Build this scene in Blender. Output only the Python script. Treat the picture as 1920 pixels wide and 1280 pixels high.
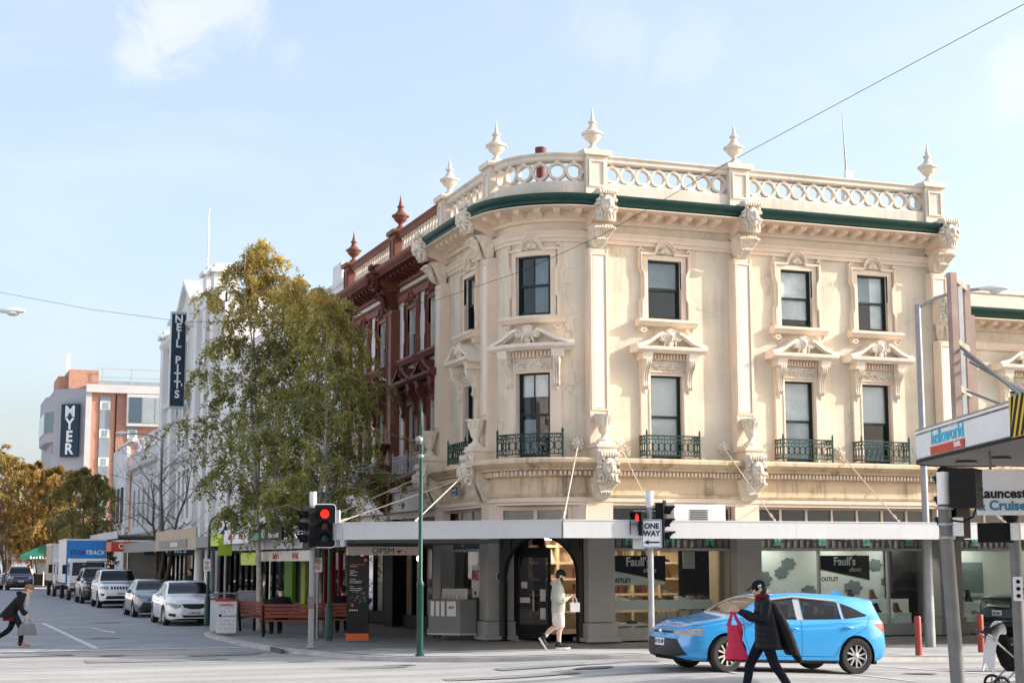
import bpy, bmesh, math, random
from mathutils import Vector, Matrix
R_ = math.radians
PI = math.pi
random.seed(7)
scene = bpy.context.scene
for _o in list(bpy.data.objects): bpy.data.objects.remove(_o)
COL = scene.collection

# ------------------------------------------------------------------ camera
cam_d = bpy.data.cameras.new('camera'); cam = bpy.data.objects.new('camera', cam_d); COL.objects.link(cam)
cam_d.sensor_width = 36; cam_d.lens = 54.94; cam_d.clip_start = .1; cam_d.clip_end = 3000
_y, _p, _r = R_(20.3), R_(8.0), R_(-.1)
_f = Vector((math.sin(_y)*math.cos(_p), math.cos(_y)*math.cos(_p), math.sin(_p)))
_rt = Vector((math.cos(_y), -math.sin(_y), 0)); _u = _rt.cross(_f)
_r2 = _rt*math.cos(_r)+_u*math.sin(_r); _u2 = -_rt*math.sin(_r)+_u*math.cos(_r)
cam.matrix_world = Matrix(((_r2.x, _u2.x, -_f.x, 0), (_r2.y, _u2.y, -_f.y, 0), (_r2.z, _u2.z, -_f.z, 2.1), (0, 0, 0, 1)))
scene.camera = cam

# ------------------------------------------------------------------ world, sun, exposure
SUN = Vector((3.0, -1.0, 1.38)).normalized()
world = bpy.data.worlds.new('World'); scene.world = world; world.use_nodes = True
def build_world():
    nt = world.node_tree; N = nt.nodes; L = nt.links
    bg = N['Background']
    sky = N.new('ShaderNodeTexSky'); sky.sky_type = 'NISHITA'; sky.sun_disc = False
    sky.sun_elevation = math.asin(SUN.z); sky.sun_rotation = math.atan2(SUN.x, SUN.y)
    sky.air_density = 1.0; sky.dust_density = 4.0; sky.ozone_density = 1.6
    tc = N.new('ShaderNodeTexCoord')
    # thin wispy cloud everywhere, denser puff in one quarter of the sky
    mp = N.new('ShaderNodeMapping'); mp.inputs['Scale'].default_value = (3, 3, 9)
    L.new(tc.outputs['Generated'], mp.inputs['Vector'])
    n1 = N.new('ShaderNodeTexNoise'); n1.inputs['Scale'].default_value = 1.6; n1.inputs['Detail'].default_value = 7; n1.inputs['Roughness'].default_value = .6; n1.inputs['Distortion'].default_value = .5
    L.new(mp.outputs[0], n1.inputs['Vector'])
    r1 = N.new('ShaderNodeMapRange'); r1.inputs[1].default_value = .50; r1.inputs[2].default_value = .78; r1.inputs[3].default_value = 0; r1.inputs[4].default_value = .30
    L.new(n1.outputs['Fac'], r1.inputs[0])
    n2 = N.new('ShaderNodeTexNoise'); n2.inputs['Scale'].default_value = 22; n2.inputs['Detail'].default_value = 9; n2.inputs['Roughness'].default_value = .62; n2.inputs['Distortion'].default_value = .6
    L.new(tc.outputs['Generated'], n2.inputs['Vector'])
    total = r1.outputs[0]
    for (dx, dy, dz, rad, amt) in PUFFS:
        dv = Vector((dx, dy, dz)).normalized()
        dot = N.new('ShaderNodeVectorMath'); dot.operation = 'DISTANCE'; dot.inputs[1].default_value = dv
        L.new(tc.outputs['Generated'], dot.inputs[0])
        ad = N.new('ShaderNodeMath'); ad.operation = 'MULTIPLY_ADD'; ad.inputs[1].default_value = rad*2.6; 
        L.new(n2.outputs['Fac'], ad.inputs[0]); 
        L.new(dot.outputs['Value'], ad.inputs[2])
        mr = N.new('ShaderNodeMapRange'); mr.interpolation_type = 'SMOOTHERSTEP'
        mr.inputs[1].default_value = rad*2.35; mr.inputs[2].default_value = rad*1.2; mr.inputs[3].default_value = 0; mr.inputs[4].default_value = amt
        L.new(ad.outputs[0], mr.inputs[0])
        mx = N.new('ShaderNodeMath'); mx.operation = 'MAXIMUM'; L.new(total, mx.inputs[0]); L.new(mr.outputs[0], mx.inputs[1]); total = mx.outputs[0]
    veil = N.new('ShaderNodeMix'); veil.data_type = 'RGBA'; veil.inputs['Factor'].default_value = .4     # even thin high haze
    L.new(sky.outputs[0], veil.inputs['A']); veil.inputs['B'].default_value = VEIL_RGB
    mix = N.new('ShaderNodeMix'); mix.data_type = 'RGBA'
    L.new(total, mix.inputs['Factor']); L.new(veil.outputs['Result'], mix.inputs['A']); mix.inputs['B'].default_value = CLOUD_RGB
    L.new(mix.outputs['Result'], bg.inputs['Color']); bg.inputs['Strength'].default_value = SKY_STRENGTH
VEIL_RGB = (1.75, 1.86, 2.05, 1); CLOUD_RGB = (2.62, 2.66, 2.7, 1); SKY_STRENGTH = .135
PUFFS = [(.127, .937, .325, .040, .62), (.106, .945, .306, .026, .5), (.151, .928, .345, .040, .55), (.60, .747, .289, .035, .5), (.385, .865, .322, .035, .22), (.434, .845, .313, .035, .2), (.195, .929, .313, .02, .2), (.65, .72, .20, .05, .3)]
build_world()
sun_d = bpy.data.lights.new('sun', 'SUN'); sun_o = bpy.data.objects.new('sun', sun_d); COL.objects.link(sun_o)
sun_d.energy = 2.0; sun_d.angle = R_(.5); sun_d.color = (1, .955, .89)
sun_o.rotation_euler = (-SUN).to_track_quat('-Z', 'Y').to_euler()
scene.view_settings.view_transform = 'Standard'; scene.view_settings.look = 'None'
scene.view_settings.gamma = 1; scene.view_settings.use_curve_mapping = False
scene.view_settings.exposure = 1.6

# ------------------------------------------------------------------ materials
M = {}
def mat(name, rgb, rough=.6, var=.1, scale=2.0, bump=0., bscale=30., spec=.35, metal=0., streak=0., streak_rgb=None, emit=0., fine=0., coat=0.):
    m = bpy.data.materials.new(name); m.use_nodes = True; M[name] = m
    nt = m.node_tree; N = nt.nodes; L = nt.links; b = N['Principled BSDF']
    b.inputs['Roughness'].default_value = rough; b.inputs['Specular IOR Level'].default_value = spec; b.inputs['Metallic'].default_value = metal
    if coat: b.inputs['Coat Weight'].default_value = coat; b.inputs['Coat Roughness'].default_value = .03
    c = (*rgb, 1)
    b.inputs['Base Color'].default_value = c
    if emit: b.inputs['Emission Color'].default_value = c; b.inputs['Emission Strength'].default_value = emit
    if not (var or bump or streak or fine): return m
    geo = N.new('ShaderNodeNewGeometry')
    def noise(sc, det=5, vec=None):
        n = N.new('ShaderNodeTexNoise'); n.inputs['Scale'].default_value = sc; n.inputs['Detail'].default_value = det; n.inputs['Roughness'].default_value = .6
        L.new(vec or geo.outputs['Position'], n.inputs['Vector']); return n
    out = None
    if var:
        n = noise(scale)
        mr = N.new('ShaderNodeMapRange'); mr.inputs[1].default_value = .3; mr.inputs[2].default_value = .7; mr.inputs[3].default_value = 1-var; mr.inputs[4].default_value = 1+var
        L.new(n.outputs['Fac'], mr.inputs[0])
        mu = N.new('ShaderNodeMix'); mu.data_type = 'RGBA'; mu.blend_type = 'MULTIPLY'; mu.inputs['Factor'].default_value = 1
        mu.inputs['A'].default_value = c; L.new(mr.outputs[0], mu.inputs['B']); out = mu.outputs['Result']
    if fine:
        n = noise(scale*40, 3)
        mr = N.new('ShaderNodeMapRange'); mr.inputs[1].default_value = .25; mr.inputs[2].default_value = .75; mr.inputs[3].default_value = 1-fine; mr.inputs[4].default_value = 1+fine
        L.new(n.outputs['Fac'], mr.inputs[0])
        mu = N.new('ShaderNodeMix'); mu.data_type = 'RGBA'; mu.blend_type = 'MULTIPLY'; mu.inputs['Factor'].default_value = 1
        if out: L.new(out, mu.inputs['A'])
        else: mu.inputs['A'].default_value = c
        L.new(mr.outputs[0], mu.inputs['B']); out = mu.outputs['Result']
    if streak:
        mp = N.new('ShaderNodeMapping'); mp.inputs['Scale'].default_value = (5, 5, .35); L.new(geo.outputs['Position'], mp.inputs['Vector'])
        n = noise(1.0, 6, mp.outputs[0]); n2 = noise(.7, 4)
        ad = N.new('ShaderNodeMath'); ad.operation = 'MULTIPLY'; L.new(n.outputs['Fac'], ad.inputs[0]); L.new(n2.outputs['Fac'], ad.inputs[1])
        mr = N.new('ShaderNodeMapRange'); mr.inputs[1].default_value = .24; mr.inputs[2].default_value = .44; mr.inputs[3].default_value = 0; mr.inputs[4].default_value = streak
        L.new(ad.outputs[0], mr.inputs[0])
        mu = N.new('ShaderNodeMix'); mu.data_type = 'RGBA'; L.new(mr.outputs[0], mu.inputs['Factor'])
        if out: L.new(out, mu.inputs['A'])
        else: mu.inputs['A'].default_value = c
        mu.inputs['B'].default_value = (*(streak_rgb or [k*.45 for k in rgb]), 1); out = mu.outputs['Result']
    if out: L.new(out, b.inputs['Base Color'])
    if bump:
        n = noise(bscale, 4); bp = N.new('ShaderNodeBump'); bp.inputs['Strength'].default_value = bump; bp.inputs['Distance'].default_value = .02
        L.new(n.outputs['Fac'], bp.inputs['Height']); L.new(bp.outputs[0], b.inputs['Normal'])
    return m
def glass(name, tint=(.75, .8, .8), refl=.12, rough=.02, wavy=.0):
    m = bpy.data.materials.new(name); m.use_nodes = True; M[name] = m
    nt = m.node_tree; N = nt.nodes; L = nt.links; N.remove(N['Principled BSDF']); o = N['Material Output']
    t = N.new('ShaderNodeBsdfTransparent'); t.inputs[0].default_value = (*tint, 1)
    g = N.new('ShaderNodeBsdfGlossy'); g.inputs['Roughness'].default_value = rough
    fr = N.new('ShaderNodeLayerWeight'); fr.inputs['Blend'].default_value = .18
    mr = N.new('ShaderNodeMapRange'); mr.inputs[3].default_value = refl; mr.inputs[4].default_value = 1.0; L.new(fr.outputs['Fresnel'], mr.inputs[0])
    x = N.new('ShaderNodeMixShader'); L.new(mr.outputs[0], x.inputs[0]); L.new(t.outputs[0], x.inputs[1]); L.new(g.outputs[0], x.inputs[2]); L.new(x.outputs[0], o.inputs[0])
    if wavy:
        geo = N.new('ShaderNodeNewGeometry'); n = N.new('ShaderNodeTexNoise'); n.inputs['Scale'].default_value = 1.6
        L.new(geo.outputs['Position'], n.inputs['Vector']); bp = N.new('ShaderNodeBump'); bp.inputs['Strength'].default_value = wavy; bp.inputs['Distance'].default_value = .05
        L.new(n.outputs['Fac'], bp.inputs['Height']); L.new(bp.outputs[0], g.inputs['Normal'])
    return m

# ------------------------------------------------------------------ mesh helpers
W = {}
class MB:
    def __init__(s): s.v = []; s.f = []
    def add(s, vs, fs):
        o = len(s.v); s.v += [tuple(p) for p in vs]; s.f += [tuple(i+o for i in f) for f in fs]; return s
    def box(s, x0, x1, y0, y1, z0, z1):
        if x0 > x1: x0, x1 = x1, x0
        if y0 > y1: y0, y1 = y1, y0
        return s.add([(x0, y0, z0), (x1, y0, z0), (x1, y1, z0), (x0, y1, z0), (x0, y0, z1), (x1, y0, z1), (x1, y1, z1), (x0, y1, z1)],
                     [(0, 3, 2, 1), (4, 5, 6, 7), (0, 1, 5, 4), (1, 2, 6, 5), (2, 3, 7, 6), (3, 0, 4, 7)])
    def cbox(s, c, d): return s.box(c[0]-d[0]/2, c[0]+d[0]/2, c[1]-d[1]/2, c[1]+d[1]/2, c[2]-d[2]/2, c[2]+d[2]/2)
    def prism(s, poly, ax, a, b):
        n = len(poly)
        P = {'x': lambda p, t: (t, p[0], p[1]), 'y': lambda p, t: (p[0], t, p[1]), 'z': lambda p, t: (p[0], p[1], t)}[ax]
        return s.add([P(p, a) for p in poly]+[P(p, b) for p in poly],
                     [tuple(range(n)), tuple(range(2*n-1, n-1, -1))]+[(i, (i+1) % n, (i+1) % n+n, i+n) for i in range(n)])
    def loft(s, rings, cap=True, closed=True):
        n = len(rings[0]); vs = [p for r in rings for p in r]; fs = []
        for i in range(len(rings)-1):
            for j in range(n if closed else n-1):
                k = (j+1) % n; fs.append((i*n+j, i*n+k, (i+1)*n+k, (i+1)*n+j))
        if cap: fs += [tuple(range(n-1, -1, -1)), tuple(range((len(rings)-1)*n, len(rings)*n))]
        return s.add(vs, fs)
    def lathe(s, prof, n=16, c=(0, 0, 0), a0=0., a1=2*PI):
        full = abs(a1-a0-2*PI) < 1e-6; m = n if full else n+1
        rings = [[(c[0]+r*math.cos(a0+(a1-a0)*j/n), c[1]+r*math.sin(a0+(a1-a0)*j/n), c[2]+z) for j in range(m)] for r, z in prof]
        return s.loft(rings, cap=full, closed=full)
    def tube(s, pts, r, n=8, cap=True):
        pts = [Vector(p) for p in pts]; rr = r if isinstance(r, (list, tuple)) else [r]*len(pts)
        d0 = (pts[1]-pts[0]).normalized(); up = Vector((0, 0, 1)) if abs(d0.z) < .9 else Vector((1, 0, 0))
        A = d0.cross(up).normalized(); rings = []
        for i, p in enumerate(pts):
            d = (pts[min(i+1, len(pts)-1)]-pts[max(i-1, 0)]).normalized()
            A = (A-d*A.dot(d)).normalized(); B = d.cross(A)
            rings.append([p+(A*math.cos(2*PI*j/n)+B*math.sin(2*PI*j/n))*rr[i] for j in range(n)])
        return s.loft(rings, cap)
    def bar(s, a, b, w, h=None):
        a = Vector(a); b = Vector(b); h = h or w; d = (b-a).normalized(); up = Vector((0, 0, 1)) if abs(d.z) < .95 else Vector((0, 1, 0))
        A = d.cross(up).normalized()*w/2; B = d.cross(A).normalized()*h/2
        return s.loft([[p+A+B, p-A+B, p-A-B, p+A-B] for p in (a, b)])
    def sphere(s, c, r, n=12, m=8):
        r = r if isinstance(r, (list, tuple)) else (r, r, r)
        rings = []
        for i in range(1, m):
            t = PI*i/m; rings.append([(c[0]+r[0]*math.sin(t)*math.cos(2*PI*j/n), c[1]+r[1]*math.sin(t)*math.sin(2*PI*j/n), c[2]-r[2]*math.cos(t)) for j in range(n)])
        o = len(s.v); s.loft(rings, cap=False)
        b = len(s.v); s.v += [(c[0], c[1], c[2]-r[2]), (c[0], c[1], c[2]+r[2])]
        for j in range(n):
            k = (j+1) % n; s.f.append((b, o+k, o+j)); s.f.append((b+1, o+(m-2)*n+j, o+(m-2)*n+k))
        return s
    def strip(s, path, w, y0, y1, closed=False, flat='xz'):
        # ribbon of width w along a 2-D path in x,z, extruded from y0 to y1
        P = [Vector(p) for p in path]; n = len(P); Lf = []; Rt = []
        for i in range(n):
            a = P[(i-1) % n] if (closed or i > 0) else None; b = P[(i+1) % n] if (closed or i < n-1) else None
            d1 = (P[i]-a).normalized() if a is not None and (P[i]-a).length > 1e-9 else None
            d2 = (b-P[i]).normalized() if b is not None and (b-P[i]).length > 1e-9 else None
            d1 = d1 or d2; d2 = d2 or d1
            nn = Vector((-d1.y-d2.y, d1.x+d2.x)); nn = nn.normalized() if nn.length > 1e-6 else Vector((-d1.y, d1.x))
            k = w/2/max(.35, nn.dot(Vector((-d1.y, d1.x)))); Lf.append(P[i]+nn*k); Rt.append(P[i]-nn*k)
        rings = [[(Lf[i].x, y0, Lf[i].y), (Lf[i].x, y1, Lf[i].y), (Rt[i].x, y1, Rt[i].y), (Rt[i].x, y0, Rt[i].y)] for i in range(n)]
        if closed: rings.append(rings[0])
        return s.loft(rings, cap=not closed)
    def torus(s, c, R, r, n=20, m=6, ax='y', sq=None):
        rings = []
        for i in range(n+1):
            a = 2*PI*i/n; ring = []
            for j in range(4 if sq else m):
                if sq:
                    du, dv = ((r, sq), (r, -sq), (-r, -sq), (-r, sq))[j]
                else: b = 2*PI*j/m; du, dv = r*math.cos(b), r*math.sin(b)
                q = ((R+du)*math.cos(a), (R+du)*math.sin(a), dv)
                q = (q[0], q[2], q[1]) if ax == 'y' else (q if ax == 'z' else (q[2], q[0], q[1]))
                ring.append((c[0]+q[0], c[1]+q[1], c[2]+q[2]))
            rings.append(ring)
        return s.loft(rings, cap=False)
    def quad(s, a, b, c, d): return s.add([a, b, c, d], [(0, 1, 2, 3)])
    def sweep(s, path, prof, closed_ends=True):
        # path: (x,y) list; prof: closed polygon of (out,z), outwards = right-hand side of the path turned clockwise
        P = [Vector(p) for p in path]; n = len(P); rings = []
        for i in range(n):
            d1 = (P[i]-P[i-1]).normalized() if i else (P[1]-P[0]).normalized()
            d2 = (P[i+1]-P[i]).normalized() if i < n-1 else d1
            n1 = Vector((d1.y, -d1.x)); n2 = Vector((d2.y, -d2.x)); nn = (n1+n2).normalized(); k = 1/max(.3, nn.dot(n1))
            rings.append([(P[i].x+nn.x*o*k, P[i].y+nn.y*o*k, z) for o, z in prof])
        return s.loft(rings, cap=closed_ends)
    def xf(s, Mx, start=0):
        for i in range(start, len(s.v)): s.v[i] = tuple(Mx @ Vector(s.v[i]))
        return s
    def bmesh(s):
        bm = bmesh.new(); vs = [bm.verts.new(p) for p in s.v]
        for f in s.f:
            try: bm.faces.new([vs[i] for i in dict.fromkeys(f)])
            except ValueError: pass
        return bm
    def mesh(s, name, mt=None, smooth=None, bend=None, nonorm=False):
        bm = s.bmesh()
        if not nonorm:
            bmesh.ops.remove_doubles(bm, verts=bm.verts, dist=1e-5)
            bmesh.ops.recalc_face_normals(bm, faces=bm.faces)
        if bend:
            xs = [v.co.x for v in bm.verts]; a, b = min(xs), max(xs); st = .14; t = math.ceil((a+1e-4)/st)*st
            while t < b-1e-4:
                bmesh.ops.bisect_plane(bm, geom=bm.verts[:]+bm.edges[:]+bm.faces[:], plane_co=(t, 0, 0), plane_no=(1, 0, 0)); t += st
            for v in bm.verts:
                th = v.co.x/bend; r = bend-v.co.y; v.co.x = r*math.sin(th); v.co.y = bend-r*math.cos(th)
        return finish(bm, name, mt, smooth)
    def build(s, name, mt, parent=None, loc=(0, 0, 0), rz=0., smooth=None, bend=None, nonorm=False):
        return link(name, s.mesh(name, mt, smooth, bend, nonorm), parent, loc, rz)
def finish(bm, name, mt=None, smooth=None):
    me = bpy.data.meshes.new(name)
    if smooth:
        for f in bm.faces: f.smooth = True
        if smooth < 180:
            lim = R_(smooth)
            for e in bm.edges:
                if len(e.link_faces) == 2 and e.calc_face_angle(0) > lim: e.smooth = False
    bm.to_mesh(me); bm.free()
    if mt:
        for k in (mt if isinstance(mt, (list, tuple)) else [mt]): me.materials.append(M[k] if isinstance(k, str) else k)
    return me
def link(name, me, parent=None, loc=(0, 0, 0), rz=0., mx=None, mt=None):
    o = bpy.data.objects.new(name, me); COL.objects.link(o)
    if mt and me: o.material_slots[0].link = 'OBJECT'; o.material_slots[0].material = M[mt]
    m = mx if mx is not None else Matrix.Translation(loc) @ Matrix.Rotation(rz, 4, 'Z')
    if parent: o.parent = parent; o.matrix_parent_inverse = W[parent].inverted()
    o.matrix_basis = m; W[o] = m
    return o
def tag(o, label, cat, group=None):
    o['label'] = label; o['category'] = cat
    if group: o['group'] = group
    return o
def thing(name, label, cat, loc=(0, 0, 0), rz=0., group=None):
    o = link(name, None, None, loc, rz); o.empty_display_size = .2
    return tag(o, label, cat, group)
def struct(o): o['kind'] = 'structure'; return o
def copy_tree(o, mx, parent=None, first=True, mats=None):
    c = o.copy(); COL.objects.link(c)
    if first: c.matrix_basis = mx; c.parent = None; W[c] = mx
    else: c.parent = parent; W[c] = None
    for ch in o.children: copy_tree(ch, None, c, False)
    return c
_TXT = {}
def text(s, size, mt, parent, loc, rz=0., ext=.004, bold=0., shear=0., xs=1., align='CENTER', name='lettering', tilt=PI/2, spacing=1., mx=None):
    key = (s, size, ext, bold, shear, xs, align, mt, spacing)
    if key not in _TXT:
        c = bpy.data.curves.new('txt', 'FONT'); c.body = s; c.size = size; c.extrude = ext; c.offset = bold; c.shear = shear; c.align_x = align; c.align_y = 'CENTER'; c.space_character = spacing
        c.resolution_u = 3
        ob = bpy.data.objects.new('txt', c); COL.objects.link(ob)
        dg = bpy.context.evaluated_depsgraph_get(); me = bpy.data.meshes.new_from_object(ob.evaluated_get(dg))
        bpy.data.objects.remove(ob); bpy.data.curves.remove(c)
        if xs != 1: me.transform(Matrix.Diagonal((xs, 1, 1, 1)))
        me.name = name; me.materials.clear(); me.materials.append(M[mt]); _TXT[key] = me
    m = mx if mx is not None else Matrix.Translation(loc) @ Matrix.Rotation(rz, 4, 'Z') @ Matrix.Rotation(tilt, 4, 'X')
    return link(name, _TXT[key], parent, mx=m)
def smudge(n, w, h, mt, parent, loc, rz=0., name='lettering', mx=None, seed=1):
    # writing too small to read in the photograph: a row of uneven strokes
    r = random.Random(seed); m = MB(); x = -w/2; st = w/n
    for k in range(n):
        a = st*r.uniform(.45, .8); hh = h*r.uniform(.55, 1.); m.box(x, x+a, -.003, 0, -h/2, -h/2+hh); x += st
    return link(name, m.mesh(name, mt), parent, loc, rz, mx=mx)
def modmesh(mb, name, mt, mods, smooth=180):
    me = mb.mesh(name+'_src', mt); ob = bpy.data.objects.new(name, me); COL.objects.link(ob)
    for typ, kw in mods:
        md = ob.modifiers.new('m', typ)
        for k, v in kw.items(): setattr(md, k, v)
    dg = bpy.context.evaluated_depsgraph_get(); out = bpy.data.meshes.new_from_object(ob.evaluated_get(dg))
    bpy.data.objects.remove(ob); bpy.data.meshes.remove(me); out.name = name
    if smooth: out.polygons.foreach_set('use_smooth', [True]*len(out.polygons))
    if mt and not out.materials: out.materials.append(M[mt])
    return out
def arc(cx, cz, r, a0, a1, n): return [(cx+r*math.cos(R_(a0+(a1-a0)*i/n)), cz+r*math.sin(R_(a0+(a1-a0)*i/n))) for i in range(n+1)]
def inter(pts, x):
    # smooth (monotone cubic) interpolation through (x,y) control points
    if x <= pts[0][0]: return pts[0][1]
    if x >= pts[-1][0]: return pts[-1][1]
    n = len(pts); sl = [(pts[i+1][1]-pts[i][1])/(pts[i+1][0]-pts[i][0]) for i in range(n-1)]
    tg = [sl[0]]+[0 if sl[i-1]*sl[i] <= 0 else 2*sl[i-1]*sl[i]/(sl[i-1]+sl[i]) for i in range(1, n-1)]+[sl[-1]]
    for i in range(n-1):
        if x <= pts[i+1][0]:
            h = pts[i+1][0]-pts[i][0]; t = (x-pts[i][0])/h
            return (2*t**3-3*t*t+1)*pts[i][1]+(t**3-2*t*t+t)*h*tg[i]+(-2*t**3+3*t*t)*pts[i+1][1]+(t**3-t*t)*h*tg[i+1]
# ground height: the crossing is crowned in the middle and falls gently to the right
def ground(x, y):
    s = min(1, max(0, (35.5-y)/6.0)); s2 = min(1, max(0, (y-8)/10.0))
    P = ((7, 0), (10, .05), (13, .15), (16, .04), (20, -.07), (24, -.12), (60, -.12))
    return inter(P, x)*s*s2 if 7 < x else 0.
# ------------------------------------------------------------------ palette
mat('asphalt', (.35, .34, .325), .9, .10, .35, bump=.25, bscale=60, fine=.16, streak=0)
mat('pavers_dark', (.34, .345, .355), .85, .12, .5, bump=.2, bscale=40, fine=.15)
mat('pavement', (.30, .295, .285), .85, .12, .6, bump=.15, bscale=40, fine=.12)
mat('pavement_pale', (.48, .465, .44), .85, .10, .8, bump=.15, bscale=40, fine=.10)
mat('kerb', (.46, .445, .42), .85, .2, 1.5, bump=.2, bscale=30, fine=.12)
mat('line_white', (.62, .62, .60), .7, .15, 3, fine=.25)
mat('iron_cover', (.07, .07, .07), .6, .2, 4)
mat('tile_grey', (.30, .30, .29), .8, .1, 2)

def add_paver_lines(m, sx, sy, dark=.6):
    # running-bond joints for surfaces whose single pavers are too small to pick apart
    nt = m.node_tree; N = nt.nodes; L = nt.links; b = N['Principled BSDF']; src = b.inputs['Base Color'].links[0].from_socket
    geo = N.new('ShaderNodeNewGeometry'); br = N.new('ShaderNodeTexBrick')
    br.inputs['Scale'].default_value = 1; br.inputs['Brick Width'].default_value = sx; br.inputs['Row Height'].default_value = sy; br.inputs['Mortar Size'].default_value = .008
    br.inputs['Color1'].default_value = (1, 1, 1, 1); br.inputs['Color2'].default_value = (.82, .84, .86, 1); br.inputs['Mortar'].default_value = (dark, dark, dark, 1)
    L.new(geo.outputs['Position'], br.inputs['Vector'])
    mu = N.new('ShaderNodeMix'); mu.data_type = 'RGBA'; mu.blend_type = 'MULTIPLY'; mu.inputs['Factor'].default_value = 1
    L.new(src, mu.inputs['A']); L.new(br.outputs['Color'], mu.inputs['B']); L.new(mu.outputs['Result'], b.inputs['Base Color'])
add_paver_lines(M['pavers_dark'], .9, .45, .7); add_paver_lines(M['pavement'], .6, .3, .72); add_paver_lines(M['pavement_pale'], .4, .4, .8)

def wear(m, sc=.22):
    # tyre-polished bands and patch repairs: large soft streaks along the lanes
    nt = m.node_tree; N = nt.nodes; L = nt.links; b = N['Principled BSDF']; src = b.inputs['Base Color'].links[0].from_socket
    geo = N.new('ShaderNodeNewGeometry'); mp = N.new('ShaderNodeMapping'); mp.inputs['Rotation'].default_value = (0, 0, R_(6)); mp.inputs['Scale'].default_value = (.06, 1.1, 1)
    L.new(geo.outputs['Position'], mp.inputs['Vector']); n = N.new('ShaderNodeTexNoise'); n.inputs['Scale'].default_value = 1; n.inputs['Detail'].default_value = 4
    L.new(mp.outputs[0], n.inputs['Vector']); mr = N.new('ShaderNodeMapRange'); mr.inputs[1].default_value = .3; mr.inputs[2].default_value = .7; mr.inputs[3].default_value = 1-sc; mr.inputs[4].default_value = 1+sc
    L.new(n.outputs['Fac'], mr.inputs[0]); mu = N.new('ShaderNodeMix'); mu.data_type = 'RGBA'; mu.blend_type = 'MULTIPLY'; mu.inputs['Factor'].default_value = 1
    L.new(src, mu.inputs['A']); L.new(mr.outputs[0], mu.inputs['B']); L.new(mu.outputs['Result'], b.inputs['Base Color'])
wear(M['asphalt'])

# ------------------------------------------------------------------ ground: one sheet to the horizon, roads and pavements on it
def sheet(name, poly, z, mt, res=None, kind=True):
    mb = MB(); n = len(poly); mb.add([(x, y, 0) for x, y in poly], [tuple(range(n))]); bm = mb.bmesh()
    if res:
        for ax, k in ((0, (1, 0, 0)), (1, (0, 1, 0))):
            lo = min(p[ax] for p in poly); hi = max(p[ax] for p in poly); t = lo+res
            lo, hi = max(lo, 8), min(hi, 37); t = lo+res
            while t < hi-.01:
                co = (t, 0, 0) if ax == 0 else (0, t, 0)
                bmesh.ops.bisect_plane(bm, geom=bm.verts[:]+bm.edges[:]+bm.faces[:], plane_co=co, plane_no=k); t += res
        for v in bm.verts: v.co.z = ground(v.co.x, v.co.y)
    bmesh.ops.recalc_face_normals(bm, faces=bm.faces)
    for f in bm.faces:
        if f.normal.z < 0: f.normal_flip()
    o = link(name, finish(bm, name, mt), loc=(0, 0, z))
    return struct(o) if kind else o
sheet('ground', [(-900, -300), (1200, -300), (1200, 2200), (-900, 2200)], -.35, 'asphalt')
sheet('road', [(-60, -20), (70, -20), (70, 60), (-60, 60)], 0, 'asphalt', 1.0)
sheet('paved_street', [(-5, 39.1), (9.6, 39.1), (9.6, 170), (-5, 170)], .004, 'pavers_dark')
sheet('cross_street', [(-60, 128), (60, 128), (60, 139), (-60, 139)], .009, 'pavement_pale')
# corner pavement with its kerb: straight right side, chamfered corner, build-out on the left street
K = [(70, 29.5), (20, 29.5), (17, 29.2), (14.2, 29.25), (12.9, 29.5), (11.6, 30.2), (10.6, 31.0), (9.8, 31.75)]
K += [(9.0, 32.8), (8.6, 33.7), (8.35, 34.8), (7.95, 36.2), (7.65, 38), (7.5, 40.5), (7.45, 44.5), (7.6, 46.3), (8.1, 47.6), (8.9, 48.3), (9.3, 49), (9.3, 126)]
KERB_H = .085
def pavement_poly(off): return K
pv = sheet('pavement', K+[(14.2, 126), (14.2, 44), (14.2, 39), (16, 37.2), (70, 37.2)], KERB_H, 'pavement', 1.0)
def kerb():
    mb = MB(); rings = []
    P = [Vector(p) for p in K]; n = len(P)
    for i in range(n):
        d1 = (P[i]-P[i-1]).normalized() if i else (P[1]-P[0]).normalized(); d2 = (P[i+1]-P[i]).normalized() if i < n-1 else d1
        nn = (Vector((d1.y, -d1.x))+Vector((d2.y, -d2.x))).normalized()*-1   # towards the road
        prof = [(.005, -.06), (.005, KERB_H-.02), (-.02, KERB_H+.006), (-.22, KERB_H+.006), (-.22, -.06)]
        rings.append([(P[i].x+nn.x*o, P[i].y+nn.y*o, z+ground(P[i].x, P[i].y)) for o, z in prof])
    mb.loft(rings); return struct(mb.build('kerb', 'kerb', smooth=40))
# the straight stretch needs ground samples
K = [(70, 29.5)]+[(x, 29.5) for x in (40, 24, 22)]+K[1:]
kerb()
# concrete gutter strip and pale edge of the corner footpath
pale = [(x, y+.23) for x, y in K[1:13]]
gut = MB()
for i in range(len(K)-1):
    pass
sheet('pavement_edge', [(40, 29.73), (20, 29.73), (17, 29.43), (14.2, 29.48), (13.0, 29.73), (11.75, 30.4), (10.8, 31.2), (10.0, 31.95), (9.25, 32.95), (8.85, 33.9), (8.6, 34.9), (9.4, 35.3), (11.2, 33.9), (13, 33.0), (14.6, 32.6), (20, 32.4), (40, 32.4)], KERB_H+.014, 'pavement_pale', 1.0)
sheet('paving_slab', [(9.3, 34.9), (10.5, 34.2), (11.1, 34.8), (9.9, 35.6)], KERB_H+.03, 'pavement_pale', None)
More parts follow.
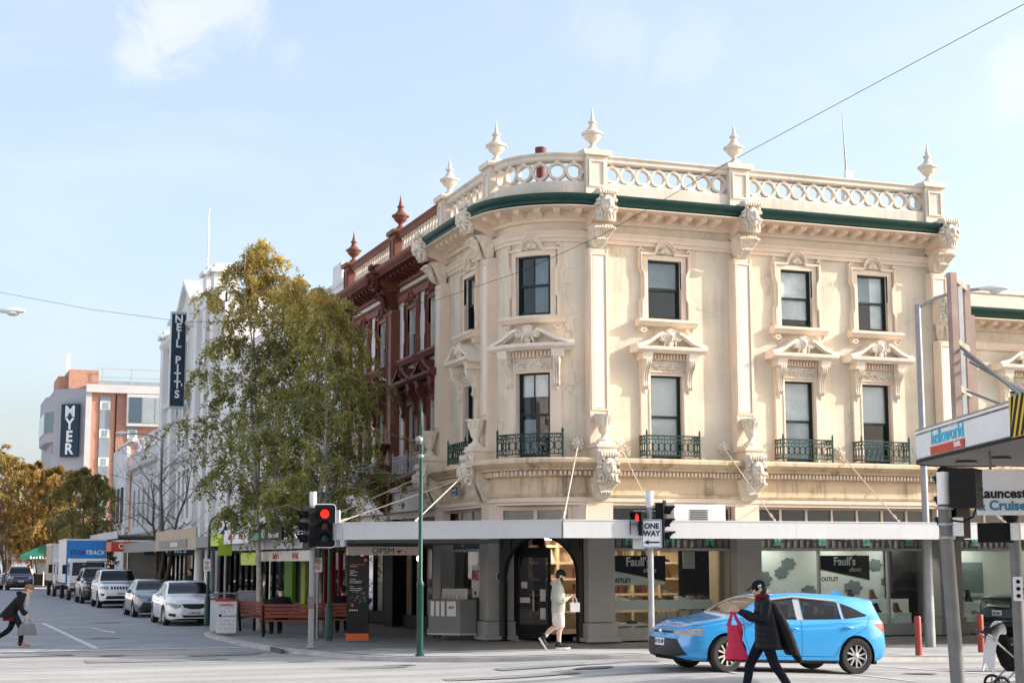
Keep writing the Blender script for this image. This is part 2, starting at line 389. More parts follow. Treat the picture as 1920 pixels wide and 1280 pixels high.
# far side of the paved street
K2 = [(-5, 48), (-5, 126)]
sheet('far_pavement', [(-12, 41), (-5, 41), (-5, 126), (-12, 126)], KERB_H, 'pavement')
sheet('far_corner_pavement', [(-3, 139), (30, 139), (30, 230), (9, 230), (9, 150), (-3, 150)], .1, 'pavement')
b = MB(); b.box(-5.0, -4.85, 41, 126, -.05, KERB_H+.005); struct(b.build('far_kerb', 'kerb'))

def marking(name, pts, w, z=.012, parent=None):
    mb = MB()
    for i in range(len(pts)-1):
        a, c = Vector(pts[i]), Vector(pts[i+1]); d = (c-a).normalized(); nn = Vector((-d.y, d.x))*w/2
        q = [a+nn, a-nn, c-nn, c+nn]; mb.add([(p.x, p.y, ground(p.x, p.y)+z) for p in q], [(0, 1, 2, 3)])
    return struct(mb.build(name, 'line_white'))
marking('lane_marking', [(3.82, 57.2), (3.95, 40.0)], .16)
marking('lane_marking', [(-1.0, 52.3), (2.2, 52.4)], .14)
marking('stop_marking', [(-4.9, 39.25), (3.9, 39.2), (7.5, 39.15)], .30)
ar = MB(); ar.add([(4.98, 52.6, .012), (5.08, 52.6, .012), (5.25, 49.9, .012), (5.15, 49.9, .012)], [(0, 1, 2, 3)])
ar.add([(4.98, 49.9, .012), (5.42, 49.9, .012), (5.33, 48.4, .012)], [(0, 1, 2)]); struct(ar.build('arrow_marking', 'line_white'))
marking('lane_marking', [(18.1, 28.2), (19.5, 24.3)], .15)
marking('lane_marking', [(15.9, 26.4), (16.0, 23.3)], .13)
marking('lane_marking', [(13.38, 27.8), (13.47, 26.6)], .10); marking('lane_marking', [(13.5, 26.0), (13.4, 24.8)], .10)
marking('lane_marking', [(11.4, 28.6), (12.6, 28.4)], .10); marking('lane_marking', [(21.0, 29.6), (40, 29.4)], .12)
marking('crossing_marking', [(-3, 33.4), (8.2, 33.0)], .10)
for i, (x, y, rx, ry) in enumerate([(6.9, 36.6, .45, .30), (4.0, 36.9, .30, .22), (5.9, 33.2, .3, .2), (9.0, 30.9, .35, .22)]):
    m_ = MB(); m_.add([(rx*math.cos(2*PI*j/20), ry*math.sin(2*PI*j/20), 0) for j in range(20)], [tuple(range(20))])
    struct(m_.build('manhole_cover', 'iron_cover', loc=(x, y, .008+ground(x, y))))
# drain slot in the kerb by the signal post
dm = MB(); dm.box(7.72, 7.80, 36.3, 37.5, -.02, .10); struct(dm.build('drain_opening', 'iron_cover', rz=0))

# asphalt repairs, tar seams and cracks across the crossing
mat('asphalt_patch', (.25, .245, .235), .92, .12, .8, bump=.3, bscale=70, fine=.2); mat('tar', (.05, .05, .052), .6, .2, 6); mat('oil', (.16, .155, .15), .6, .3, 5)
def patch(name, pts, mt, z):
    mb = MB(); mb.add([(x, y, ground(x, y)+z) for x, y in pts], [tuple(range(len(pts)))]); return struct(mb.build(name, mt))
rp_ = random.Random(21)
for x, y, w, d in [(3.2, 34.3, 3.0, .9), (6.6, 30.2, 2.4, .7), (10.2, 28.2, 3.4, .55), (1.0, 37.2, 2.2, .8), (8.6, 26.5, 2.6, .5), (18.8, 26.2, 2.4, .6), (5.6, 36.0, 1.6, .6)]:
    patch('road_patch', [(x, y), (x+w*.5, y-.05), (x+w, y+.08), (x+w*.97, y+d), (x+w*.4, y+d*.94), (x+.05, y+d*1.03)], 'asphalt_patch', .016)
def seam(pts, w=.03, mt='tar', z=.021):
    mb = MB(); q = [Vector(p) for p in pts]
    for i in range(len(q)-1):
        d = (q[i+1]-q[i]).normalized(); n = Vector((-d.y, d.x))*w/2; mb.add([(p.x, p.y, ground(p.x, p.y)+z) for p in (q[i]+n, q[i]-n, q[i+1]-n, q[i+1]+n)], [(0, 1, 2, 3)])
    return struct(mb.build('tar_seam', mt))
for x0, y0, L, dy in [(-3, 35.6, 12, -.6), (0, 31.5, 9, -1.6), (2, 38.2, 6, .1), (9, 25.6, 7, .4), (17.5, 27.6, 4, -.6), (10.5, 29.0, 3.4, -.5)]:
    pts = []
    for k in range(15): t = k/14; pts.append((x0+L*t, y0+dy*t+rp_.gauss(0, .05)))
    seam(pts, rp_.uniform(.025, .05))
for x, y, r in [(11.8, 27.4, .22), (7.4, 33.0, .16), (5.9, 56.8, .3), (4.7, 45.2, .25), (17.6, 25.4, .2)]: patch('oil_stain', [(x+r*1.8*(1+.25*math.sin(3*a+x))*math.cos(a), y+r*(1+.2*math.cos(2*a+y))*math.sin(a)) for a in [2*PI*k/16 for k in range(16)]], 'oil', .018)
# ------------------------------------------------------------------ ornate corner building and its red twin
mat('cream_wall', (.69, .60, .465), .8, .10, 1.1, bump=.12, bscale=14, streak=.5, streak_rgb=(.40, .33, .24), fine=.05)
mat('cream_trim', (.755, .615, .485), .7, .05, 1.2, bump=.06, bscale=20, streak=.22, streak_rgb=(.42, .34, .26))
mat('cream_ledge', (.64, .49, .325), .8, .12, 1.0, bump=.1, bscale=20, streak=.95, streak_rgb=(.14, .10, .07), fine=.08)
mat('cream_pale', (.78, .68, .57), .65, .05, 1.5, streak=.15, streak_rgb=(.5, .43, .36))
mat('stone_mask', (.74, .65, .53), .8, .18, 8, bump=.25, bscale=40, streak=.3, streak_rgb=(.32, .27, .22))
mat('parapet_white', (.70, .61, .51), .75, .08, 1.3, bump=.08, bscale=25, streak=.45, streak_rgb=(.30, .25, .21))
mat('green_paint', (.006, .046, .036), .45, .12, 3, streak=.2, streak_rgb=(.03, .10, .085))
mat('green_iron', (.012, .050, .040), .45, .2, 4)
mat('sash_green', (.008, .020, .018), .4, .2, 5)
mat('red_wall', (.72, .68, .66), .8, .06, .8, streak=.3, streak_rgb=(.45, .40, .38))
mat('red_trim', (.21, .072, .045), .6, .18, 1.5, streak=.35, streak_rgb=(.06, .018, .012))
mat('red_dark', (.13, .03, .02), .6, .15, 2)
mat('white_iron', (.55, .53, .52), .6, .1, 3)
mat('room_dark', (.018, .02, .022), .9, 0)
mat('blind', (.86, .85, .82), .8, .05, 2)
mat('blind_grey', (.26, .31, .34), .8, .15, 2)
mat('curtain', (.84, .84, .81), .9, .22, 2.2)
mat('roof_grey', (.25, .24, .23), .8, .1, 1)
glass('sash_glass', (.92, .95, .95), .06, .015, wavy=.12)
glass('shop_glass', (.80, .87, .84), .012, .01, wavy=.03)
glass('frosted_glass', (.45, .52, .54), .12, .25)
mat('shop_grey', (.34, .335, .32), .55, .06, 1.2, streak=.15, streak_rgb=(.12, .12, .11))
mat('shop_grey_dark', (.018, .019, .018), .5, .1, 2)
mat('awning_fascia', (.52, .525, .53), .5, .04, 1, streak=.2, streak_rgb=(.34, .33, .31))
mat('awning_soffit', (.16, .155, .15), .7, .08, 1)
mat('rod_cream', (.62, .52, .42), .5, .08, 4)
mat('lead', (.03, .03, .03), .5, 0)
mat('lead_green', (.10, .32, .24), .3, .2, 6)
mat('lead_pane', (.16, .155, .135), .25, .2, 4)

def cracks(m, amt=.55, rgb=(.30, .24, .17)):
    # hairline cracks and patch repairs in old render
    nt = m.node_tree; N = nt.nodes; L = nt.links; b = N['Principled BSDF']; src = b.inputs['Base Color'].links[0].from_socket
    geo = N.new('ShaderNodeNewGeometry'); ns = N.new('ShaderNodeTexNoise'); ns.inputs['Scale'].default_value = 2.2; ns.inputs['Detail'].default_value = 4; L.new(geo.outputs['Position'], ns.inputs['Vector'])
    ad = N.new('ShaderNodeVectorMath'); ad.operation = 'MULTIPLY_ADD'; ad.inputs[1].default_value = (.5, .5, .5); L.new(ns.outputs['Color'], ad.inputs[0]); L.new(geo.outputs['Position'], ad.inputs[2])
    v = N.new('ShaderNodeTexVoronoi'); v.feature = 'DISTANCE_TO_EDGE'; v.inputs['Scale'].default_value = .8; L.new(ad.outputs[0], v.inputs['Vector'])
    mr = N.new('ShaderNodeMapRange'); mr.inputs[1].default_value = .0; mr.inputs[2].default_value = .012; mr.inputs[3].default_value = amt; mr.inputs[4].default_value = 0; L.new(v.outputs['Distance'], mr.inputs[0])
    n2 = N.new('ShaderNodeTexNoise'); n2.inputs['Scale'].default_value = .9; L.new(geo.outputs['Position'], n2.inputs['Vector']); m2 = N.new('ShaderNodeMapRange'); m2.inputs[1].default_value = .48; m2.inputs[2].default_value = .6; L.new(n2.outputs['Fac'], m2.inputs[0])
    mu = N.new('ShaderNodeMath'); mu.operation = 'MULTIPLY'; L.new(mr.outputs[0], mu.inputs[0]); L.new(m2.outputs[0], mu.inputs[1])
    mx = N.new('ShaderNodeMix'); mx.data_type = 'RGBA'; L.new(mu.outputs[0], mx.inputs['Factor']); L.new(src, mx.inputs['A']); mx.inputs['B'].default_value = (*rgb, 1)
    n3 = N.new('ShaderNodeTexNoise'); n3.inputs['Scale'].default_value = .6; n3.inputs['Detail'].default_value = 8; n3.inputs['Roughness'].default_value = .7; L.new(geo.outputs['Position'], n3.inputs['Vector'])
    m3 = N.new('ShaderNodeMapRange'); m3.inputs[1].default_value = .55; m3.inputs[2].default_value = .72; m3.inputs[3].default_value = 0; m3.inputs[4].default_value = .5; L.new(n3.outputs['Fac'], m3.inputs[0])
    mz = N.new('ShaderNodeMix'); mz.data_type = 'RGBA'; L.new(m3.outputs[0], mz.inputs['Factor']); L.new(mx.outputs['Result'], mz.inputs['A']); mz.inputs['B'].default_value = (.56, .45, .30, 1)
    L.new(mz.outputs['Result'], b.inputs['Base Color'])
cracks(M['cream_wall'])
CX, CY, CR = 15.5, 38.25, 1.75
ARCLOC = (CX-CR*math.sqrt(.5), CY-CR*math.sqrt(.5), 0)
def arc_pts(n=12): return [(CX-CR*math.cos(PI/2*i/n), CY-CR*math.sin(PI/2*i/n)) for i in range(n+1)]
XL = CX-CR; YF = CY-CR      # 13.75 and 36.5
PATH = [(XL, 42.95)]+arc_pts()+[(26.45, YF)]

# ---- ornaments (local frame: x along the facade, -y outwards, z height)
def lion_mb():
    m = MB()
    m.sphere((0, -.06, 0), (.19, .16, .24), 12, 8)
    for i in range(15):                                    # mane locks
        a = R_(-35+250*i/14); L = .30+.05*math.sin(i*2.3)
        c = (math.cos(a)*.19, -.03, math.sin(a)*.21+.02); e = (math.cos(a)*L, .05, math.sin(a)*L*1.1+.0)
        m.tube([c, ((c[0]+e[0])/2, -.10, (c[2]+e[2])/2), e], [.055, .05, .015], 6)
    for sx in (-1, 1):
        m.sphere((sx*.085, -.22, -.07), (.07, .06, .06), 8, 6)      # cheeks
        m.sphere((sx*.09, -.18, .09), (.065, .05, .03), 8, 6)       # brows
        m.sphere((sx*.17, -.08, .22), (.05, .05, .07), 8, 6)        # ears
    m.sphere((0, -.22, .0), (.05, .09, .13), 8, 6)                   # nose
    m.sphere((0, -.20, -.16), (.07, .07, .06), 8, 6)                 # chin
    for k in range(5): m.tube([(-.16+.08*k, -.10, -.16), (-.18+.09*k, -.07, -.30)], [.045, .012], 6)
    for k in range(7): m.tube([(-.21+.07*k, -.12, .24), (-.25+.083*k, -.15, .36+.02*(k % 2))], [.04, .012], 6)
    m.box(-.27, .27, -.02, .12, -.34, .36)
    m.xf(Matrix.Diagonal((.98, 1, 1.16, 1))); return m
def acanthus_mb():
    m = MB()
    m.loft([[(-w, -o*.2+.12, z), (w, -o*.2+.12, z), (w*.96, -o, z), (-w*.96, -o, z)] for w, o, z in ((.15, .10, -.26), (.20, .16, -.15), (.24, .26, .02), (.26, .38, .20), (.27, .40, .26))])
    for k in range(9):
        t = (k-4)/4; a = t*1.0
        p = [(0.03*t, -.16, -.26), (math.sin(a)*.15, -.30, -.06), (math.sin(a)*.27, -.42, .10+.05*math.cos(a)), (math.sin(a)*.33, -.54, .17+.05*math.cos(a)), (math.sin(a)*.34, -.57, .12+.05*math.cos(a))]
        m.tube(p, [.015, .03, .05, .035, .012], 6)
    for k in range(5):
        t = (k-2)/2; m.tube([(0, -.17, -.28), (.09*t, -.27, -.18), (.13*t, -.36, -.06+.03*(1-abs(t))), (.14*t, -.40, -.10)], [.012, .032, .035, .01], 6)
    m.box(-.28, .28, -.42, .1, .26, .30)
    return m
def finial_mb():
    return MB().lathe([(.0, 0), (.25, 0), (.25, .05), (.19, .07), (.15, .12), (.07, .19), (.062, .25), (.10, .27), (.10, .29), (.17, .34), (.225, .42), (.235, .47), (.285, .485), (.285, .535), (.23, .55), (.19, .59), (.13, .64), (.09, .72), (.075, .79), (.115, .80), (.115, .84), (.07, .855), (.05, .95), (.024, 1.08), (.004, 1.22)], 20)
def urn_mb():
    m = MB().lathe([(0, 0), (.20, 0), (.20, .05), (.13, .09), (.075, .15), (.075, .20), (.12, .24), (.145, .32), (.16, .45), (.19, .56), (.235, .64), (.25, .66), (.25, .70), (.22, .71), (.18, .64), (0, .60)], 20)
    for i in range(12):
        a = 2*PI*i/12; m.tube([(math.cos(a)*.10, math.sin(a)*.10, .25), (math.cos(a)*.155, math.sin(a)*.155, .45), (math.cos(a)*.215, math.sin(a)*.215, .62)], [.02, .026, .03], 5)
        m.sphere((math.cos(a)*.245, math.sin(a)*.245, .69), .03, 6, 4)
    m.box(-.23, .23, -.23, .23, -.07, 0)
    return m
def mask_mb():                                              # woman's head on the pediment
    m = MB(); m.sphere((0, -.06, 0), (.115, .12, .16), 12, 8)
    for sx in (-1, 1):
        m.sphere((sx*.04, -.16, .025), (.028, .02, .014), 6, 4); m.sphere((sx*.05, -.145, -.05), (.04, .035, .035), 6, 4)
        for k in range(5): m.tube([(sx*.03, -.09, .15), (sx*(.10+.012*k), -.08, .08-.06*k), (sx*(.13+.01*k), -.03, -.02-.07*k)], [.04, .038, .012], 6)
    m.sphere((0, -.18, -.0), (.022, .035, .05), 6, 4); m.sphere((0, -.165, -.07), (.035, .02, .014), 6, 4); m.sphere((0, -.15, -.125), (.04, .035, .03), 6, 4)
    for k in range(5): m.sphere((-.10+.05*k, -.09, .15+.02*math.cos((k-2))), (.04, .05, .04), 6, 4)
    m.prism([(-.09, -.14), (.09, -.14), (.05, -.27), (-.05, -.27)], 'y', -.10, .06)
    return m
def console_mb(w=.17):
    m = MB(); prof = [(0, 7.24), (-.33, 7.24), (-.36, 7.18), (-.34, 7.09), (-.27, 7.02), (-.19, 6.90), (-.14, 6.72), (-.15, 6.62), (-.17, 6.57), (-.14, 6.52), (-.09, 6.50), (0, 6.50)]
    m.prism(prof, 'x', -w/2, w/2)
    for k in (-1, 0, 1):
        path = [(k*w*.34, y-.012, z) for y, z in prof[1:-1]]; m.tube(path, .024, 6)
    for sx in (-1, 1): m.torus((sx*w/2, -.24, 7.13), .07, .018, 12, 5, 'x'); m.torus((sx*w/2, -.11, 6.57), .04, .012, 10, 5, 'x')
    m.lathe([(0, -.16), (.03, -.12), (.06, -.05), (.055, 0), (.0, .01)], 8, (0, -.07, 6.50))
    for k in range(4): m.sphere((.05*math.cos(k*1.57), -.07+.04*math.sin(k*1.57), 6.44), .03, 6, 4)
    return m
def frieze_mb():                                            # rinceau panel: scrolls and leaves
    m = MB(); m.box(-.5, .5, -.10, .02, 6.94, 7.22)
    m.strip([(-.49, 6.955), (.49, 6.955), (.49, 7.205), (-.49, 7.205)], .03, -.135, -.08, closed=True)
    rnd = random.Random(3)
    for k in range(6):
        cx = -.405+.162*k; s = 1 if k % 2 else -1
        m.tube([(cx+s*(.015+.0105*i)*math.cos(i*.75), -.12, 7.08+(.012+.0095*i)*math.sin(i*.75)) for i in range(9)], .017, 5)
        for j in range(5):
            a = rnd.random()*6.28; m.sphere((cx+.075*math.cos(a), -.115, 7.08+.085*math.sin(a)), (.028, .025, .018), 6, 4)
    return m
def dentil_band_mb(u, z0, z1, out, step=.09):
    m = MB(); m.box(-u, u, -out+.07, .02, z0-.02, z1+.02); n = int(2*u/step)
    for k in range(n): x = -u+(k+.5)*2*u/n; m.box(x-step*.27, x+step*.27, -out, -out+.075, z0, z1)
    return m
def pediment_mb():
    m = MB()
    m.prism([(0, 7.42), (-.40, 7.42), (-.44, 7.46), (-.50, 7.48), (-.52, 7.54), (-.52, 7.57), (0, 7.585)], 'x', -1.0, 1.0)
    neck = [(-1.0, 7.60), (-.82, 7.63), (-.62, 7.70), (-.44, 7.82), (-.32, 7.90), (-.22, 7.93)]
    for s in (1, -1):
        q = [(s*x, z) for x, z in neck]
        poly = q+[(s*x, 7.578) for x, z in reversed(neck)]
        m.prism(poly, 'y', -.14, .02)
        m.strip(q, .075, -.46, .02); m.strip([(x, z-.05) for x, z in q], .04, -.36, .02)
    m.prism([(-.24, 7.578), (.24, 7.578), (.24, 7.80), (-.24, 7.80)], 'y', -.12, .02)
    return m
def volute_mb():
    m = MB(); o = 0
    rings = [[(.0, 0), (.115, 0), (.115, .30), (.09, .32), (.05, .33), (0, .33)]]
    m.lathe([(.001, 0), (.115, 0), (.115, .38), (.1, .40), (.001, .40)], 16); m.torus((0, 0, .40), .075, .018, 16, 5, 'z'); m.sphere((0, 0, .40), (.035, .035, .03), 8, 5)
    m.xf(Matrix.Rotation(PI/2, 4, 'X')); return m
def entab_block_mb():
    m = MB()
    for s in (-1, 1):
        m.prism([(0, 7.24), (-.36, 7.24), (-.38, 7.32), (-.42, 7.42), (0, 7.42)], 'x', s*.52, s*.80)
    m.box(-.52, .52, -.12, .02, 7.24, 7.42)
    return m
def jamb_mb():
    m = MB()
    for s in (-1, 1): m.box(s*.46, s*.74, -.09, .02, 4.68, 7.24); m.strip([(s*.50, 4.70), (s*.50, 6.50)], .03, -.105, -.08)
    m.box(-.46, .46, -.09, .02, 6.86, 6.945)
    return m
def surround_mb():
    m = MB()
    for s in (-1, 1): m.box(s*.48, s*.62, -.055, .02, 8.33, 10.03)
    m.box(-.48, .48, -.055, .02, 9.90, 10.03)
    right = [(.70, 8.34), (.70, 8.80), (.66, 8.86), (.64, 8.92), (.64, 9.46), (.66, 9.55), (.70, 9.62), (.72, 9.7), (.72, 10.06)]
    for s in (-1, 1):
        q = [(s*x, z) for x, z in right]
        m.strip(q, .07, -.10, .02); m.strip([(x-s*.035, z) for x, z in q], .03, -.13, .0)
        m.strip([(s*.72, 10.06), (s*.74, 10.16), (s*.70, 10.20), (s*.64, 10.13)], .05, -.10, .02)     # curled ear
    hood = [(-.72, 10.06), (-.30, 10.06)]+arc(0, 10.08, .27, 176, 4, 10)+[(.30, 10.06), (.72, 10.06)]
    m.strip(hood, .07, -.11, .02); m.strip([(x, z+.05) for x, z in hood[1:-1]], .035, -.15, .02)
    m.prism(arc(0, 10.06, .24, 0, 180, 10), 'y', -.05, .02)
    return m
def shell_mb():
    m = MB()
    for k in range(7):
        a = R_(15+25*k); m.tube([(0, -.06, 10.08), (.13*math.cos(a), -.10, 10.08+.13*math.sin(a)), (.17*math.cos(a), -.05, 10.08+.16*math.sin(a))], [.012, .036, .02], 6)
    return m
def sill_mb():
    m = MB()
    m.prism([(0.02, 8.33), (-.30, 8.31), (-.30, 8.24), (-.25, 8.20), (-.22, 8.14), (-.16, 8.12), (.02, 8.12)], 'x', -.84, .84)
    for s in (-1, 1):
        m.prism([(s*.56, 8.12), (s*.78, 8.12), (s*.76, 8.04), (s*.70, 7.97), (s*.64, 7.97), (s*.58, 8.04)], 'y', -.14, .02)
        m.strip([(s*.57, 8.12)]+[(s*.67+.085*math.cos(R_(a)), 8.06+.085*math.sin(R_(a))) for a in (200, 240, 270, 300, 340)]+[(s*.77, 8.12)], .035, -.18, .0)
    return m
def railing_mb(w=.75, d=.42, z0=4.74, z1=5.27):
    m = MB(); r = .013
    def side(fn, L):
        m.bar(fn(0, z1), fn(L, z1), .035, .03); m.bar(fn(0, z1-.10), fn(L, z1-.10), .018); m.bar(fn(0, z0+.03), fn(L, z0+.03), .025)
        n = max(1, round(L/.165)); st = L/n
        for i in range(n+1): m.bar(fn(i*st, z0+.03), fn(i*st, z1), .017)
        for i in range(n):
            c = (i+.5)*st; q = [fn(c+st*.44*math.cos(2*PI*k/10), z0+.24+.115*math.sin(2*PI*k/10)) for k in range(11)]; m.tube(q, .012, 4, cap=False)
            q = [fn(c+st*.30*math.cos(2*PI*k/8), z1-.05+.04*math.sin(2*PI*k/8)) for k in range(9)]; m.tube(q, .009, 4, cap=False)
            m.bar(fn(c, z0+.355), fn(c, z1-.1), .012); m.bar(fn(c, z0+.03), fn(c, z0+.125), .012)
            m.sphere(fn(c, z0+.04), .02, 6, 4)
    side(lambda t, z: (-w+t, -d, z), 2*w)
    for s in (-1, 1): side(lambda t, z, s=s: (s*w, -d+t, z), d)
    for s in (-1, 1):
        m.bar((s*w, -d, z0-.05), (s*w, -d, z1+.04), .035)
        m.sphere((s*w, -d, z1+.07), (.03, .03, .04), 8, 5); m.sphere((s*w, -d, z1+.13), (.014, .014, .035), 6, 4); m.bar((s*w-.03, -d, z1+.11), (s*w+.03, -d, z1+.11), .014)
    return m
def ring_mb():
    m = MB(); m.torus((0, 0, 0), .205, .036, 20, 4, 'y', sq=.07)
    m.box(.19, .262, -.085, .085, -.045, .045); m.box(-.05, .05, -.085, .085, .19, .27); m.box(-.05, .05, -.085, .085, -.27, -.19)
    return m
def baluster_mb():
    return MB().lathe([(0, -.26), (.085, -.26), (.085, -.21), (.05, -.19), (.075, -.10), (.08, -.05), (.045, .07), (.035, .13), (.06, .17), (.085, .20), (.085, .26), (0, .26)], 10)
def modillion_mb():
    m = MB(); m.prism([(-.16, 11.02), (-.58, 11.02), (-.58, 10.93), (-.50, 10.90), (-.36, 10.90), (-.22, 10.84), (-.16, 10.84)], 'x', -.085, .085)
    m.box(-.11, .11, -.60, -.16, 11.0, 11.022); return m
def pilaster_mb(z0, z1, out=.25, hw=.28):
    m = MB(); m.box(-hw, hw, -out, .02, z0, z1)
    a, b = z0+.16, z1-.14
    m.strip([(-hw+.07, a), (hw-.07, a), (hw-.07, b), (-hw+.07, b)], .045, -out-.035, -out+.01, closed=True)
    m.strip([(-hw+.035, z0), (-hw+.035, z1)], .05, -out-.02, -out+.01); m.strip([(hw-.035, z0), (hw-.035, z1)], .05, -out-.02, -out+.01)
    return m
def sash_mb(w, z0, z1, y=.10, f=.045):
    m = MB(); h = (z0+z1)/2
    m.box(-w, -w+f, y-.03, y+.06, z0, z1); m.box(w-f, w, y-.03, y+.06, z0, z1); m.box(-w+f, w-f, y-.03, y+.06, z1-f, z1); m.box(-w+f, w-f, y-.03, y+.06, z0, z0+f*1.5)
    m.box(-w+f, w-f, y-.012, y+.05, h-.03, h+.03)
    for s in (-1, 1): m.box(s*(w-f), s*(w-f-.03), y+.0, y+.05, z0+f, h); m.box(s*(w-f), s*(w-f-.025), y-.012, y+.03, h, z1-f)
    return m
_cache = {}
def kit(fn, *a, bend=None, mt='cream_trim', smooth=35, name=None):
    k = (fn.__name__, a, bend, mt)
    if k not in _cache: _cache[k] = fn(*a).mesh(name or fn.__name__[:-3], mt, smooth, bend)
    return _cache[k]

def window(parent, loc, rz, w, z0, z1, look, bend=None, frame='sash_green'):
    o = link('window', kit(sash_mb, w, z0, z1, mt=frame, bend=bend, smooth=None), parent, loc, rz)
    h = (z0+z1)/2; f = .045
    up = MB().quad((-w+f, .115, h), (w-f, .115, h), (w-f, .115, z1-f), (-w+f, .115, z1-f)); lo = MB().quad((-w+f, .14, z0+f), (w-f, .14, z0+f), (w-f, .14, h), (-w+f, .14, h))
    up.build('pane', 'sash_glass', o, loc, rz, bend=bend); lo.build('pane', 'sash_glass', o, loc, rz, bend=bend)
    if 'bar' in look:
        MB().box(-.012, .012, .085, .13, h, z1-f).build('glazing_bar', frame, o, loc, rz, bend=bend)
    bl, br, zb, bm = look.get('blind', (None,)*4) if isinstance(look, dict) else (None,)*4
    for (a, b_, c, d, mt_) in (look.get('blinds', []) if isinstance(look, dict) else []):
        # slatted or plain blind: fractions of the opening
        xa, xb = -w+f+2*(w-f)*a, -w+f+2*(w-f)*b_; za, zb_ = z0+(z1-z0)*c, z0+(z1-z0)*d
        m = MB(); n = max(2, int((zb_-za)/.045))
        for k in range(n):
            zz = za+(zb_-za)*(k+.5)/n; dz = (zb_-za)/n
            m.quad((xa, .172, zz-dz*.5), (xb, .172, zz-dz*.5), (xb, .182, zz+dz*.5), (xa, .182, zz+dz*.5))
        m.build('blind', mt_, o, loc, rz, bend=bend)
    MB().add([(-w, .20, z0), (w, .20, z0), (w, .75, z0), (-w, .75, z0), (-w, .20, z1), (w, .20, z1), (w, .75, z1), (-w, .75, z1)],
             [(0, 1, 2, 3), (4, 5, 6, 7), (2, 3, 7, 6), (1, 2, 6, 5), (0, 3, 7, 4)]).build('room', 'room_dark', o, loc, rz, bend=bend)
    return o
def wall_mb(u0, u1, z0, z1, holes, depth=.22):
    m = MB(); us = sorted({u0, u1}|{h[0] for h in holes}|{h[1] for h in holes}); zs = sorted({z0, z1}|{h[2] for h in holes}|{h[3] for h in holes})
    for i in range(len(us)-1):
        for j in range(len(zs)-1):
            a, b, c, d = us[i], us[i+1], zs[j], zs[j+1]; mx, mz = (a+b)/2, (c+d)/2
            if any(h[0] < mx < h[1] and h[2] < mz < h[3] for h in holes): continue
            m.quad((a, 0, c), (b, 0, c), (b, 0, d), (a, 0, d))
    for a, b, c, d in holes:
        m.quad((a, 0, c), (a, depth, c), (a, depth, d), (a, 0, d)); m.quad((b, 0, c), (b, 0, d), (b, depth, d), (b, depth, c))
        m.quad((a, 0, c), (b, 0, c), (b, depth, c), (a, depth, c)); m.quad((a, 0, d), (a, depth, d), (b, depth, d), (b, 0, d))
    return m

def upper_window(B, loc, rz, P, look, bend=None, floor_look=None, rail=True, dz=0):
    """one axis of windows: architrave window above, pedimented window with iron rail below"""
    L2 = (loc[0], loc[1], loc[2]+dz)
    window(B, L2, rz, .48, 8.36, 9.90, look, bend, P['sash'])
    s = link('window_surround', kit(surround_mb, bend=bend, mt=P['trim']), B, L2, rz); link('shell_ornament', kit(shell_mb, bend=bend, mt=P['mask'], smooth=180), s, L2, rz)
    link('window_sill', kit(sill_mb, bend=bend, mt=P['trim']), B, L2, rz)
def lower_window(B, loc, rz, P, look, bend=None, rail=True):
    window(B, loc, rz, .46, 4.72, 6.87, look, bend, P['sash'])
    link('window_surround', kit(jamb_mb, bend=bend, mt=P['trim']), B, loc, rz)
    p = link('pediment', kit(pediment_mb, bend=bend, mt=P['ped']), B, loc, rz)
    link('entablature', kit(entab_block_mb, bend=bend, mt=P['ped']), p, loc, rz)
    link('frieze_panel', kit(frieze_mb, bend=bend, mt=P['mask'], smooth=60), p, loc, rz)
    link('dentils', kit(dentil_band_mb, .5, 7.27, 7.39, .20, bend=bend, mt=P['trim'], smooth=None), p, loc, rz)
    def at(u, z=0., y=0.):
        if bend:
            th = u/bend; r = bend-y; q = Vector((r*math.sin(th), bend-r*math.cos(th), z)); a = th
        else: q = Vector((u, y, z)); a = 0
        return (Vector(loc)+Matrix.Rotation(rz, 3, 'Z') @ q), rz+a
    for s in (-1, 1):
        l, r = at(s*.63); link('console', kit(console_mb, mt=P['mask']), p, l, r)
        l, r = at(s*.21, 7.83); link('volute', kit(volute_mb, mt=P['mask']), p, l, r)
    l, r = at(0, 7.85, -.27); link('head_mask', kit(mask_mb, mt=P['mask'], smooth=180), p, l, r)
    if rail: link('balcony_railing', kit(railing_mb, bend=bend, mt=P['iron'], smooth=None), B, loc, rz)
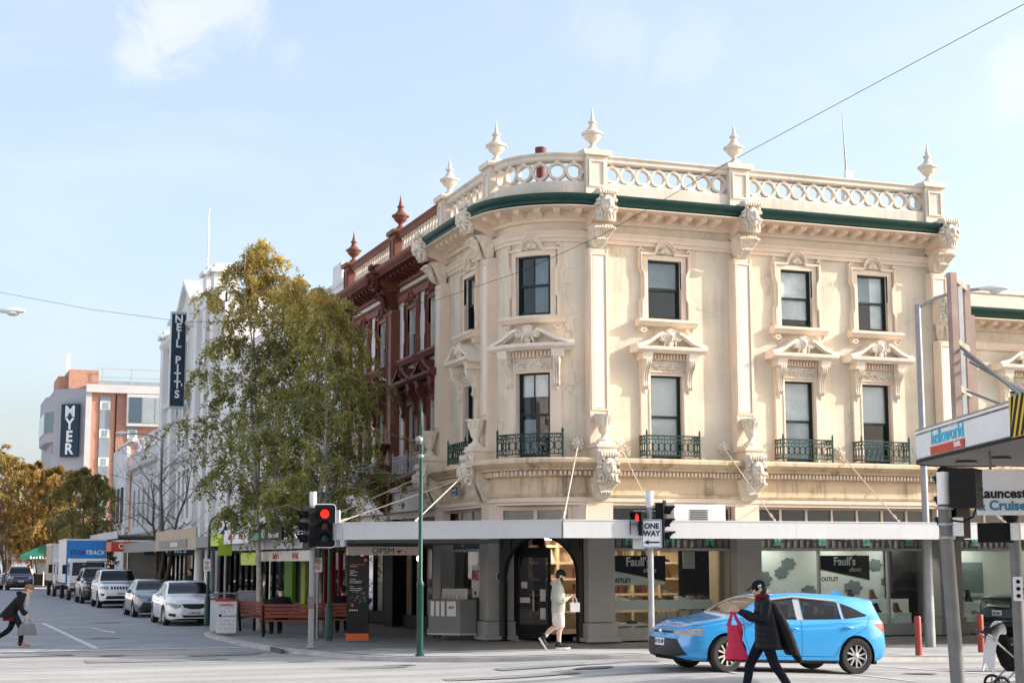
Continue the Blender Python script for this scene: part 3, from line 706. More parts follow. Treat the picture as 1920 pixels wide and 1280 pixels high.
def pilaster(B, loc, rz, P, top=True, panel=True, upper=(5.75, 10.05), ground=True, low=True, finial=True, fin_mt=None):
    pl = link('pilaster', kit(pilaster_mb, upper[0], upper[1], mt=P['trim'], smooth=None), B, loc, rz)
    MB().box(-.16, .16, -.262, -.2, upper[0]+.2, upper[1]-.18).build('panel', P['panel'], pl, loc, rz)
    r3 = Matrix.Rotation(rz, 3, 'Z')
    def put(nm, me, y, z, x=0., par=None): return link(nm, me, par or B, Vector(loc)+r3 @ Vector((x, y, z)), rz)
    if top:
        link('console_block', MB().prism([(.02, 10.62), (-.28, 10.62), (-.36, 10.72), (-.66, 10.80), (-.74, 11.47), (.02, 11.47)], 'x', -.245, .245).mesh('console_block', P['trim']), B, loc, rz)
        put('acanthus', kit(acanthus_mb, mt=P['mask'], smooth=60), -.16, 10.33); put('lion_mask', kit(lion_mb, mt=P['mask'], smooth=180), -.78, 11.08)
        pier = link('balustrade_pier', MB().box(-.30, .30, -.20, .34, 11.40, 12.52).box(-.34, .34, -.26, .38, 11.40, 11.56).mesh('balustrade_pier', P['pier']), B, loc, rz)
        MB().strip([(-.2, 11.72), (.2, 11.72), (.2, 12.38), (-.2, 12.38)], .05, -.235, -.19, closed=True).build('panel', P['pier'], pier, loc, rz)
        MB().prism([(-.36, 12.52), (.36, 12.52), (.40, 12.60), (.40, 12.66), (-.40, 12.66), (-.40, 12.60)], 'y', -.30, .44).build('cap', P['cap'], pier, loc, rz)
        if finial: put('finial', kit(finial_mb, mt=fin_mt or P['fin'], smooth=50), .07, 12.655, par=pier)
    if low:
        pd = link('urn_pedestal', MB().box(-.26, .26, -.70, .02, 4.66, 4.92).box(-.30, .30, -.74, .02, 4.92, 4.99).box(-.28, .28, -.27, .02, 4.9, 5.76).mesh('urn_pedestal', P['trim']), B, loc, rz)
        put('urn', kit(urn_mb, mt=P['mask'], smooth=50), -.50, 5.06, par=pd)
        link('console_block', MB().prism([(.02, 3.66), (-.22, 3.66), (-.34, 3.9), (-.62, 4.10), (-.70, 4.66), (.02, 4.66)], 'x', -.235, .235).mesh('console_block', P['trim']), B, loc, rz)
        put('lion_mask', kit(lion_mb, mt=P['mask'], smooth=180), -.72, 4.40); put('acanthus', kit(acanthus_mb, mt=P['mask'], smooth=60), -.22, 3.88)
    if ground:
        MB().box(-.35, .35, -.22, .02, 2.95, 3.66).build('pilaster_base', P['trim'], B, loc, rz)
        c = link('column', MB().box(-.36, .36, -.27, .42, .6, 2.95).box(-.40, .40, -.32, .45, .12, .58).box(-.47, .47, -.40, .5, .12, .22).mesh('column', 'shop_grey'), B, loc, rz)
PC = dict(trim='cream_trim', ped='cream_pale', mask='stone_mask', sash='sash_green', iron='green_iron', panel='cream_pale', pier='parapet_white', cap='parapet_white', fin='parapet_white')
PR = dict(trim='red_trim', ped='red_dark', mask='red_dark', sash='white_iron', iron='white_iron', panel='red_trim', pier='red_trim', cap='red_trim', fin='red_trim')

B = thing('corner_building', 'cream three-storey corner building with green cornice, lion masks and pierced balustrade', 'building', (CX, CY, 0))
# walls
H1 = [(17.75-.48, 17.75+.48, 8.36, 9.90), (21.70-.48, 21.70+.48, 8.36, 9.90), (24.10-.48, 24.10+.48, 8.36, 9.90), (17.75-.46, 17.75+.46, 4.72, 6.87), (21.70-.46, 21.70+.46, 4.72, 6.87), (24.10-.46, 24.10+.46, 4.72, 6.87)]
wall_mb(15.5, 26.45, 3.5, 11.5, H1).build('wall', 'cream_wall', B, (0, YF, 0))
LW = 2.55                                                  # window axis on the short left bay, measured from the far end
wall_mb(0, 42.95-CY, 3.5, 11.5, [(LW-.48, LW+.48, 8.36, 9.90), (LW-.46, LW+.46, 4.72, 6.87)]).build('wall', 'cream_wall', B, (XL, 42.95, 0), -PI/2)
AL = CR*PI/2
wall_mb(-AL/2, AL/2, 3.5, 11.5, [(-.48, .48, 8.36, 9.90), (-.46, .46, 4.72, 6.87)]).build('wall', 'cream_wall', B, ARCLOC, -PI/4, bend=CR)
MB().add([(26.45, YF, 0), (26.45, 52, 0), (26.45, 52, 11.5), (26.45, YF, 11.5)], [(0, 1, 2, 3)]).build('wall', 'cream_wall', B)
MB().add([(XL, 42.95, 0), (XL+.01, 42.95, 11.5), (26.45, 42.95, 11.5), (26.45, 42.95, 0)], [(0, 1, 2, 3)]).build('rear_wall', 'cream_wall', B)
rp = PATH+[(26.45, 42.95)]
MB().add([(x, y, 11.45) for x, y in rp], [tuple(range(len(rp)))]).build('roof', 'roof_grey', B)
# string courses and cornices that run round the corner
def course(name, prof, mt, path=PATH, parent=B): return MB().sweep(path, prof).build(name, mt, parent, smooth=30)
course('architrave', [(-.02, 10.24), (.06, 10.24), (.06, 10.33), (.10, 10.35), (.10, 10.43), (.15, 10.49), (.15, 10.52), (-.02, 10.53)], 'cream_trim')
course('bed_mould', [(-.02, 10.74), (.10, 10.76), (.12, 10.84), (.16, 10.86), (.17, 11.02), (-.02, 11.02)], 'cream_trim')
course('soffit', [(-.02, 11.022), (.80, 11.022), (.80, 11.045), (-.02, 11.045)], 'cream_trim')
course('cornice', [(.1, 11.048), (.66, 11.048), (.66, 11.09), (.72, 11.11), (.73, 11.17), (.80, 11.22), (.84, 11.30), (.84, 11.345), (.1, 11.42)], 'green_paint')
course('parapet_base', [(-.30, 11.40), (.12, 11.40), (.12, 11.80), (.06, 11.84), (-.30, 11.84)], 'parapet_white')
course('coping', [(-.22, 12.36), (.06, 12.36), (.10, 12.40), (.10, 12.48), (.15, 12.53), (.15, 12.57), (-.05, 12.60), (-.26, 12.57)], 'parapet_white')
course('ledge', [(-.02, 4.36), (.46, 4.36), (.50, 4.42), (.60, 4.46), (.66, 4.52), (.70, 4.54), (.70, 4.62), (.66, 4.66), (-.02, 4.70)], 'cream_ledge')
course('fascia_band', [(-.02, 3.70), (.26, 3.70), (.28, 3.76), (.22, 3.80), (.20, 4.20), (.34, 4.22), (.34, 4.355), (-.02, 4.355)], 'cream_ledge')
course('transom_beam', [(-.02, 3.50), (.20, 3.50), (.20, 3.56), (.24, 3.58), (.24, 3.695), (-.02, 3.695)], 'cream_trim')
def along(path, step, start=0.):
    """points with outward angle, spaced evenly along a plan path"""
    out = []; acc = start
    for i in range(len(path)-1):
        a, c = Vector(path[i]), Vector(path[i+1]); L = (c-a).length; d = (c-a)/L
        while acc < L: out.append((a+d*acc, math.atan2(d.y, d.x))); acc += step
        acc -= L
    return out
dn = MB()
for p, a in along(PATH, .105, .05):
    q = MB().box(-.03, .03, -.40, -.33, 4.235, 4.345); q.xf(Matrix.Translation((p.x, p.y, 0)) @ Matrix.Rotation(a, 4, 'Z')); dn.add(q.v, q.f)
dn.build('dentil_course', 'cream_trim', B)['kind'] = 'stuff'
PILS = [((XL, 42.62, 0), -PI/2), ((XL, 38.56, 0), -PI/2), ((15.78, YF, 0), 0), ((19.95, YF, 0), 0), ((26.15, YF, 0), 0)]
def near_pil(p, tol=.38): return any((Vector(l[:2])-p).length < tol for l, r in PILS)
for p, a in along(PATH, .43, .30):
    if not near_pil(p, .42): link('modillion', kit(modillion_mb, mt='cream_trim', smooth=None), B, (p.x, p.y, 0), a)
# balustrade rings, evenly fitted between the piers
def rings(p0, p1, mt='parapet_white', par=B, arcs=False):
    if arcs:
        L = AL-.1; n = round(L/.47); rr = CR-.02
        for i in range(n):
            th = (i+.5)/n*(L/CR)+(.05/CR); a = PI+th
            link('balustrade_ring', kit(ring_mb, mt=mt, smooth=40), par, (CX+rr*math.cos(a), CY+rr*math.sin(a), 12.10), th-PI/2)
    else:
        a, c = Vector(p0), Vector(p1); L = (c-a).length; n = round(L/.47); d = (c-a)/L
        for i in range(n):
            q = a+d*(L*(i+.5)/n); link('balustrade_ring', kit(ring_mb, mt=mt, smooth=40), par, (q.x, q.y, 12.10), math.atan2(d.y, d.x))
rings((16.08, YF+.05), (19.65, YF+.05)); rings((20.25, YF+.05), (25.85, YF+.05)); rings((XL+.05, 42.32), (XL+.05, 38.86)); rings(None, None, arcs=True)
# pilasters
pilaster(B, *PILS[0], PC); pilaster(B, *PILS[1], PC); pilaster(B, *PILS[2], PC); pilaster(B, *PILS[3], PC)
pilaster(B, *PILS[4], PC, upper=(9.25, 10.05), low=False, ground=True)
# windows
GB = dict(blinds=[(0, 1, .02, .98, 'blind_grey')])
upper_window(B, (17.75, YF, 0), 0, PC, dict(blinds=[(0, 1, .55, 1, 'blind_grey')]))
upper_window(B, (21.70, YF, 0), 0, PC, dict(blinds=[(0, 1, .14, 1, 'curtain')]))
upper_window(B, (24.10, YF, 0), 0, PC, dict(blinds=[(.55, 1, .05, 1, 'curtain'), (0, .55, .5, 1, 'blind_grey')]))
upper_window(B, ARCLOC, -PI/4, PC, dict(bar=1, blinds=[(.5, 1, .05, 1, 'blind_grey')]), bend=CR)
upper_window(B, (XL, 42.95-LW, 0), -PI/2, PC, dict(blinds=[(0, 1, .5, 1, 'blind_grey')]))
lower_window(B, (17.75, YF, 0), 0, PC, dict(blinds=[(0, 1, .02, 1, 'blind')]))
lower_window(B, (21.70, YF, 0), 0, PC, dict(blinds=[(0, 1, .02, 1, 'curtain')]))
lower_window(B, (24.10, YF, 0), 0, PC, dict(blinds=[(0, 1, .5, 1, 'blind'), (.1, .9, .05, .3, 'blind_grey')]))
lower_window(B, ARCLOC, -PI/4, PC, dict(bar=1, blinds=[(0, 1, .72, 1, 'blind'), (0, .5, .05, .45, 'blind_grey')]), bend=CR)
lower_window(B, (XL, 42.95-LW, 0), -PI/2, PC, dict(blinds=[(0, 1, .6, 1, 'blind_grey')]))

# ------------------------------------------------------------------ red-trimmed twin next door on the left street
RB = thing('red_trimmed_building', 'white terrace building with rust red trim, heavy pediments and baluster parapet', 'building', (XL, 48.5, 0))
RPATH = [(XL, 54.15), (XL, 42.96)]
RW = [43.75, 45.95, 49.35, 51.6]
RH = [(54.15-y-.48, 54.15-y+.48, 8.36, 9.90) for y in RW]+[(54.15-y-.46, 54.15-y+.46, 4.72, 6.87) for y in RW]
wall_mb(0, 11.19, 3.0, 11.5, RH).build('wall', 'red_wall', RB, (XL, 54.15, 0), -PI/2)
MB().add([(XL, 54.15, 11.45), (XL, 42.96, 11.45), (26, 42.96, 11.45), (26, 54.15, 11.45)], [(0, 1, 2, 3)]).build('roof', 'roof_grey', RB)
MB().add([(XL, 54.15, 0), (26, 54.15, 0), (26, 54.15, 11.45), (XL, 54.15, 11.45)], [(0, 1, 2, 3)]).build('side_wall', 'red_wall', RB)
for nm, pr, mt_ in [('architrave', [(-.02, 10.24), (.08, 10.24), (.10, 10.35), (.10, 10.43), (.17, 10.49), (.17, 10.52), (-.02, 10.53)], 'red_trim'),
                    ('bed_mould', [(-.02, 10.74), (.10, 10.76), (.12, 10.84), (.16, 10.86), (.17, 11.02), (-.02, 11.02)], 'red_trim'),
                    ('soffit', [(-.02, 11.022), (.80, 11.022), (.80, 11.045), (-.02, 11.045)], 'red_dark'),
                    ('cornice', [(.1, 11.048), (.66, 11.048), (.66, 11.09), (.73, 11.17), (.80, 11.22), (.84, 11.30), (.84, 11.345), (.1, 11.42)], 'red_trim'),
                    ('parapet_base', [(-.30, 11.40), (.12, 11.40), (.12, 11.80), (.06, 11.84), (-.30, 11.84)], 'red_trim'),
                    ('coping', [(-.22, 12.36), (.06, 12.36), (.10, 12.48), (.15, 12.53), (.15, 12.57), (-.05, 12.60), (-.26, 12.57)], 'red_trim'),
                    ('ledge', [(-.02, 4.36), (.46, 4.36), (.60, 4.46), (.70, 4.54), (.70, 4.62), (.66, 4.66), (-.02, 4.70)], 'red_dark'),
                    ('fascia_band', [(-.02, 3.60), (.26, 3.60), (.22, 3.80), (.20, 4.20), (.34, 4.22), (.34, 4.355), (-.02, 4.355)], 'red_wall')]:
    course(nm, pr, mt_, RPATH, RB)
for p, a in along(RPATH, .43, .25):
    if abs(p.y-47.75) > .4: link('modillion', kit(modillion_mb, mt='red_dark', smooth=None), RB, (p.x, p.y, 0), a)
for y0, y1 in ((43.1, 47.4), (48.05, 53.4)):
    n = round((y1-y0)/.30)
    for i in range(n): link('baluster', kit(baluster_mb, mt='parapet_white', smooth=50), RB, (XL+.05, y0+(y1-y0)*(i+.5)/n, 12.10))
for y in (47.75, 53.75): pilaster(RB, (XL, y, 0), -PI/2, PR, ground=False, low=(y < 50))
for y in RW:
    upper_window(RB, (XL, y, 0), -PI/2, PR, dict(blinds=[(0, 1, .5, 1, 'blind_grey')])); lower_window(RB, (XL, y, 0), -PI/2, PR, dict(), rail=True)

# ------------------------------------------------------------------ two-storey annex to the right
AB = thing('annex_building', 'cream two-storey annex with green cornice right of the corner building', 'building', (31, 37, 0))
AH = [(29.0-.46, 29.0+.46, 4.72, 6.87), (32.4-.46, 32.4+.46, 4.72, 6.87)]
wall_mb(26.46, 44, 3.5, 9.0, AH).build('wall', 'cream_wall', AB, (0, YF+.05, 0))
MB().add([(26.46, YF+.05, 8.95), (44, YF+.05, 8.95), (44, 50, 8.95), (26.46, 50, 8.95)], [(0, 1, 2, 3)]).build('roof', 'roof_grey', AB)
AP = [(26.46, YF+.05), (44, YF+.05)]
for nm, pr, mt_ in [('architrave', [(-.02, 8.0), (.06, 8.0), (.10, 8.1), (.10, 8.2), (.15, 8.25), (-.02, 8.28)], 'cream_trim'),
                    ('bed_mould', [(-.02, 8.52), (.10, 8.54), (.16, 8.62), (.17, 8.76), (-.02, 8.76)], 'cream_trim'),
                    ('soffit', [(-.02, 8.762), (.80, 8.762), (.80, 8.785), (-.02, 8.785)], 'cream_trim'),
                    ('cornice', [(.1, 8.788), (.66, 8.788), (.66, 8.83), (.73, 8.9), (.80, 8.96), (.84, 9.04), (.84, 9.085), (.1, 9.16)], 'green_paint'),
                    ('parapet', [(-.30, 9.14), (.12, 9.14), (.12, 9.60), (.16, 9.62), (.16, 9.70), (-.30, 9.72)], 'parapet_white'),
                    ('ledge', [(-.02, 4.36), (.46, 4.36), (.60, 4.46), (.70, 4.54), (.70, 4.62), (.66, 4.66), (-.02, 4.70)], 'cream_ledge'),
                    ('fascia_band', [(-.02, 3.50), (.26, 3.50), (.22, 3.80), (.20, 4.20), (.34, 4.22), (.34, 4.355), (-.02, 4.355)], 'cream_ledge')]:
    course(nm, pr, mt_, AP, AB)
for p, a in along(AP, .43, .9): link('modillion', kit(modillion_mb, mt='cream_trim', smooth=None), AB, (p.x, p.y, -2.26), a)
for x in (29.0, 32.4): lower_window(AB, (x, YF+.05, 0), 0, PC, dict(blinds=[(0, 1, .02, 1, 'blind_grey')]), rail=True)
L_ = (26.30, YF-.05, 0)
pl = link('pilaster', kit(pilaster_mb, 5.75, 8.15, mt='cream_trim', smooth=None), AB, L_); MB().box(-.16, .16, -.262, -.2, 5.95, 7.97).build('panel', 'cream_pale', pl, L_)
link('console_block', MB().prism([(.02, 8.62), (-.28, 8.62), (-.36, 8.72), (-.42, 8.8), (-.42, 9.24), (-.1, 9.5), (.02, 9.5)], 'x', -.26, .26).mesh('console_block', 'cream_trim'), AB, L_)
link('acanthus', kit(acanthus_mb, mt='stone_mask', smooth=60), AB, (26.30, YF-.21, 8.42)); link('lion_mask', kit(lion_mb, mt='stone_mask', smooth=180), AB, (26.30, YF-.46, 8.98))
pd = link('urn_pedestal', MB().box(-.26, .26, -.70, .02, 4.66, 4.92).box(-.30, .30, -.74, .02, 4.92, 4.99).box(-.28, .28, -.27, .02, 4.9, 5.76).mesh('urn_pedestal', 'cream_trim'), AB, L_)
link('urn', kit(urn_mb, mt='stone_mask', smooth=50), pd, (26.30, YF-.55, 5.06))
# ------------------------------------------------------------------ awning round the corner, tie rods, clerestory
mat('ac_white', (.7, .7, .68), .5, .05, 3); mat('vent_dark', (.10, .10, .10), .6, 0)
AWE = [(44, 31.6), (12.85, 31.6), (8.98, 35.47), (8.98, 37.2)]
aw = MB(); inner = [(13.4, 37.2), (13.5, 38.4), (15.3, 36.25), (44, 36.25)]
pl_ = [(x, y) for x, y in AWE]+inner
aw.add([(x, y, 2.90) for x, y in pl_]+[(x, y, 2.78) for x, y in pl_], [tuple(range(len(pl_))), tuple(range(2*len(pl_)-1, len(pl_)-1, -1))])
awn = aw.build('awning', 'awning_soffit', B)
def fascia(a, b, z0=2.60, z1=2.975, mt='awning_fascia', par=None, t=.05, over=.0):
    a, b = Vector(a), Vector(b); d = (b-a).normalized(); n = Vector((-d.y, d.x))*t
    m = MB(); m.prism([a[:], b[:], (b+n)[:], (a+n)[:]], 'z', z0, z1); par = par or awn
    o = m.build('fascia_panel', mt, par)
    c = MB(); c.prism([(a-n*.4)[:], (b-n*.4)[:], (b+n*1.3)[:], (a+n*1.3)[:]], 'z', z1, z1+.025); c.build('fascia_capping', mt, o); return o
for x0, x1 in ((12.85, 18.60), (18.606, 24.4), (24.406, 30), (30.006, 44)): fascia((x1, 31.6), (x0, 31.6))
fascia((12.845, 31.605), (8.985, 35.465)); fascia((8.98, 35.475), (8.98, 37.2)); MB().box(9.5, 13.4, 37.2, 42.9, 2.55, 2.65).build('side_awning', 'awning_soffit', B); MB().box(9.44, 9.5, 37.25, 42.9, 2.46, 2.74).build('side_fascia', 'awning_fascia', B)
def rod(a, b, par, mt='rod_cream', r=.015):
    a, b = Vector(a), Vector(b); m = MB().tube([a, b], r, 6); d = (b-a).normalized(); L = (b-a).length
    m.tube([a+d*(L-.55), a+d*(L-.42), a+d*(L-.3), a+d*(L-.18)], [r, .032, .032, r], 8)
    m.tube([a+d*(L-.15), a+d*(L-.08), a+d*L], [r, .035, .015], 8)
    return m.build('tie_rod', mt, par, smooth=40)
def rosette_mb():
    m = MB(); m.sphere((0, -.06, 0), (.09, .07, .10), 8, 6)
    for i in range(8): a = 2*PI*i/8; m.sphere((.12*math.cos(a), -.03, .13*math.sin(a)), (.06, .05, .06), 6, 4)
    return m
for (a, b, rz) in [((15.25, 36.42, 5.03), (12.95, 31.78, 3.02), -.1), ((16.42, 36.45, 5.02), (15.2, 31.8, 3.0), 0), ((19.42, 36.45, 5.0), (18.2, 31.8, 3.0), 0), ((22.9, 36.45, 4.97), (21.55, 31.8, 3.0), 0), ((25.5, 36.45, 4.97), (24.6, 31.8, 3.0), 0), ((28, 36.45, 4.97), (27, 31.8, 3.0), 0)]:
    rod(a, b, B); link('rosette', kit(rosette_mb, mt='stone_mask', smooth=180), B, (a[0], a[1]+.06, a[2]), rz)
for a, b in [((13.1, 38.3, 4.55), (10.3, 34.2, 3.0)), ((13.05, 39.0, 4.25), (9.2, 37.6, 3.0)), ((13.1, 41.6, 4.6), (9.2, 40.2, 3.0))]: rod(a, b, B)
for y in (43.6, 46.6, 49.4, 52.3): rod((13.5, y, 4.9), (9.3, y-1.2, 3.0), RB, 'awning_fascia', .012)
# clerestory panes over the awning
def glazing(par, x0, x1, n, z0, z1, y, rz, loc, frame, gl, fw=.06, room=True, name='clerestory'):
    m = MB(); W_ = (x1-x0)/n
    m.box(x0, x1, y-.04, y+.05, z0, z0+fw); m.box(x0, x1, y-.04, y+.05, z1-fw, z1)
    for i in range(n+1): xx = x0+i*W_; m.box(max(x0, xx-fw/2), min(x1, xx+fw/2), y-.045, y+.055, z0+fw, z1-fw)
    o = m.build(name, frame, par, loc, rz)
    for i in range(n): MB().quad((x0+i*W_+fw/2, y, z0+fw), (x0+(i+1)*W_-fw/2, y, z0+fw), (x0+(i+1)*W_-fw/2, y, z1-fw), (x0+i*W_+fw/2, y, z1-fw)).build('pane', gl, o, loc, rz)
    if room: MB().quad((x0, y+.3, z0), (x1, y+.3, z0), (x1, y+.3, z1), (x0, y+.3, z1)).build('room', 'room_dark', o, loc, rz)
    return o
glazing(B, 16.14, 19.59, 3, 2.96, 3.50, .10, 0, (0, YF, 0), 'cream_trim', 'frosted_glass'); glazing(B, 20.31, 25.79, 7, 2.96, 3.50, .10, 0, (0, YF, 0), 'cream_trim', 'frosted_glass')
glazing(B, 39.0-42.95+3.28-0.0, 3.6, 3, 2.96, 3.50, .10, -PI/2, (XL, 42.2, 0), 'cream_trim', 'frosted_glass') if False else None
glazing(AB, 26.5, 43.5, 16, 2.96, 3.50, .10, 0, (0, YF, 0), 'cream_trim', 'frosted_glass'); glazing(B, .35, 4.4, 4, 2.96, 3.50, .10, -PI/2, (XL, 42.95, 0), 'cream_trim', 'frosted_glass')
MB().box(-1.35, 1.35, .22, .30, 2.9, 3.5).build('infill', 'cream_trim', B, ARCLOC, -PI/4); glazing(B, -.95, .95, 2, 2.96, 3.48, .16, -PI/4, ARCLOC, 'cream_trim', 'frosted_glass', .10)
ac = thing('air_conditioner', 'white air conditioning box standing on the corner awning roof', 'air conditioner', (18.3, 36.0, 2.9))
MB().box(17.55, 19.0, 35.7, 36.25, 2.95, 3.52).build('casing', 'ac_white', ac); g_ = MB()
for k in range(6): g_.box(18.0, 18.5, 35.68, 35.70, 3.08+.055*k, 3.11+.055*k)
g_.build('grille', 'vent_dark', ac); MB().box(18.6, 19.9, 35.3, 35.9, 2.93, 3.03).build('duct_cover', 'ac_white', ac)

# ------------------------------------------------------------------ shop front, right-hand street
mat('shop_floor', (.16, .14, .12), .5, .1, 2); mat('shelf_wood', (.58, .46, .32), .6, .05, 2); mat('shelf_back', (.80, .64, .46), .7, .04, 2)
mat('display_pale', (.60, .64, .59), .7, .03, 1); mat('display_white', (.72, .75, .73), .5, .02, 2); mat('leaf_grey', (.14, .19, .18), .8, .1, 4)
mat('shop_wall', (.35, .30, .24), .8, .05, 1); mat('lamp_glow', (1, .80, .58), .5, 0, emit=12.); mat('lamp_white', (1, .96, .90), .5, 0, emit=34.); mat('sign_black', (.008, .010, .014), .6, .1, 3, spec=.08)
mat('sign_gold', (.50, .37, .14), .5, .05, 5); mat('white_print', (.80, .80, .78), .6, 0); mat('black_print', (.012, .012, .014), .6, 0); mat('curtain_dark', (.03, .028, .03), .9, .3, 8, spec=.05)
mat('shoe_black', (.015, .015, .017), .45, .1, 9); mat('shoe_brown', (.13, .05, .03), .5, .15, 9); mat('shoe_white', (.7, .7, .68), .55, .05, 9); mat('shoe_tan', (.38, .25, .15), .6, .1, 9); mat('shoe_grey', (.22, .24, .26), .6, .1, 9)
mat('poster_pink', (.62, .05, .17), .6, 0); mat('door_black', (.010, .011, .012), .5, .1, 3, spec=.12); mat('box_pale', (.62, .58, .56), .7, .08, 4)
def lead_mb(x0, x1, z0, z1, y):
    m = MB(); n = int((x1-x0)/.19); st = (x1-x0)/n; t = .010
    for i in range(n+1): m.box(x0+i*st-t, x0+i*st+t, y-.012, y+.012, z0, z1)
    m.box(x0, x1, y-.013, y+.013, z0, z0+.02); m.box(x0, x1, y-.013, y+.013, z1-.02, z1)
    p = [(x0+(x1-x0)*k/40, z1-.12-.035*math.cos(k*.9)) for k in range(41)]; m.strip(p, .02, y-.014, y+.014)
    for i in range(3, n, 6): m.strip([(x0+i*st-.05, z0+.03), (x0+i*st, z0+.2), (x0+i*st+.05, z0+.03)], .03, y-.015, y+.015)
    return m
def leadlight(par, x0, x1, z0, z1, y, loc, rz=0.):
    o = MB().quad((x0, y, z0), (x1, y, z0), (x1, y, z1), (x0, y, z1)).build('leadlight', 'lead_pane', par, loc, rz)
    lead_mb(x0, x1, z0, z1, y-.015).build('lead_cames', 'lead', o, loc, rz); n = int((x1-x0)/1.1)
    for i in range(n):
        xx = x0+(x1-x0)*(i+.5)/n; q = MB()
        for a in (-1, 1):
            for c in (-1, 1): q.box(xx+a*.06-.052, xx+a*.06+.052, y-.03, y-.02, z0+.16+c*.05-.042, z0+.16+c*.05+.042)
        q.build('green_glass', 'lead_green', o, loc, rz)
def shopfront(par, x0, x1, mull, loc, rz=0., zs=.42, frame='shop_grey', gl='shop_glass', lead=True, ztop=2.36):
    fr = MB(); fr.box(x0, x1, .10, .22, zs-.05, zs+.01); fr.box(x0, x1, .08, .2, ztop, ztop+.07); xs = [x0]+mull+[x1]
    for k, xx in enumerate(xs): fr.box(max(x0, xx-.03), min(x1, xx+.03), .09, .19, zs, ztop)
    o = fr.build('shop_window', frame, par, loc, rz)
    for i in range(len(xs)-1): MB().quad((xs[i]+.03, .14, zs), (xs[i+1]-.03, .14, zs), (xs[i+1]-.03, .14, ztop), (xs[i]+.03, .14, ztop)).build('pane', gl, o, loc, rz)
    MB().box(x0, x1, .02, .24, .12, zs-.05).build('stall_riser', frame, par, loc, rz)
    if lead: leadlight(par, x0, x1, ztop+.07, 2.78, .13, loc, rz)
    return o
shopfront(B, 16.15, 19.58, [], (0, YF, 0)); shopfront(B, 20.32, 25.78, [22.25, 24.4], (0, YF, 0)); shopfront(AB, 26.55, 32.0, [29.2], (0, YF, 0)); shopfront(AB, 32.7, 43, [36, 40], (0, YF, 0))
MB().box(22.5, 22.9, .0, .02, .2, .3).build('air_vent', 'vent_dark', B, (0, YF, 0))
# shop rooms
rm = MB(); rm.quad((14.6, 36.75, .30), (43, 36.75, .30), (43, 42.9, .30), (14.6, 42.9, .30)); rm.build('shop_floor', 'shop_floor', B)
MB().quad((XL+.3, 36.75, 2.77), (43, 36.75, 2.77), (43, 42.9, 2.77), (XL+.3, 42.9, 2.77)).build('shop_ceiling', 'shop_wall', B)
MB().box(20.0, 20.06, 36.8, 42.9, .3, 2.77).build('partition_wall', 'shop_wall', B); MB().box(26.1, 26.2, 36.8, 42.9, .3, 2.77).build('partition_wall', 'display_pale', B)
MB().box(20.1, 26.05, 37.75, 37.8, .3, 2.77).build('display_backdrop', 'display_pale', B); MB().box(26.3, 43, 37.95, 38.0, .3, 2.77).build('display_backdrop', 'display_pale', AB)
MB().box(20.1, 26.05, 36.78, 37.75, .3, .40).build('display_floor', 'display_white', B); MB().box(26.3, 43, 36.78, 37.95, .3, .40).build('display_floor', 'display_white', AB)
MB().box(25.0, 25.75, 37.3, 37.7, .40, 2.7).build('dark_panel', 'curtain_dark', B); MB().box(27.2, 28.4, 37.85, 37.94, 1.0, 2.05).build('poster_panel', 'leaf_grey', AB)
def cloud_mb(s):
    m = MB(); n = 26; m.prism([((1+.14*math.cos(7*2*PI*j/n))*s*math.cos(2*PI*j/n), (1+.14*math.cos(7*2*PI*j/n))*s*.72*math.sin(2*PI*j/n)) for j in range(n)], 'y', -.012, 0); return m
for x, z, s in [(20.55, 2.1, .19), (21.15, 1.62, .30), (21.75, 1.78, .20), (21.98, 2.02, .22), (20.6, 1.48, .17), (22.6, 1.28, .22), (24.15, 2.12, .2), (24.72, 1.98, .23), (24.0, 1.36, .28), (25.1, 1.52, .2)]:
    cloud_mb(s).build('cloud_decal', 'leaf_grey', B, (x, 37.74, z))
# back shelves behind the table display
MB().box(18.85, 19.75, 38.1, 38.15, .3, 2.77).build('dark_curtain', 'curtain_dark', B); MB().box(18.95, 19.3, 38.05, 38.09, 1.9, 2.35).build('poster_panel', 'display_pale', B)
sh = thing('display_shelving', 'tall lit timber shelving on the back wall of the shoe shop', 'shelving', (17.6, 39.6, .3))
MB().box(14.8, 19.9, 39.9, 40.0, .3, 2.77).build('back_panel', 'shelf_back', sh)
for z in (.75, 1.2, 1.62, 2.05, 2.5): MB().box(14.8, 19.9, 39.45, 39.9, z-.03, z+.03).build('shelf', 'shelf_wood', sh)
for x in (14.8, 15.9, 17.0, 18.1, 18.9, 19.85): MB().box(x-.04, x+.04, 39.44, 39.9, .3, 2.74).build('upright', 'shelf_wood', sh)
tb = thing('display_table', 'long white display table inside the shoe shop window', 'table', (17.8, 37.5, .3))
MB().box(16.3, 19.4, 37.25, 37.95, 1.02, 1.10).box(16.3, 19.4, 37.27, 37.29, .86, 1.02).build('table_top', 'display_white', tb)
for x in (16.38, 19.3):
    for y in (37.3, 37.88): MB().box(x-.05, x+.05, y-.04, y+.04, .3, 1.02).build('leg', 'display_white', tb)
MB().box(16.3, 19.4, 37.25, 37.95, .45, .50).build('lower_shelf', 'display_white', tb)
def shoe_mb(h=.10, heel=0.):
    m = MB(); st = [(-.13, .035, .03), (-.10, .042, h), (-.04, .040, h*1.0), (.0, .038, h*.75+.015), (.06, .045, .062), (.11, .046, .055), (.145, .03, .045), (.155, .01, .03)]
    m.loft([[(x, w*c, (.012 if sn < 0 else z) if abs(sn) > .1 else (.012+z)/2) for c, sn in ((.9, -1), (1.05, 0), (.7, 1), (-.7, 1), (-1.05, 0), (-.9, -1))] for x, w, z in st])
    m.loft([[(x, w*1.08*s, z) for s, z in ((1, 0), (1, .022), (-1, .022), (-1, 0))] for x, w, _ in st]); return m
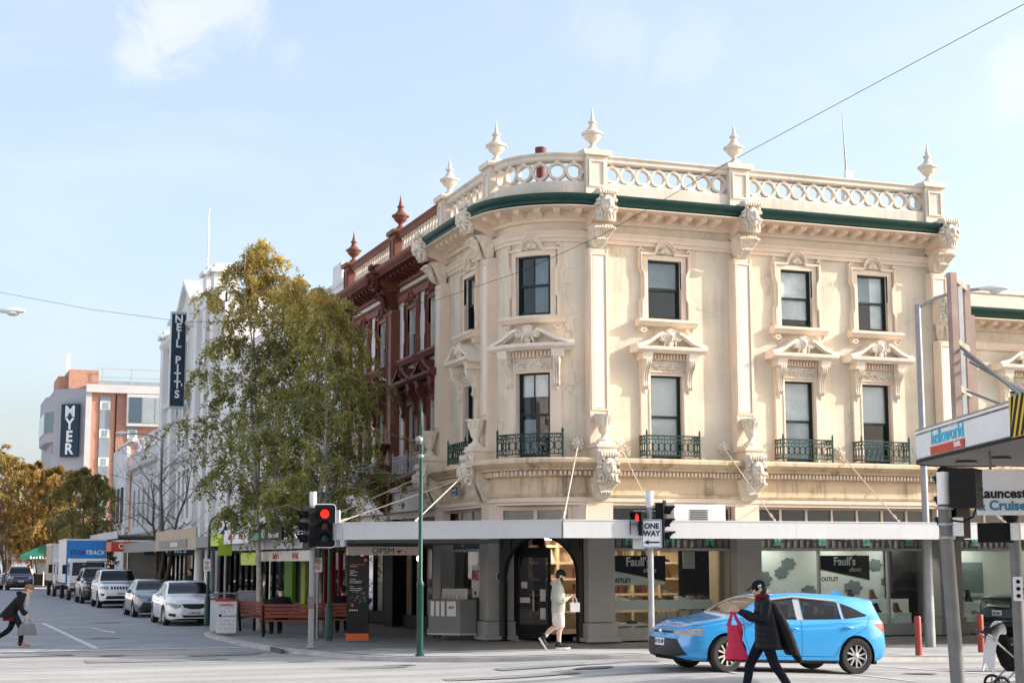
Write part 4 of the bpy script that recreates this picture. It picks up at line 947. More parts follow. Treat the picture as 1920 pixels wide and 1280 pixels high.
SH = {}
def shoe(kind, mt, x, y, z, rz, label, grp):
    k = (kind, mt)
    if k not in SH: SH[k] = shoe_mb({'boot': .26, 'shoe': .10, 'high': .34}[kind]).mesh('shoe', mt, 50)
    return tag(link('shoe' if kind == 'shoe' else 'boot', SH[k], None, (x, y, z), rz), label, 'shoe' if kind == 'shoe' else 'boot', grp)
rs = random.Random(5)
SHT = ['shoe_black', 'shoe_brown', 'shoe_white', 'shoe_tan', 'shoe_grey']; CN = dict(shoe_black='black', shoe_brown='brown', shoe_white='white', shoe_tan='tan', shoe_grey='grey')
for i in range(9):
    x = 16.5+.34*i; c = SHT[(i*2) % 5]; c2 = c
    for dy in (0, .13): shoe('shoe', c, x+.02*dy, 37.42+dy, 1.10, .25, f'{CN[c]} low shoe, {["front", "rear"][dy > 0]} one of the {["first", "second", "third", "fourth", "fifth", "sixth", "seventh", "eighth", "ninth"][i]} pair from the left on the display table', 'shoes on the display table')
for i in range(6):
    x = 16.65+.5*i; c = SHT[(i*3+2) % 5]; shoe('shoe', c, x, 37.45, .50, .1, f'{CN[c]} low shoe, {["first", "second", "third", "fourth", "fifth", "sixth"][i]} from the left on the shelf under the display table', 'shoes under the display table')
for zi, z in enumerate((.78, 1.23, 1.65, 2.08)):
    for i in range(7):
        c = SHT[rs.randrange(5)]; shoe(['boot', 'high', 'shoe'][rs.randrange(3)], c, 15.1+.68*i+rs.random()*.1, 39.62, z, rs.random()*.6, f'{CN[c]} footwear, {["first", "second", "third", "fourth", "fifth", "sixth", "seventh"][i]} from the left on the {["lowest", "second lowest", "second highest", "highest"][zi]} lit back shelf', 'footwear on the back shelves')
for i, (x, zt, c, kind, lb) in enumerate([(23.75, 1.06, 'shoe_black', 'boot', 'black ankle boot on the leftmost tall white plinth'), (24.45, 1.06, 'shoe_brown', 'boot', 'brown ankle boot on a tall white plinth in the shop window'), (25.15, 1.06, 'shoe_black', 'boot', 'black ankle boot on the rightmost tall plinth before the dark panel'),
                                    (24.3, .70, 'shoe_black', 'boot', 'black ankle boot on the left low white plinth'), (24.95, .70, 'shoe_brown', 'boot', 'brown ankle boot on the right low white plinth'), (27.6, .95, 'shoe_black', 'high', 'black tall boot left in the annex window'), (27.5, .62, 'shoe_grey', 'shoe', 'grey shoe low in the annex window'), (28.35, .70, 'shoe_black', 'shoe', 'black low shoe low in the annex window'), (30.0, .95, 'shoe_black', 'boot', 'black boot right in the annex window'), (29.4, .62, 'shoe_white', 'shoe', 'white shoe low in the annex window')]):
    yy = 37.45 if zt > .9 else 37.05
    shoe(kind, c, x, yy, zt, .2, lb, None); shoe(kind, c, x+.10, yy+.14, zt, .35, lb+', its pair behind', None)
    tag(MB().box(x-.24, x+.30, yy-.2, yy+.26, .40, zt).build('display_plinth', 'display_white'), f'white display plinth under the {lb.split(" on ")[0].split(" left")[0].split(" low in")[0].split(" right")[0]}, {["left tall", "middle tall", "right tall", "left low", "right low", "annex left tall", "annex left low", "annex mid low", "annex right tall", "annex right low"][i]} one', 'plinth', 'white display plinths')
for i, (x, w, c) in enumerate([(17.9, .3, 'box_pale'), (18.25, .28, 'box_pale'), (18.6, .3, 'shelf_back'), (18.95, .3, 'box_pale')]):
    tag(MB().box(x, x+w, 37.62, 37.9, .50, .74+.03*i).box(x-.005, x+w+.005, 37.61, 37.91, .69+.03*i, .75+.03*i).build('shoe_box', c), f'{["first", "second", "third", "fourth"][i]} pale shoe box from the left on the shelf under the display table', 'box', 'shoe boxes under the table')
for i, (x, y) in enumerate([(15.6, 38.9), (17.3, 38.6), (18.9, 38.6)]):
    l = thing('ceiling_lamp', f'{["", "middle ", ""][i]}round ceiling lamp {["nearest the corner door", "of the shoe shop", "farthest from the corner door"][i]}', 'lamp', (x, y, 2.76), group='shop ceiling lamps')
    MB().lathe([(0, 0), (.30, 0), (.32, -.04), (.30, -.06), (0, -.06)], 20, (x, y, 2.765)).build('housing', 'shop_grey', l); MB().lathe([(0, 0), (.28, 0), (.27, -.03), (0, -.045)], 20, (x, y, 2.702)).build('diffuser', 'lamp_glow', l)
for i, (x, y) in enumerate([(21.3, 37.15), (23.3, 37.15), (25.0, 37.05), (27.8, 37.3), (30.6, 37.3)]):
    l = thing('spot_lamp', f'{["first", "second", "third", "fourth", "fifth"][i]} small white window lamp from the left above the shoe displays', 'lamp', (x, y, 2.7), group='window display lamps')
    MB().lathe([(0, 0), (.14, 0), (.15, -.04), (.13, -.06), (0, -.06)], 14, (x, y, 2.765)).build('housing', 'shop_grey', l); MB().lathe([(0, 0), (.12, 0), (.12, -.02), (0, -.03)], 14, (x, y, 2.702)).build('diffuser', 'lamp_white', l)
def faulls(x0, z0, y, w, h, backing, label):
    s = thing('shop_sign', label, 'sign', (x0+w/2, y, z0))
    MB().prism([(x0, z0+h), (x0+w, z0+h), (x0+w, z0+.12*h), (x0, z0+.52*h)], 'y', y, y+.02).build('black_panel', 'sign_black', s)
    MB().strip([(x0, z0+.505*h), (x0+w, z0+.105*h)], .022, y-.004, y+.018).build('gold_edge', 'sign_gold', s)
    if backing: MB().prism([(x0, z0+.50*h), (x0+w*.98, z0+.10*h), (x0+w*.98, z0), (x0, z0)], 'y', y+.004, y+.018).build('pale_panel', 'display_white', s)
    text("Faull's", h*.42, 'white_print', s, (x0+w*.50, y-.006, z0+h*.78), bold=.006, xs=.92)
    text('shoes', h*.24, 'white_print', s, (x0+w*.70, y-.006, z0+h*.50), shear=.4, xs=.9)
    text('OUTLET', h*.2, 'black_print', s, (x0+w*.03, y-.006, z0+h*.15), align='LEFT', bold=.006, xs=.85, spacing=1.15)
faulls(16.22, 1.50, 36.70, 1.55, .74, True, 'black and white shoe outlet sign in the window nearest the door')
faulls(22.32, 1.50, 36.70, 1.55, .74, False, 'black shoe outlet sign on glass in the wide middle window')
faulls(30.3, 1.50, 36.70, 1.55, .74, False, 'black shoe outlet sign in the annex window at right')
# ghost lettering on the fascia
mat('ghost_print', (.52, .52, .52), .5, 0); text('polly', .26, 'ghost_print', awn, (17.2, 31.595, 2.79), ext=.002)

# ------------------------------------------------------------------ corner entrance and left bay
glass('street_glass_dark', (.4, .44, .46), .03, .02); DL = (14.62, 37.37, 0); DR = -PI/4
ar_ = MB(); hole = arc(0, 1.72, 1.0, 0, 180, 16)
poly = [(-1.15, .12), (-1.15, 2.78), (1.15, 2.78), (1.15, .12), (1.0, .12)]+hole+[(-1.0, .12)]
ar_.prism(poly, 'y', -.08, .08); en = ar_.build('door_surround', 'shop_grey_dark', B, DL, DR)
MB().strip([(1.0, .12)]+hole+[(-1.0, .12)], .05, -.11, .0).build('arch_moulding', 'door_black', en, DL, DR)
for k in range(9): MB().box(-1.08+.27*k-.012, -1.08+.27*k+.012, -.10, -.08, 2.4 if abs(k-4) > 2 else 2.70, 2.77).build('spindle', 'door_black', en, DL, DR)
dl = MB(); dl.box(-.86, -.78, .3, .36, .14, 2.45); dl.box(.02, .10, .3, .36, .14, 2.45); dl.box(-.78, .02, .3, .36, .14, .5); dl.box(-.78, .02, .3, .36, 2.2, 2.45); dl.box(-.78, .02, .3, .36, 1.15, 1.22)
do = dl.build('door', 'door_black', B, DL, DR); MB().quad((-.78, .33, .5), (.02, .33, .5), (.02, .33, 2.2), (-.78, .33, 2.2)).build('pane', 'street_glass_dark', do, DL, DR)
for (x, z, w, h) in ((-.10, 1.24, .15, .30), (-.10, .78, .15, .28), (-.60, 1.12, .28, .13), (-.62, 1.5, .16, .16)): MB().box(x-w/2, x+w/2, .285, .297, z-h/2, z+h/2).build('notice', 'box_pale', do, DL, DR)
MB().cbox((-.35, .27, 1.1), (.04, .06, .5)).build('handle', 'shop_grey', do, DL, DR)
wc = MB(); wc.box(-1.6, -.92, 1.2, 1.26, .3, 2.7); wc.build('partition_wall', 'curtain_dark', B, DL, DR)
pq = MB(); pq.add([(.17*math.cos(2*PI*j/24), -.015, .14*math.sin(2*PI*j/24)) for j in range(24)], [tuple(range(24))]); mat('plaque_blue', (.08, .13, .17), .5, .1, 4); mat('sign_blue', (.03, .08, .22), .5, .1, 4)
pq = pq.build('blue_plaque', 'plaque_blue', None, (13.84, 38.19, 1.72), 0); tag(pq, 'oval blue heritage plaque on the grey column left of the door', 'plaque')
o_ = MB().torus((0, -.018, 0), .155, .010, 24, 5, 'y'); o_.xf(Matrix.Diagonal((1.05, 1, .88, 1))); o_.build('rim', 'display_white', pq, (13.84, 38.19, 1.72), 0)
st_ = tag(MB().box(-.24, .24, -.02, .0, -.12, .12).build('street_sign', 'sign_blue', None, (13.30, 40.45, 3.98), -PI/2), 'small blue street name plate under the left ledge', 'sign')
smudge(6, .34, .08, 'awning_fascia', st_, (13.278, 40.45, 4.02), -PI/2, seed=3); smudge(4, .26, .06, 'awning_fascia', st_, (13.278, 40.45, 3.91), -PI/2, seed=4)
shopfront(B, .70, 3.98, [], (XL, 42.95, 0), -PI/2, gl='sash_glass'); MB().box(XL+1.6, XL+1.65, 39, 42.9, .3, 2.77).build('display_backdrop', 'curtain_dark', B)
mat('shelf_dim', (.3, .35, .33), .6, .05, 2); MB().box(XL+.35, XL+1.1, 39.2, 41.8, .95, 1.02).build('display_shelf', 'display_white', B)
sp = thing('sale_poster', 'white poster with pink SALE lettering in the left shop window', 'poster', (XL+.1, 40.35, 1.2))
MB().box(-.33, .33, .115, .125, 1.15, 2.0).build('sheet', 'white_print', sp, (XL, 40.35, 0), -PI/2); text('SALE', .34, 'poster_pink', sp, (XL+.105, 40.35, 1.72), -PI/2, xs=.72, bold=.02); smudge(4, .22, .09, 'black_print', sp, (XL+.112, 40.35, 1.26), -PI/2, seed=5)
dc = thing('display_bin', 'grey slanted bargain bin on castors outside the left shop window', 'display bin', (12.95, 39.3, .12), 0)
mat('bin_grey', (.24, .24, .24), .55, .05, 3)
BL, BR = (12.95, 39.35, .12), R_(-38)
MB().prism([(-.62, -.30), (.30, -.42), (.62, -.10), (.62, .34), (-.62, .34)], 'z', .14, 1.0).build('body', 'bin_grey', dc, BL, BR)
MB().prism([(-.64, -.32), (.31, -.45), (.65, -.11), (.65, .36), (-.64, .36)], 'z', .10, .15).build('base_rail', 'awning_fascia', dc, BL, BR)
for x, y in ((-.5, -.2), (.4, -.25), (.5, .25), (-.5, .25)): MB().lathe([(0, -.02), (.045, -.02), (.045, .02), (0, .02)], 12).xf(Matrix.Translation((x, y, .05)) @ Matrix.Rotation(PI/2, 4, 'X')).build('castor', 'lead', dc, BL, BR)
a_ = math.atan2(-.12, .92)
for x, w in ((-.50, .10), (-.35, .10), (-.20, .10), (.05, .26)):
    MB().box(-w/2, w/2, -.012, 0, -.19, .19).build('price_card', 'white_print', dc, Vector(BL)+Matrix.Rotation(BR, 3, 'Z') @ Vector((x, -.30-.13*(x+.62)-.004, .77)), BR+a_)
text('$69', .10, 'black_print', dc, Vector(BL)+Matrix.Rotation(BR, 3, 'Z') @ Vector((.05, -.41, .80)), BR+a_)
kr = thing('shoe_crate', 'clear crate of shoes on top of the grey bargain bin', 'crate', (12.95, 39.35, 1.12)); MB().box(-.28, .42, -.2, .2, 1.005, 1.28).build('box', 'frosted_glass', kr, (12.95, 39.35, .12), BR)
for i in range(4): MB().add(shoe_mb().v, shoe_mb().f).build('shoe', SHT[i], kr, Vector((12.95, 39.35, 1.13))+Matrix.Rotation(BR, 3, 'Z') @ Vector((-.18+.14*i, 0, 0)), BR+PI/2)
# ------------------------------------------------------------------ left street: shopfronts, awnings and the buildings beyond
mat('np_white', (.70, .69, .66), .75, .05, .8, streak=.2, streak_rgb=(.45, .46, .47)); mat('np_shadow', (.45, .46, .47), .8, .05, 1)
mat('brick_orange', (.50, .255, .18), .85, .10, 1.5, fine=.15); mat('concrete_pale', (.56, .54, .53), .8, .06, .6, streak=.2); mat('concrete_lilac', (.42, .41, .43), .8, .05, .6, streak=.15)
mat('spandrel_grey', (.26, .30, .34), .4, .06, 1); mat('glass_blue', (.05, .09, .12), .06, .1, 1, spec=.8); mat('glass_grey', (.30, .34, .36), .1, .1, 1, spec=.6); mat('sign_navy', (.012, .035, .06), .4, .08, 2)
mat('steel_pale', (.5, .5, .5), .4, 0, metal=.6); mat('awn_brown', (.42, .34, .24), .7, .06, 2); mat('awn_grey', (.20, .20, .20), .6, .06, 2); mat('sign_red', (.50, .055, .025), .5, .05, 2); mat('sign_lime', (.42, .55, .05), .5, .05, 2); mat('shop_green', (.16, .42, .03), .5, .05, 1)
mat('shop_black', (.010, .010, .011), .5, .1, 2, spec=.12); mat('frame_steel', (.20, .20, .20), .4, .05, 2, metal=.3); mat('red_panel', (.45, .02, .02), .5, .05, 2); mat('sign_cream', (.55, .50, .44), .6, .04, 2); mat('print_red', (.42, .03, .02), .6, 0)
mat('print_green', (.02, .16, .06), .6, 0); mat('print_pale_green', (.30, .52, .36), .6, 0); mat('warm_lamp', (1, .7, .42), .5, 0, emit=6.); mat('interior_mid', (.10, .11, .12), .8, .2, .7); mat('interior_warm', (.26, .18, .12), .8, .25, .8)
glass('street_glass', (.55, .60, .62), .05, .01, wavy=.03)
def shop_row(par, y0, y1, panes, frame, z0=.5, z1=2.5, back='interior_mid', x=XL, riser='shop_black'):
    """glazed shop front facing the left street (local x runs towards the camera)"""
    L = y1-y0; loc = (x, y1, 0); n = panes; w = L/n; m = MB()
    m.box(0, L, .06, .2, z1, z1+.35); m.box(0, L, .06, .2, z0-.06, z0)
    for i in range(n+1): m.box(max(0, i*w-.05), min(L, i*w+.05), .05, .19, .12, z1)
    o = m.build('shop_window', frame, par, loc, -PI/2)
    for i in range(n): MB().quad((i*w+.05, .13, z0), ((i+1)*w-.05, .13, z0), ((i+1)*w-.05, .13, z1), (i*w+.05, .13, z1)).build('pane', 'street_glass', o, loc, -PI/2)
    MB().box(0, L, .04, .22, .12, z0-.06).build('stall_riser', riser, par, loc, -PI/2)
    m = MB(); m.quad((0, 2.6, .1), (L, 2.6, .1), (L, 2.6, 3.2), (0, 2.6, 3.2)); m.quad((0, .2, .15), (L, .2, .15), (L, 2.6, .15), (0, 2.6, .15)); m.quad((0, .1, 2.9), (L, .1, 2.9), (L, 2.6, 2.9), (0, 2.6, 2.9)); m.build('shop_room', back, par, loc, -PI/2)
    return o
def street_awning(par, y0, y1, z0, z1, mt, xo=9.0, soffit='awning_soffit', name='awning'):
    a = MB().box(xo+.06, XL, y0, y1, z0+.12, z0+.2).build(name, soffit, par); MB().box(xo, xo+.055, y0, y1, z0, z1).build('fascia_panel', mt, a)
    return a
# red building ground floor: optician
shop_row(RB, 42.98, 47.2, 4, 'shop_black'); shop_row(RB, 48.2, 54.1, 5, 'shop_black', back='interior_warm')
MB().box(XL-.25, XL+.1, 47.2, 48.2, .12, 3.4).build('column', 'shop_black', RB); MB().box(XL-.02, XL+.02, 42.96, 54.15, 2.85, 3.4).build('shop_fascia', 'shop_black', RB)
street_awning(RB, 42.96, 54.1, 2.46, 2.74, 'awning_fascia', 9.4)
for i, (y, z) in enumerate([(44.2, 2.2), (46.0, 2.3), (49.5, 2.2), (51.2, 2.35), (53.0, 2.2)]):
    l = thing('pendant_lamp', f'{["first", "second", "third", "fourth", "fifth"][i]} small warm lamp inside the optician shop, counted from the corner', 'lamp', (XL+1.3, y, 2.9), group='shop lamps'); MB().sphere((XL+1.3, y, z), .09, 10, 6).build('bulb', 'warm_lamp', l); MB().bar((XL+1.3, y, z+.08), (XL+1.3, y, 2.9), .012).build('cord', 'shop_black', l)
os_ = thing('hanging_sign', 'cream lightbox sign reading OPSM under the awning chamfer', 'sign', (10.9, 38.0, 2.3))
MB().box(9.72, 11.62, 38.0, 38.16, 2.26, 2.47).build('box', 'sign_cream', os_); text('OPSM', .20, 'black_print', os_, (10.62, 37.99, 2.36), xs=1.15)
h_ = MB(); h_.prism([(0, -.055), (.055, .01), (.05, .04), (.025, .05), (0, .03), (-.025, .05), (-.05, .04), (-.055, .01)], 'y', -.006, 0); h_.build('heart', 'print_red', os_, (11.03, 37.99, 2.345)); text('(i)', .06, 'black_print', os_, (11.2, 37.99, 2.33))
for x in (10.0, 11.4): MB().bar((x, 38.08, 2.47), (x, 38.08, 2.78), .025).build('hanger', 'shop_black', os_)
# Sally's row: Y 54.2 to 66
SB = thing('white_shop_building', 'pale rendered shop building mostly hidden behind the birch', 'building', (XL, 64, 0))
wh = [(2.2+3.1*i-.5, 2.2+3.1*i+.5, z, z+1.7) for i in range(8) for z in (4.6, 7.9)]
wall_mb(0, 25.6, 3.2, 11.6, wh, .2).build('wall', 'np_white', SB, (XL, 79.8, 0), -PI/2)
for i in range(8):
    for z in (4.6, 7.9): window(SB, (XL, 79.8-(2.2+3.1*i), 0), -PI/2, .5, z, z+1.7, dict(), frame='white_iron')
MB().box(XL, 24, 54.2, 79.8, 11.55, 11.6).build('roof', 'roof_grey', SB)
for nm, pr in (('cornice', [(-.1, 10.7), (.15, 10.7), (.4, 10.95), (.4, 11.1), (-.1, 11.2)]), ('parapet', [(-.3, 11.2), (.05, 11.2), (.05, 12.1), (.12, 12.15), (.12, 12.3), (-.3, 12.3)]), ('ledge', [(-.1, 7.0), (.2, 7.05), (.2, 7.2), (-.1, 7.25)])): course(nm, pr, 'np_white', [(XL, 79.8), (XL, 54.2)], SB)
MB().box(XL+.2, XL+1.0, 56.0, 57.4, 12.2, 13.2).build('chimney', 'red_wall', SB)
shop_row(SB, 54.2, 57.5, 3, 'red_panel', back='interior_warm', riser='red_panel'); shop_row(SB, 57.5, 65.5, 6, 'frame_steel'); shop_row(SB, 65.5, 72.5, 5, 'shop_black'); shop_row(SB, 72.5, 79.8, 5, 'shop_black')
MB().box(XL-.05, XL+.1, 62.5, 64.0, .12, 2.7).build('green_panel', 'shop_green', SB); MB().box(XL-.05, XL+.1, 60.2, 60.9, .12, 2.7).build('green_panel', 'sign_lime', SB)
street_awning(SB, 54.2, 57.2, 2.60, 2.975, 'awn_grey'); street_awning(SB, 57.2, 68, 2.55, 3.35, 'awn_brown'); aw2 = street_awning(SB, 68, 79.8, 2.55, 3.0, 'awn_grey')
ns = MB().box(9.0-.03, 8.98, 59.2, 66.8, 2.62, 2.95).build('name_board', 'awn_grey', SB); smudge(8, 1.9, .2, 'white_print', ns, (8.965, 62.4, 2.79), -PI/2, seed=6)
for i, y in enumerate((58.6, 61.0)): tag(MB().lathe([(0, .12), (.26, .12), (.26, .2), (.21, .22), (.19, 2.55), (.24, 2.6), (0, 2.6)], 16, (9.75, y, 0)).build('awning_column', 'np_white', smooth=40), f'thick white round awning column, {["nearer", "farther"][i]} of the pair', 'column', 'round awning columns')
def fascia_sign(y0, y1, z0, z1, mt, label, txts, x=8.96):
    s = thing('fascia_sign', label, 'sign', (x, (y0+y1)/2, z0)); MB().box(x-.06, x-.005, y0, y1, z0, z1).build('board', mt, s)
    for t_, sz, m_, dy, z, kw in txts: text(t_, sz, m_, s, (x-.065, (y0+y1)/2+dy, z), -PI/2, **kw)
    return s
fascia_sign(51.2, 54.0, 2.62, 3.05, 'sign_lime', 'lime green blank fascia sign beside the nail salon board', [])
fascia_sign(46.75, 50.95, 2.66, 3.10, 'white_print', 'white fascia sign with red nail salon lettering', [("Sally's", .30, 'print_red', .9, 2.88, dict(shear=.3)), ('NAIL', .30, 'print_red', -.9, 2.88, dict(bold=.008))])
fascia_sign(42.0, 46.6, 2.70, 3.02, 'shop_black', 'black fascia sign with pale green letters ending in HO', [('HO', .34, 'print_pale_green', .25, 2.87, dict(bold=.012))])
smudge(5, 1.2, .28, 'print_pale_green', bpy.data.objects['fascia_sign.002'], (8.89, 45.6, 2.86), -PI/2, seed=7); smudge(7, 1.4, .14, 'white_print', bpy.data.objects['fascia_sign.002'], (8.89, 43.0, 2.83), -PI/2, seed=8)
us = thing('under_awning_sign', 'long cream sign with red nail salon lettering under the awning', 'sign', (9.4, 44, 2.2)); MB().box(9.35, 9.45, 40.6, 47.4, 2.12, 2.40).build('board', 'sign_cream', us)
text("Sally's", .25, 'print_red', us, (9.345, 44.9, 2.26), -PI/2, bold=.006, xs=1.5, shear=.15); text('NAIL', .25, 'print_red', us, (9.345, 42.3, 2.26), -PI/2, bold=.006, xs=1.5, shear=.15)
for y in (41.2, 46.8): MB().bar((9.4, y, 2.40), (9.4, y, 2.75), .02).build('hanger', 'shop_black', us)
ls = thing('lime_logo_sign', 'small square lime green logo sign under the awning', 'sign', (9.3, 48.6, 2.1)); MB().box(9.3, 9.4, 47.6, 50.0, 2.0, 2.38).build('board', 'sign_lime', ls); text('R', .28, 'sign_cream', ls, (9.295, 48.8, 2.19), -PI/2)

# white department-store building with the vertical sign
NB = thing('white_gabled_building', 'tall white classical building with gable, arched windows and flagpole', 'building', (XL, 90, 0))
Y0, Y1 = 79.85, 101.5; NL = Y1-Y0; NLOC = (XL, Y1, 0)
uu = lambda y: Y1-y
nh = [(uu(91.8)+k*1.25-.42, uu(91.8)+k*1.25+.42, 12.4, 15.0) for k in (-2, -1, 0, 1, 2)]+[(uu(91.8)+k*3.1-.6, uu(91.8)+k*3.1+.6, 8.6, 11.2) for k in (-1, 0, 1)]+[(uu(91.8)+k*1.7-.45, uu(91.8)+k*1.7+.45, 4.6, 7.4) for k in (-2.5, -1.5, -.5, .5, 1.5)]+[(uu(83)-.5, uu(83)+.5, 6.0, 9.5), (uu(83)-.5, uu(83)+.5, 11, 14.4)]
wall_mb(0, NL, 3.0, 15.9, nh, .3).build('wall', 'np_white', NB, NLOC, -PI/2)
MB().add([(XL, Y0, 0), (28, Y0, 0), (28, Y0, 15.9), (XL, Y0, 15.9)], [(0, 1, 2, 3)]).build('side_wall', 'np_white', NB); MB().box(XL, 28, Y0, Y1, 15.85, 15.9).build('roof', 'roof_grey', NB)
for a, b_, c, d in nh:
    mb = MB(); mx_ = (a+b_)/2; mb.box(a, a+.06, .2, .28, c, d); mb.box(b_-.06, b_, .2, .28, c, d); mb.box(a, b_, .2, .28, (c+d)/2-.03, (c+d)/2+.03); w_ = mb.build('window', 'sash_green', NB, NLOC, -PI/2)
    MB().quad((a, .25, c), (b_, .25, c), (b_, .25, d), (a, .25, d)).build('pane', 'glass_blue', w_, NLOC, -PI/2)
for nm, pr in (('cornice', [(-.1, 15.4), (.2, 15.45), (.45, 15.7), (.45, 15.9), (-.1, 16.0)]), ('ledge', [(-.1, 11.6), (.25, 11.65), (.3, 11.85), (-.1, 11.95)]), ('ledge', [(-.1, 7.9), (.2, 7.95), (.25, 8.1), (-.1, 8.2)]), ('parapet', [(-.3, 15.95), (.0, 15.95), (.0, 16.5), (-.3, 16.5)])): course(nm, pr, 'np_white', [(XL, Y1), (XL, Y0)], NB)
for k in (-1, 0, 1):
    u_ = uu(91.8)+k*3.1; MB().strip(arc(u_, 10.5, .85, 0, 180, 12), .22, -.15, .02).build('arch_moulding', 'np_white', NB, NLOC, -PI/2); MB().strip([(u_-1.2, 11.45), (u_, 12.1), (u_+1.2, 11.45)], .15, -.25, .02).build('small_gable', 'np_white', NB, NLOC, -PI/2)
for y, zt in ((87.4, 16.7), (81.9, 17.2), (84.4, 17.5), (96.6, 16.6), (100.9, 16.2)):
    p_ = MB().box(uu(y)-.55, uu(y)+.55, -.35, 1.0, 3.2, zt).mesh('pier', 'np_white'); p_ = link('pier', p_, NB, NLOC, -PI/2)
    MB().box(uu(y)-.75, uu(y)+.75, -.55, 1.15, zt, zt+.22).box(uu(y)-.5, uu(y)+.5, -.3, .9, zt+.22, zt+.5).build('cap', 'np_white', p_, NLOC, -PI/2)
u_ = uu(92.0); MB().prism([(u_-4.2, 16.0), (u_+4.2, 16.0), (u_, 18.3)], 'y', -.1, .5).build('gable', 'np_white', NB, NLOC, -PI/2); MB().strip([(u_-4.3, 16.05), (u_, 18.4), (u_+4.3, 16.05)], .3, -.4, .55).build('gable_cornice', 'np_white', NB, NLOC, -PI/2)
for k in (-3, -2.2, -1.4, 1.4, 2.2, 3): MB().lathe([(0, 12.2), (.22, 12.2), (.18, 12.5), (.16, 15.0), (.24, 15.3), (0, 15.3)], 10, (0, 0, 0)).build('half_column', 'np_white', NB, Vector(NLOC)+Vector((-.12, -(uu(91.8)+k*1.25), 0)))
MB().box(NL-6.5, NL-.1, -.06, .1, .12, 3.2).build('shop_wall', 'np_shadow', NB, NLOC, -PI/2)
shop_row(NB, 80, 88.8, 5, 'shop_black'); shop_row(NB, 91.5, 101.4, 6, 'shop_black')
fp = thing('flagpole', 'thin white flagpole on the roof of the tall white building', 'flagpole', (XL+.4, 88.3, 16.9)); MB().tube([(XL+.4, 88.3, 16.9), (XL+.4, 88.3, 22)], [.07, .03], 8).build('pole', 'white_print', fp); MB().sphere((XL+.4, 88.3, 22.05), .09, 8, 6).build('ball', 'white_print', fp)
vs = thing('vertical_sign', 'tall navy blade sign with stacked white letters on the white building', 'sign', (12.8, 90.8, 10.9))
MB().box(12.55, 13.35, 90.6, 90.95, 10.95, 16.3).build('box', 'sign_navy', vs); MB().box(12.5, 13.40, 90.55, 91.0, 16.3, 16.44).build('cap', 'steel_pale', vs); MB().box(12.5, 13.40, 90.55, 91.0, 10.83, 10.95).build('base', 'steel_pale', vs)
for x_ in (12.53, 13.37): MB().box(x_-.02, x_+.02, 90.56, 90.99, 10.95, 16.3).build('edge_trim', 'steel_pale', vs)
for k, ch in enumerate("NEIL PITT'S"):
    if ch not in " '": text(ch, .62, 'white_print', vs, (12.95, 90.58, 16.0-.478*(k if k < 9 else 9.15)), bold=.018)
text("'", .5, 'white_print', vs, (13.2, 90.58, 12.05), bold=.018)
for z in (12.0, 15.4): MB().bar((13.3, 90.8, z), (13.75, 90.8, z), .08).build('bracket', 'steel_pale', vs)
nps = thing('under_awning_sign', 'navy under-awning sign with white serif store name', 'sign', (11, 82, 2.6)); MB().box(10.3, 12.9, 82.0, 82.12, 2.45, 2.95).build('board', 'sign_navy', nps); text("Neil Pitt's", .42, 'white_print', nps, (11.6, 81.98, 2.70), bold=.005)
street_awning(NB, 86.5, 101.5, 3.35, 3.75, 'concrete_pale', 9.4)
cw = thing('caseway_sign', 'red box sign with pale CASEWAY lettering on the awning edge', 'sign', (9.6, 80, 2.6)); MB().box(8.45, 10.45, 80.1, 82.5, 2.62, 3.1).build('box', 'sign_red', cw); text('CASEWAY', .36, 'white_print', cw, (9.62, 80.08, 2.87), bold=.004)
# farther low buildings on the right-hand side of the street
FB = thing('grey_parapet_building', 'pale grey two-storey shop building with stepped parapet urns', 'building', (XL, 110, 0))
fh = [(2+2.6*i-.5, 2+2.6*i+.5, 4.6, 7.2) for i in range(6)]
wall_mb(0, 16.4, 3.2, 9.0, fh, .25).build('wall', 'concrete_pale', FB, (XL, 118, 0), -PI/2); MB().box(XL, 26, 101.6, 118, 8.9, 9.0).build('roof', 'roof_grey', FB); MB().add([(XL, 101.6, 0), (26, 101.6, 0), (26, 101.6, 9), (XL, 101.6, 9)], [(0, 1, 2, 3)]).build('side_wall', 'concrete_pale', FB)
for a, b_, c, d in fh: w_ = MB().box(a, b_, .22, .26, (c+d)/2-.04, (c+d)/2+.04).box(a, a+.06, .2, .26, c, d).box(b_-.06, b_, .2, .26, c, d).build('window', 'white_iron', FB, (XL, 118, 0), -PI/2); MB().quad((a, .25, c), (b_, .25, c), (b_, .25, d), (a, .25, d)).build('pane', 'glass_blue', w_, (XL, 118, 0), -PI/2)
for nm, pr in (('cornice', [(-.1, 8.5), (.3, 8.7), (.35, 9.0), (-.1, 9.1)]), ('parapet', [(-.3, 9.0), (.05, 9.0), (.05, 9.7), (.12, 9.75), (.12, 9.9), (-.3, 9.9)]), ('ledge', [(-.1, 4.0), (.2, 4.05), (.2, 4.25), (-.1, 4.3)])): course(nm, pr, 'concrete_pale', [(XL, 118), (XL, 101.6)], FB)
for y in (102.2, 104.6, 107, 109.4, 112, 115): MB().lathe([(0, 0), (.3, 0), (.15, .2), (.35, .5), (.4, .7), (.2, .85), (0, 1.0)], 10, (XL+.1, y, 9.9)).build('parapet_urn', 'concrete_pale', FB)
MB().box(XL-.1, XL+.2, 101.6, 118, .1, 3.2).build('shop_wall', 'shop_black', FB); street_awning(FB, 101.6, 118, 2.9, 3.3, 'concrete_pale', 9.6)
GB_ = thing('brick_gable_building', 'orange brick building with sloping white gable coping', 'building', (16, 125, 0))
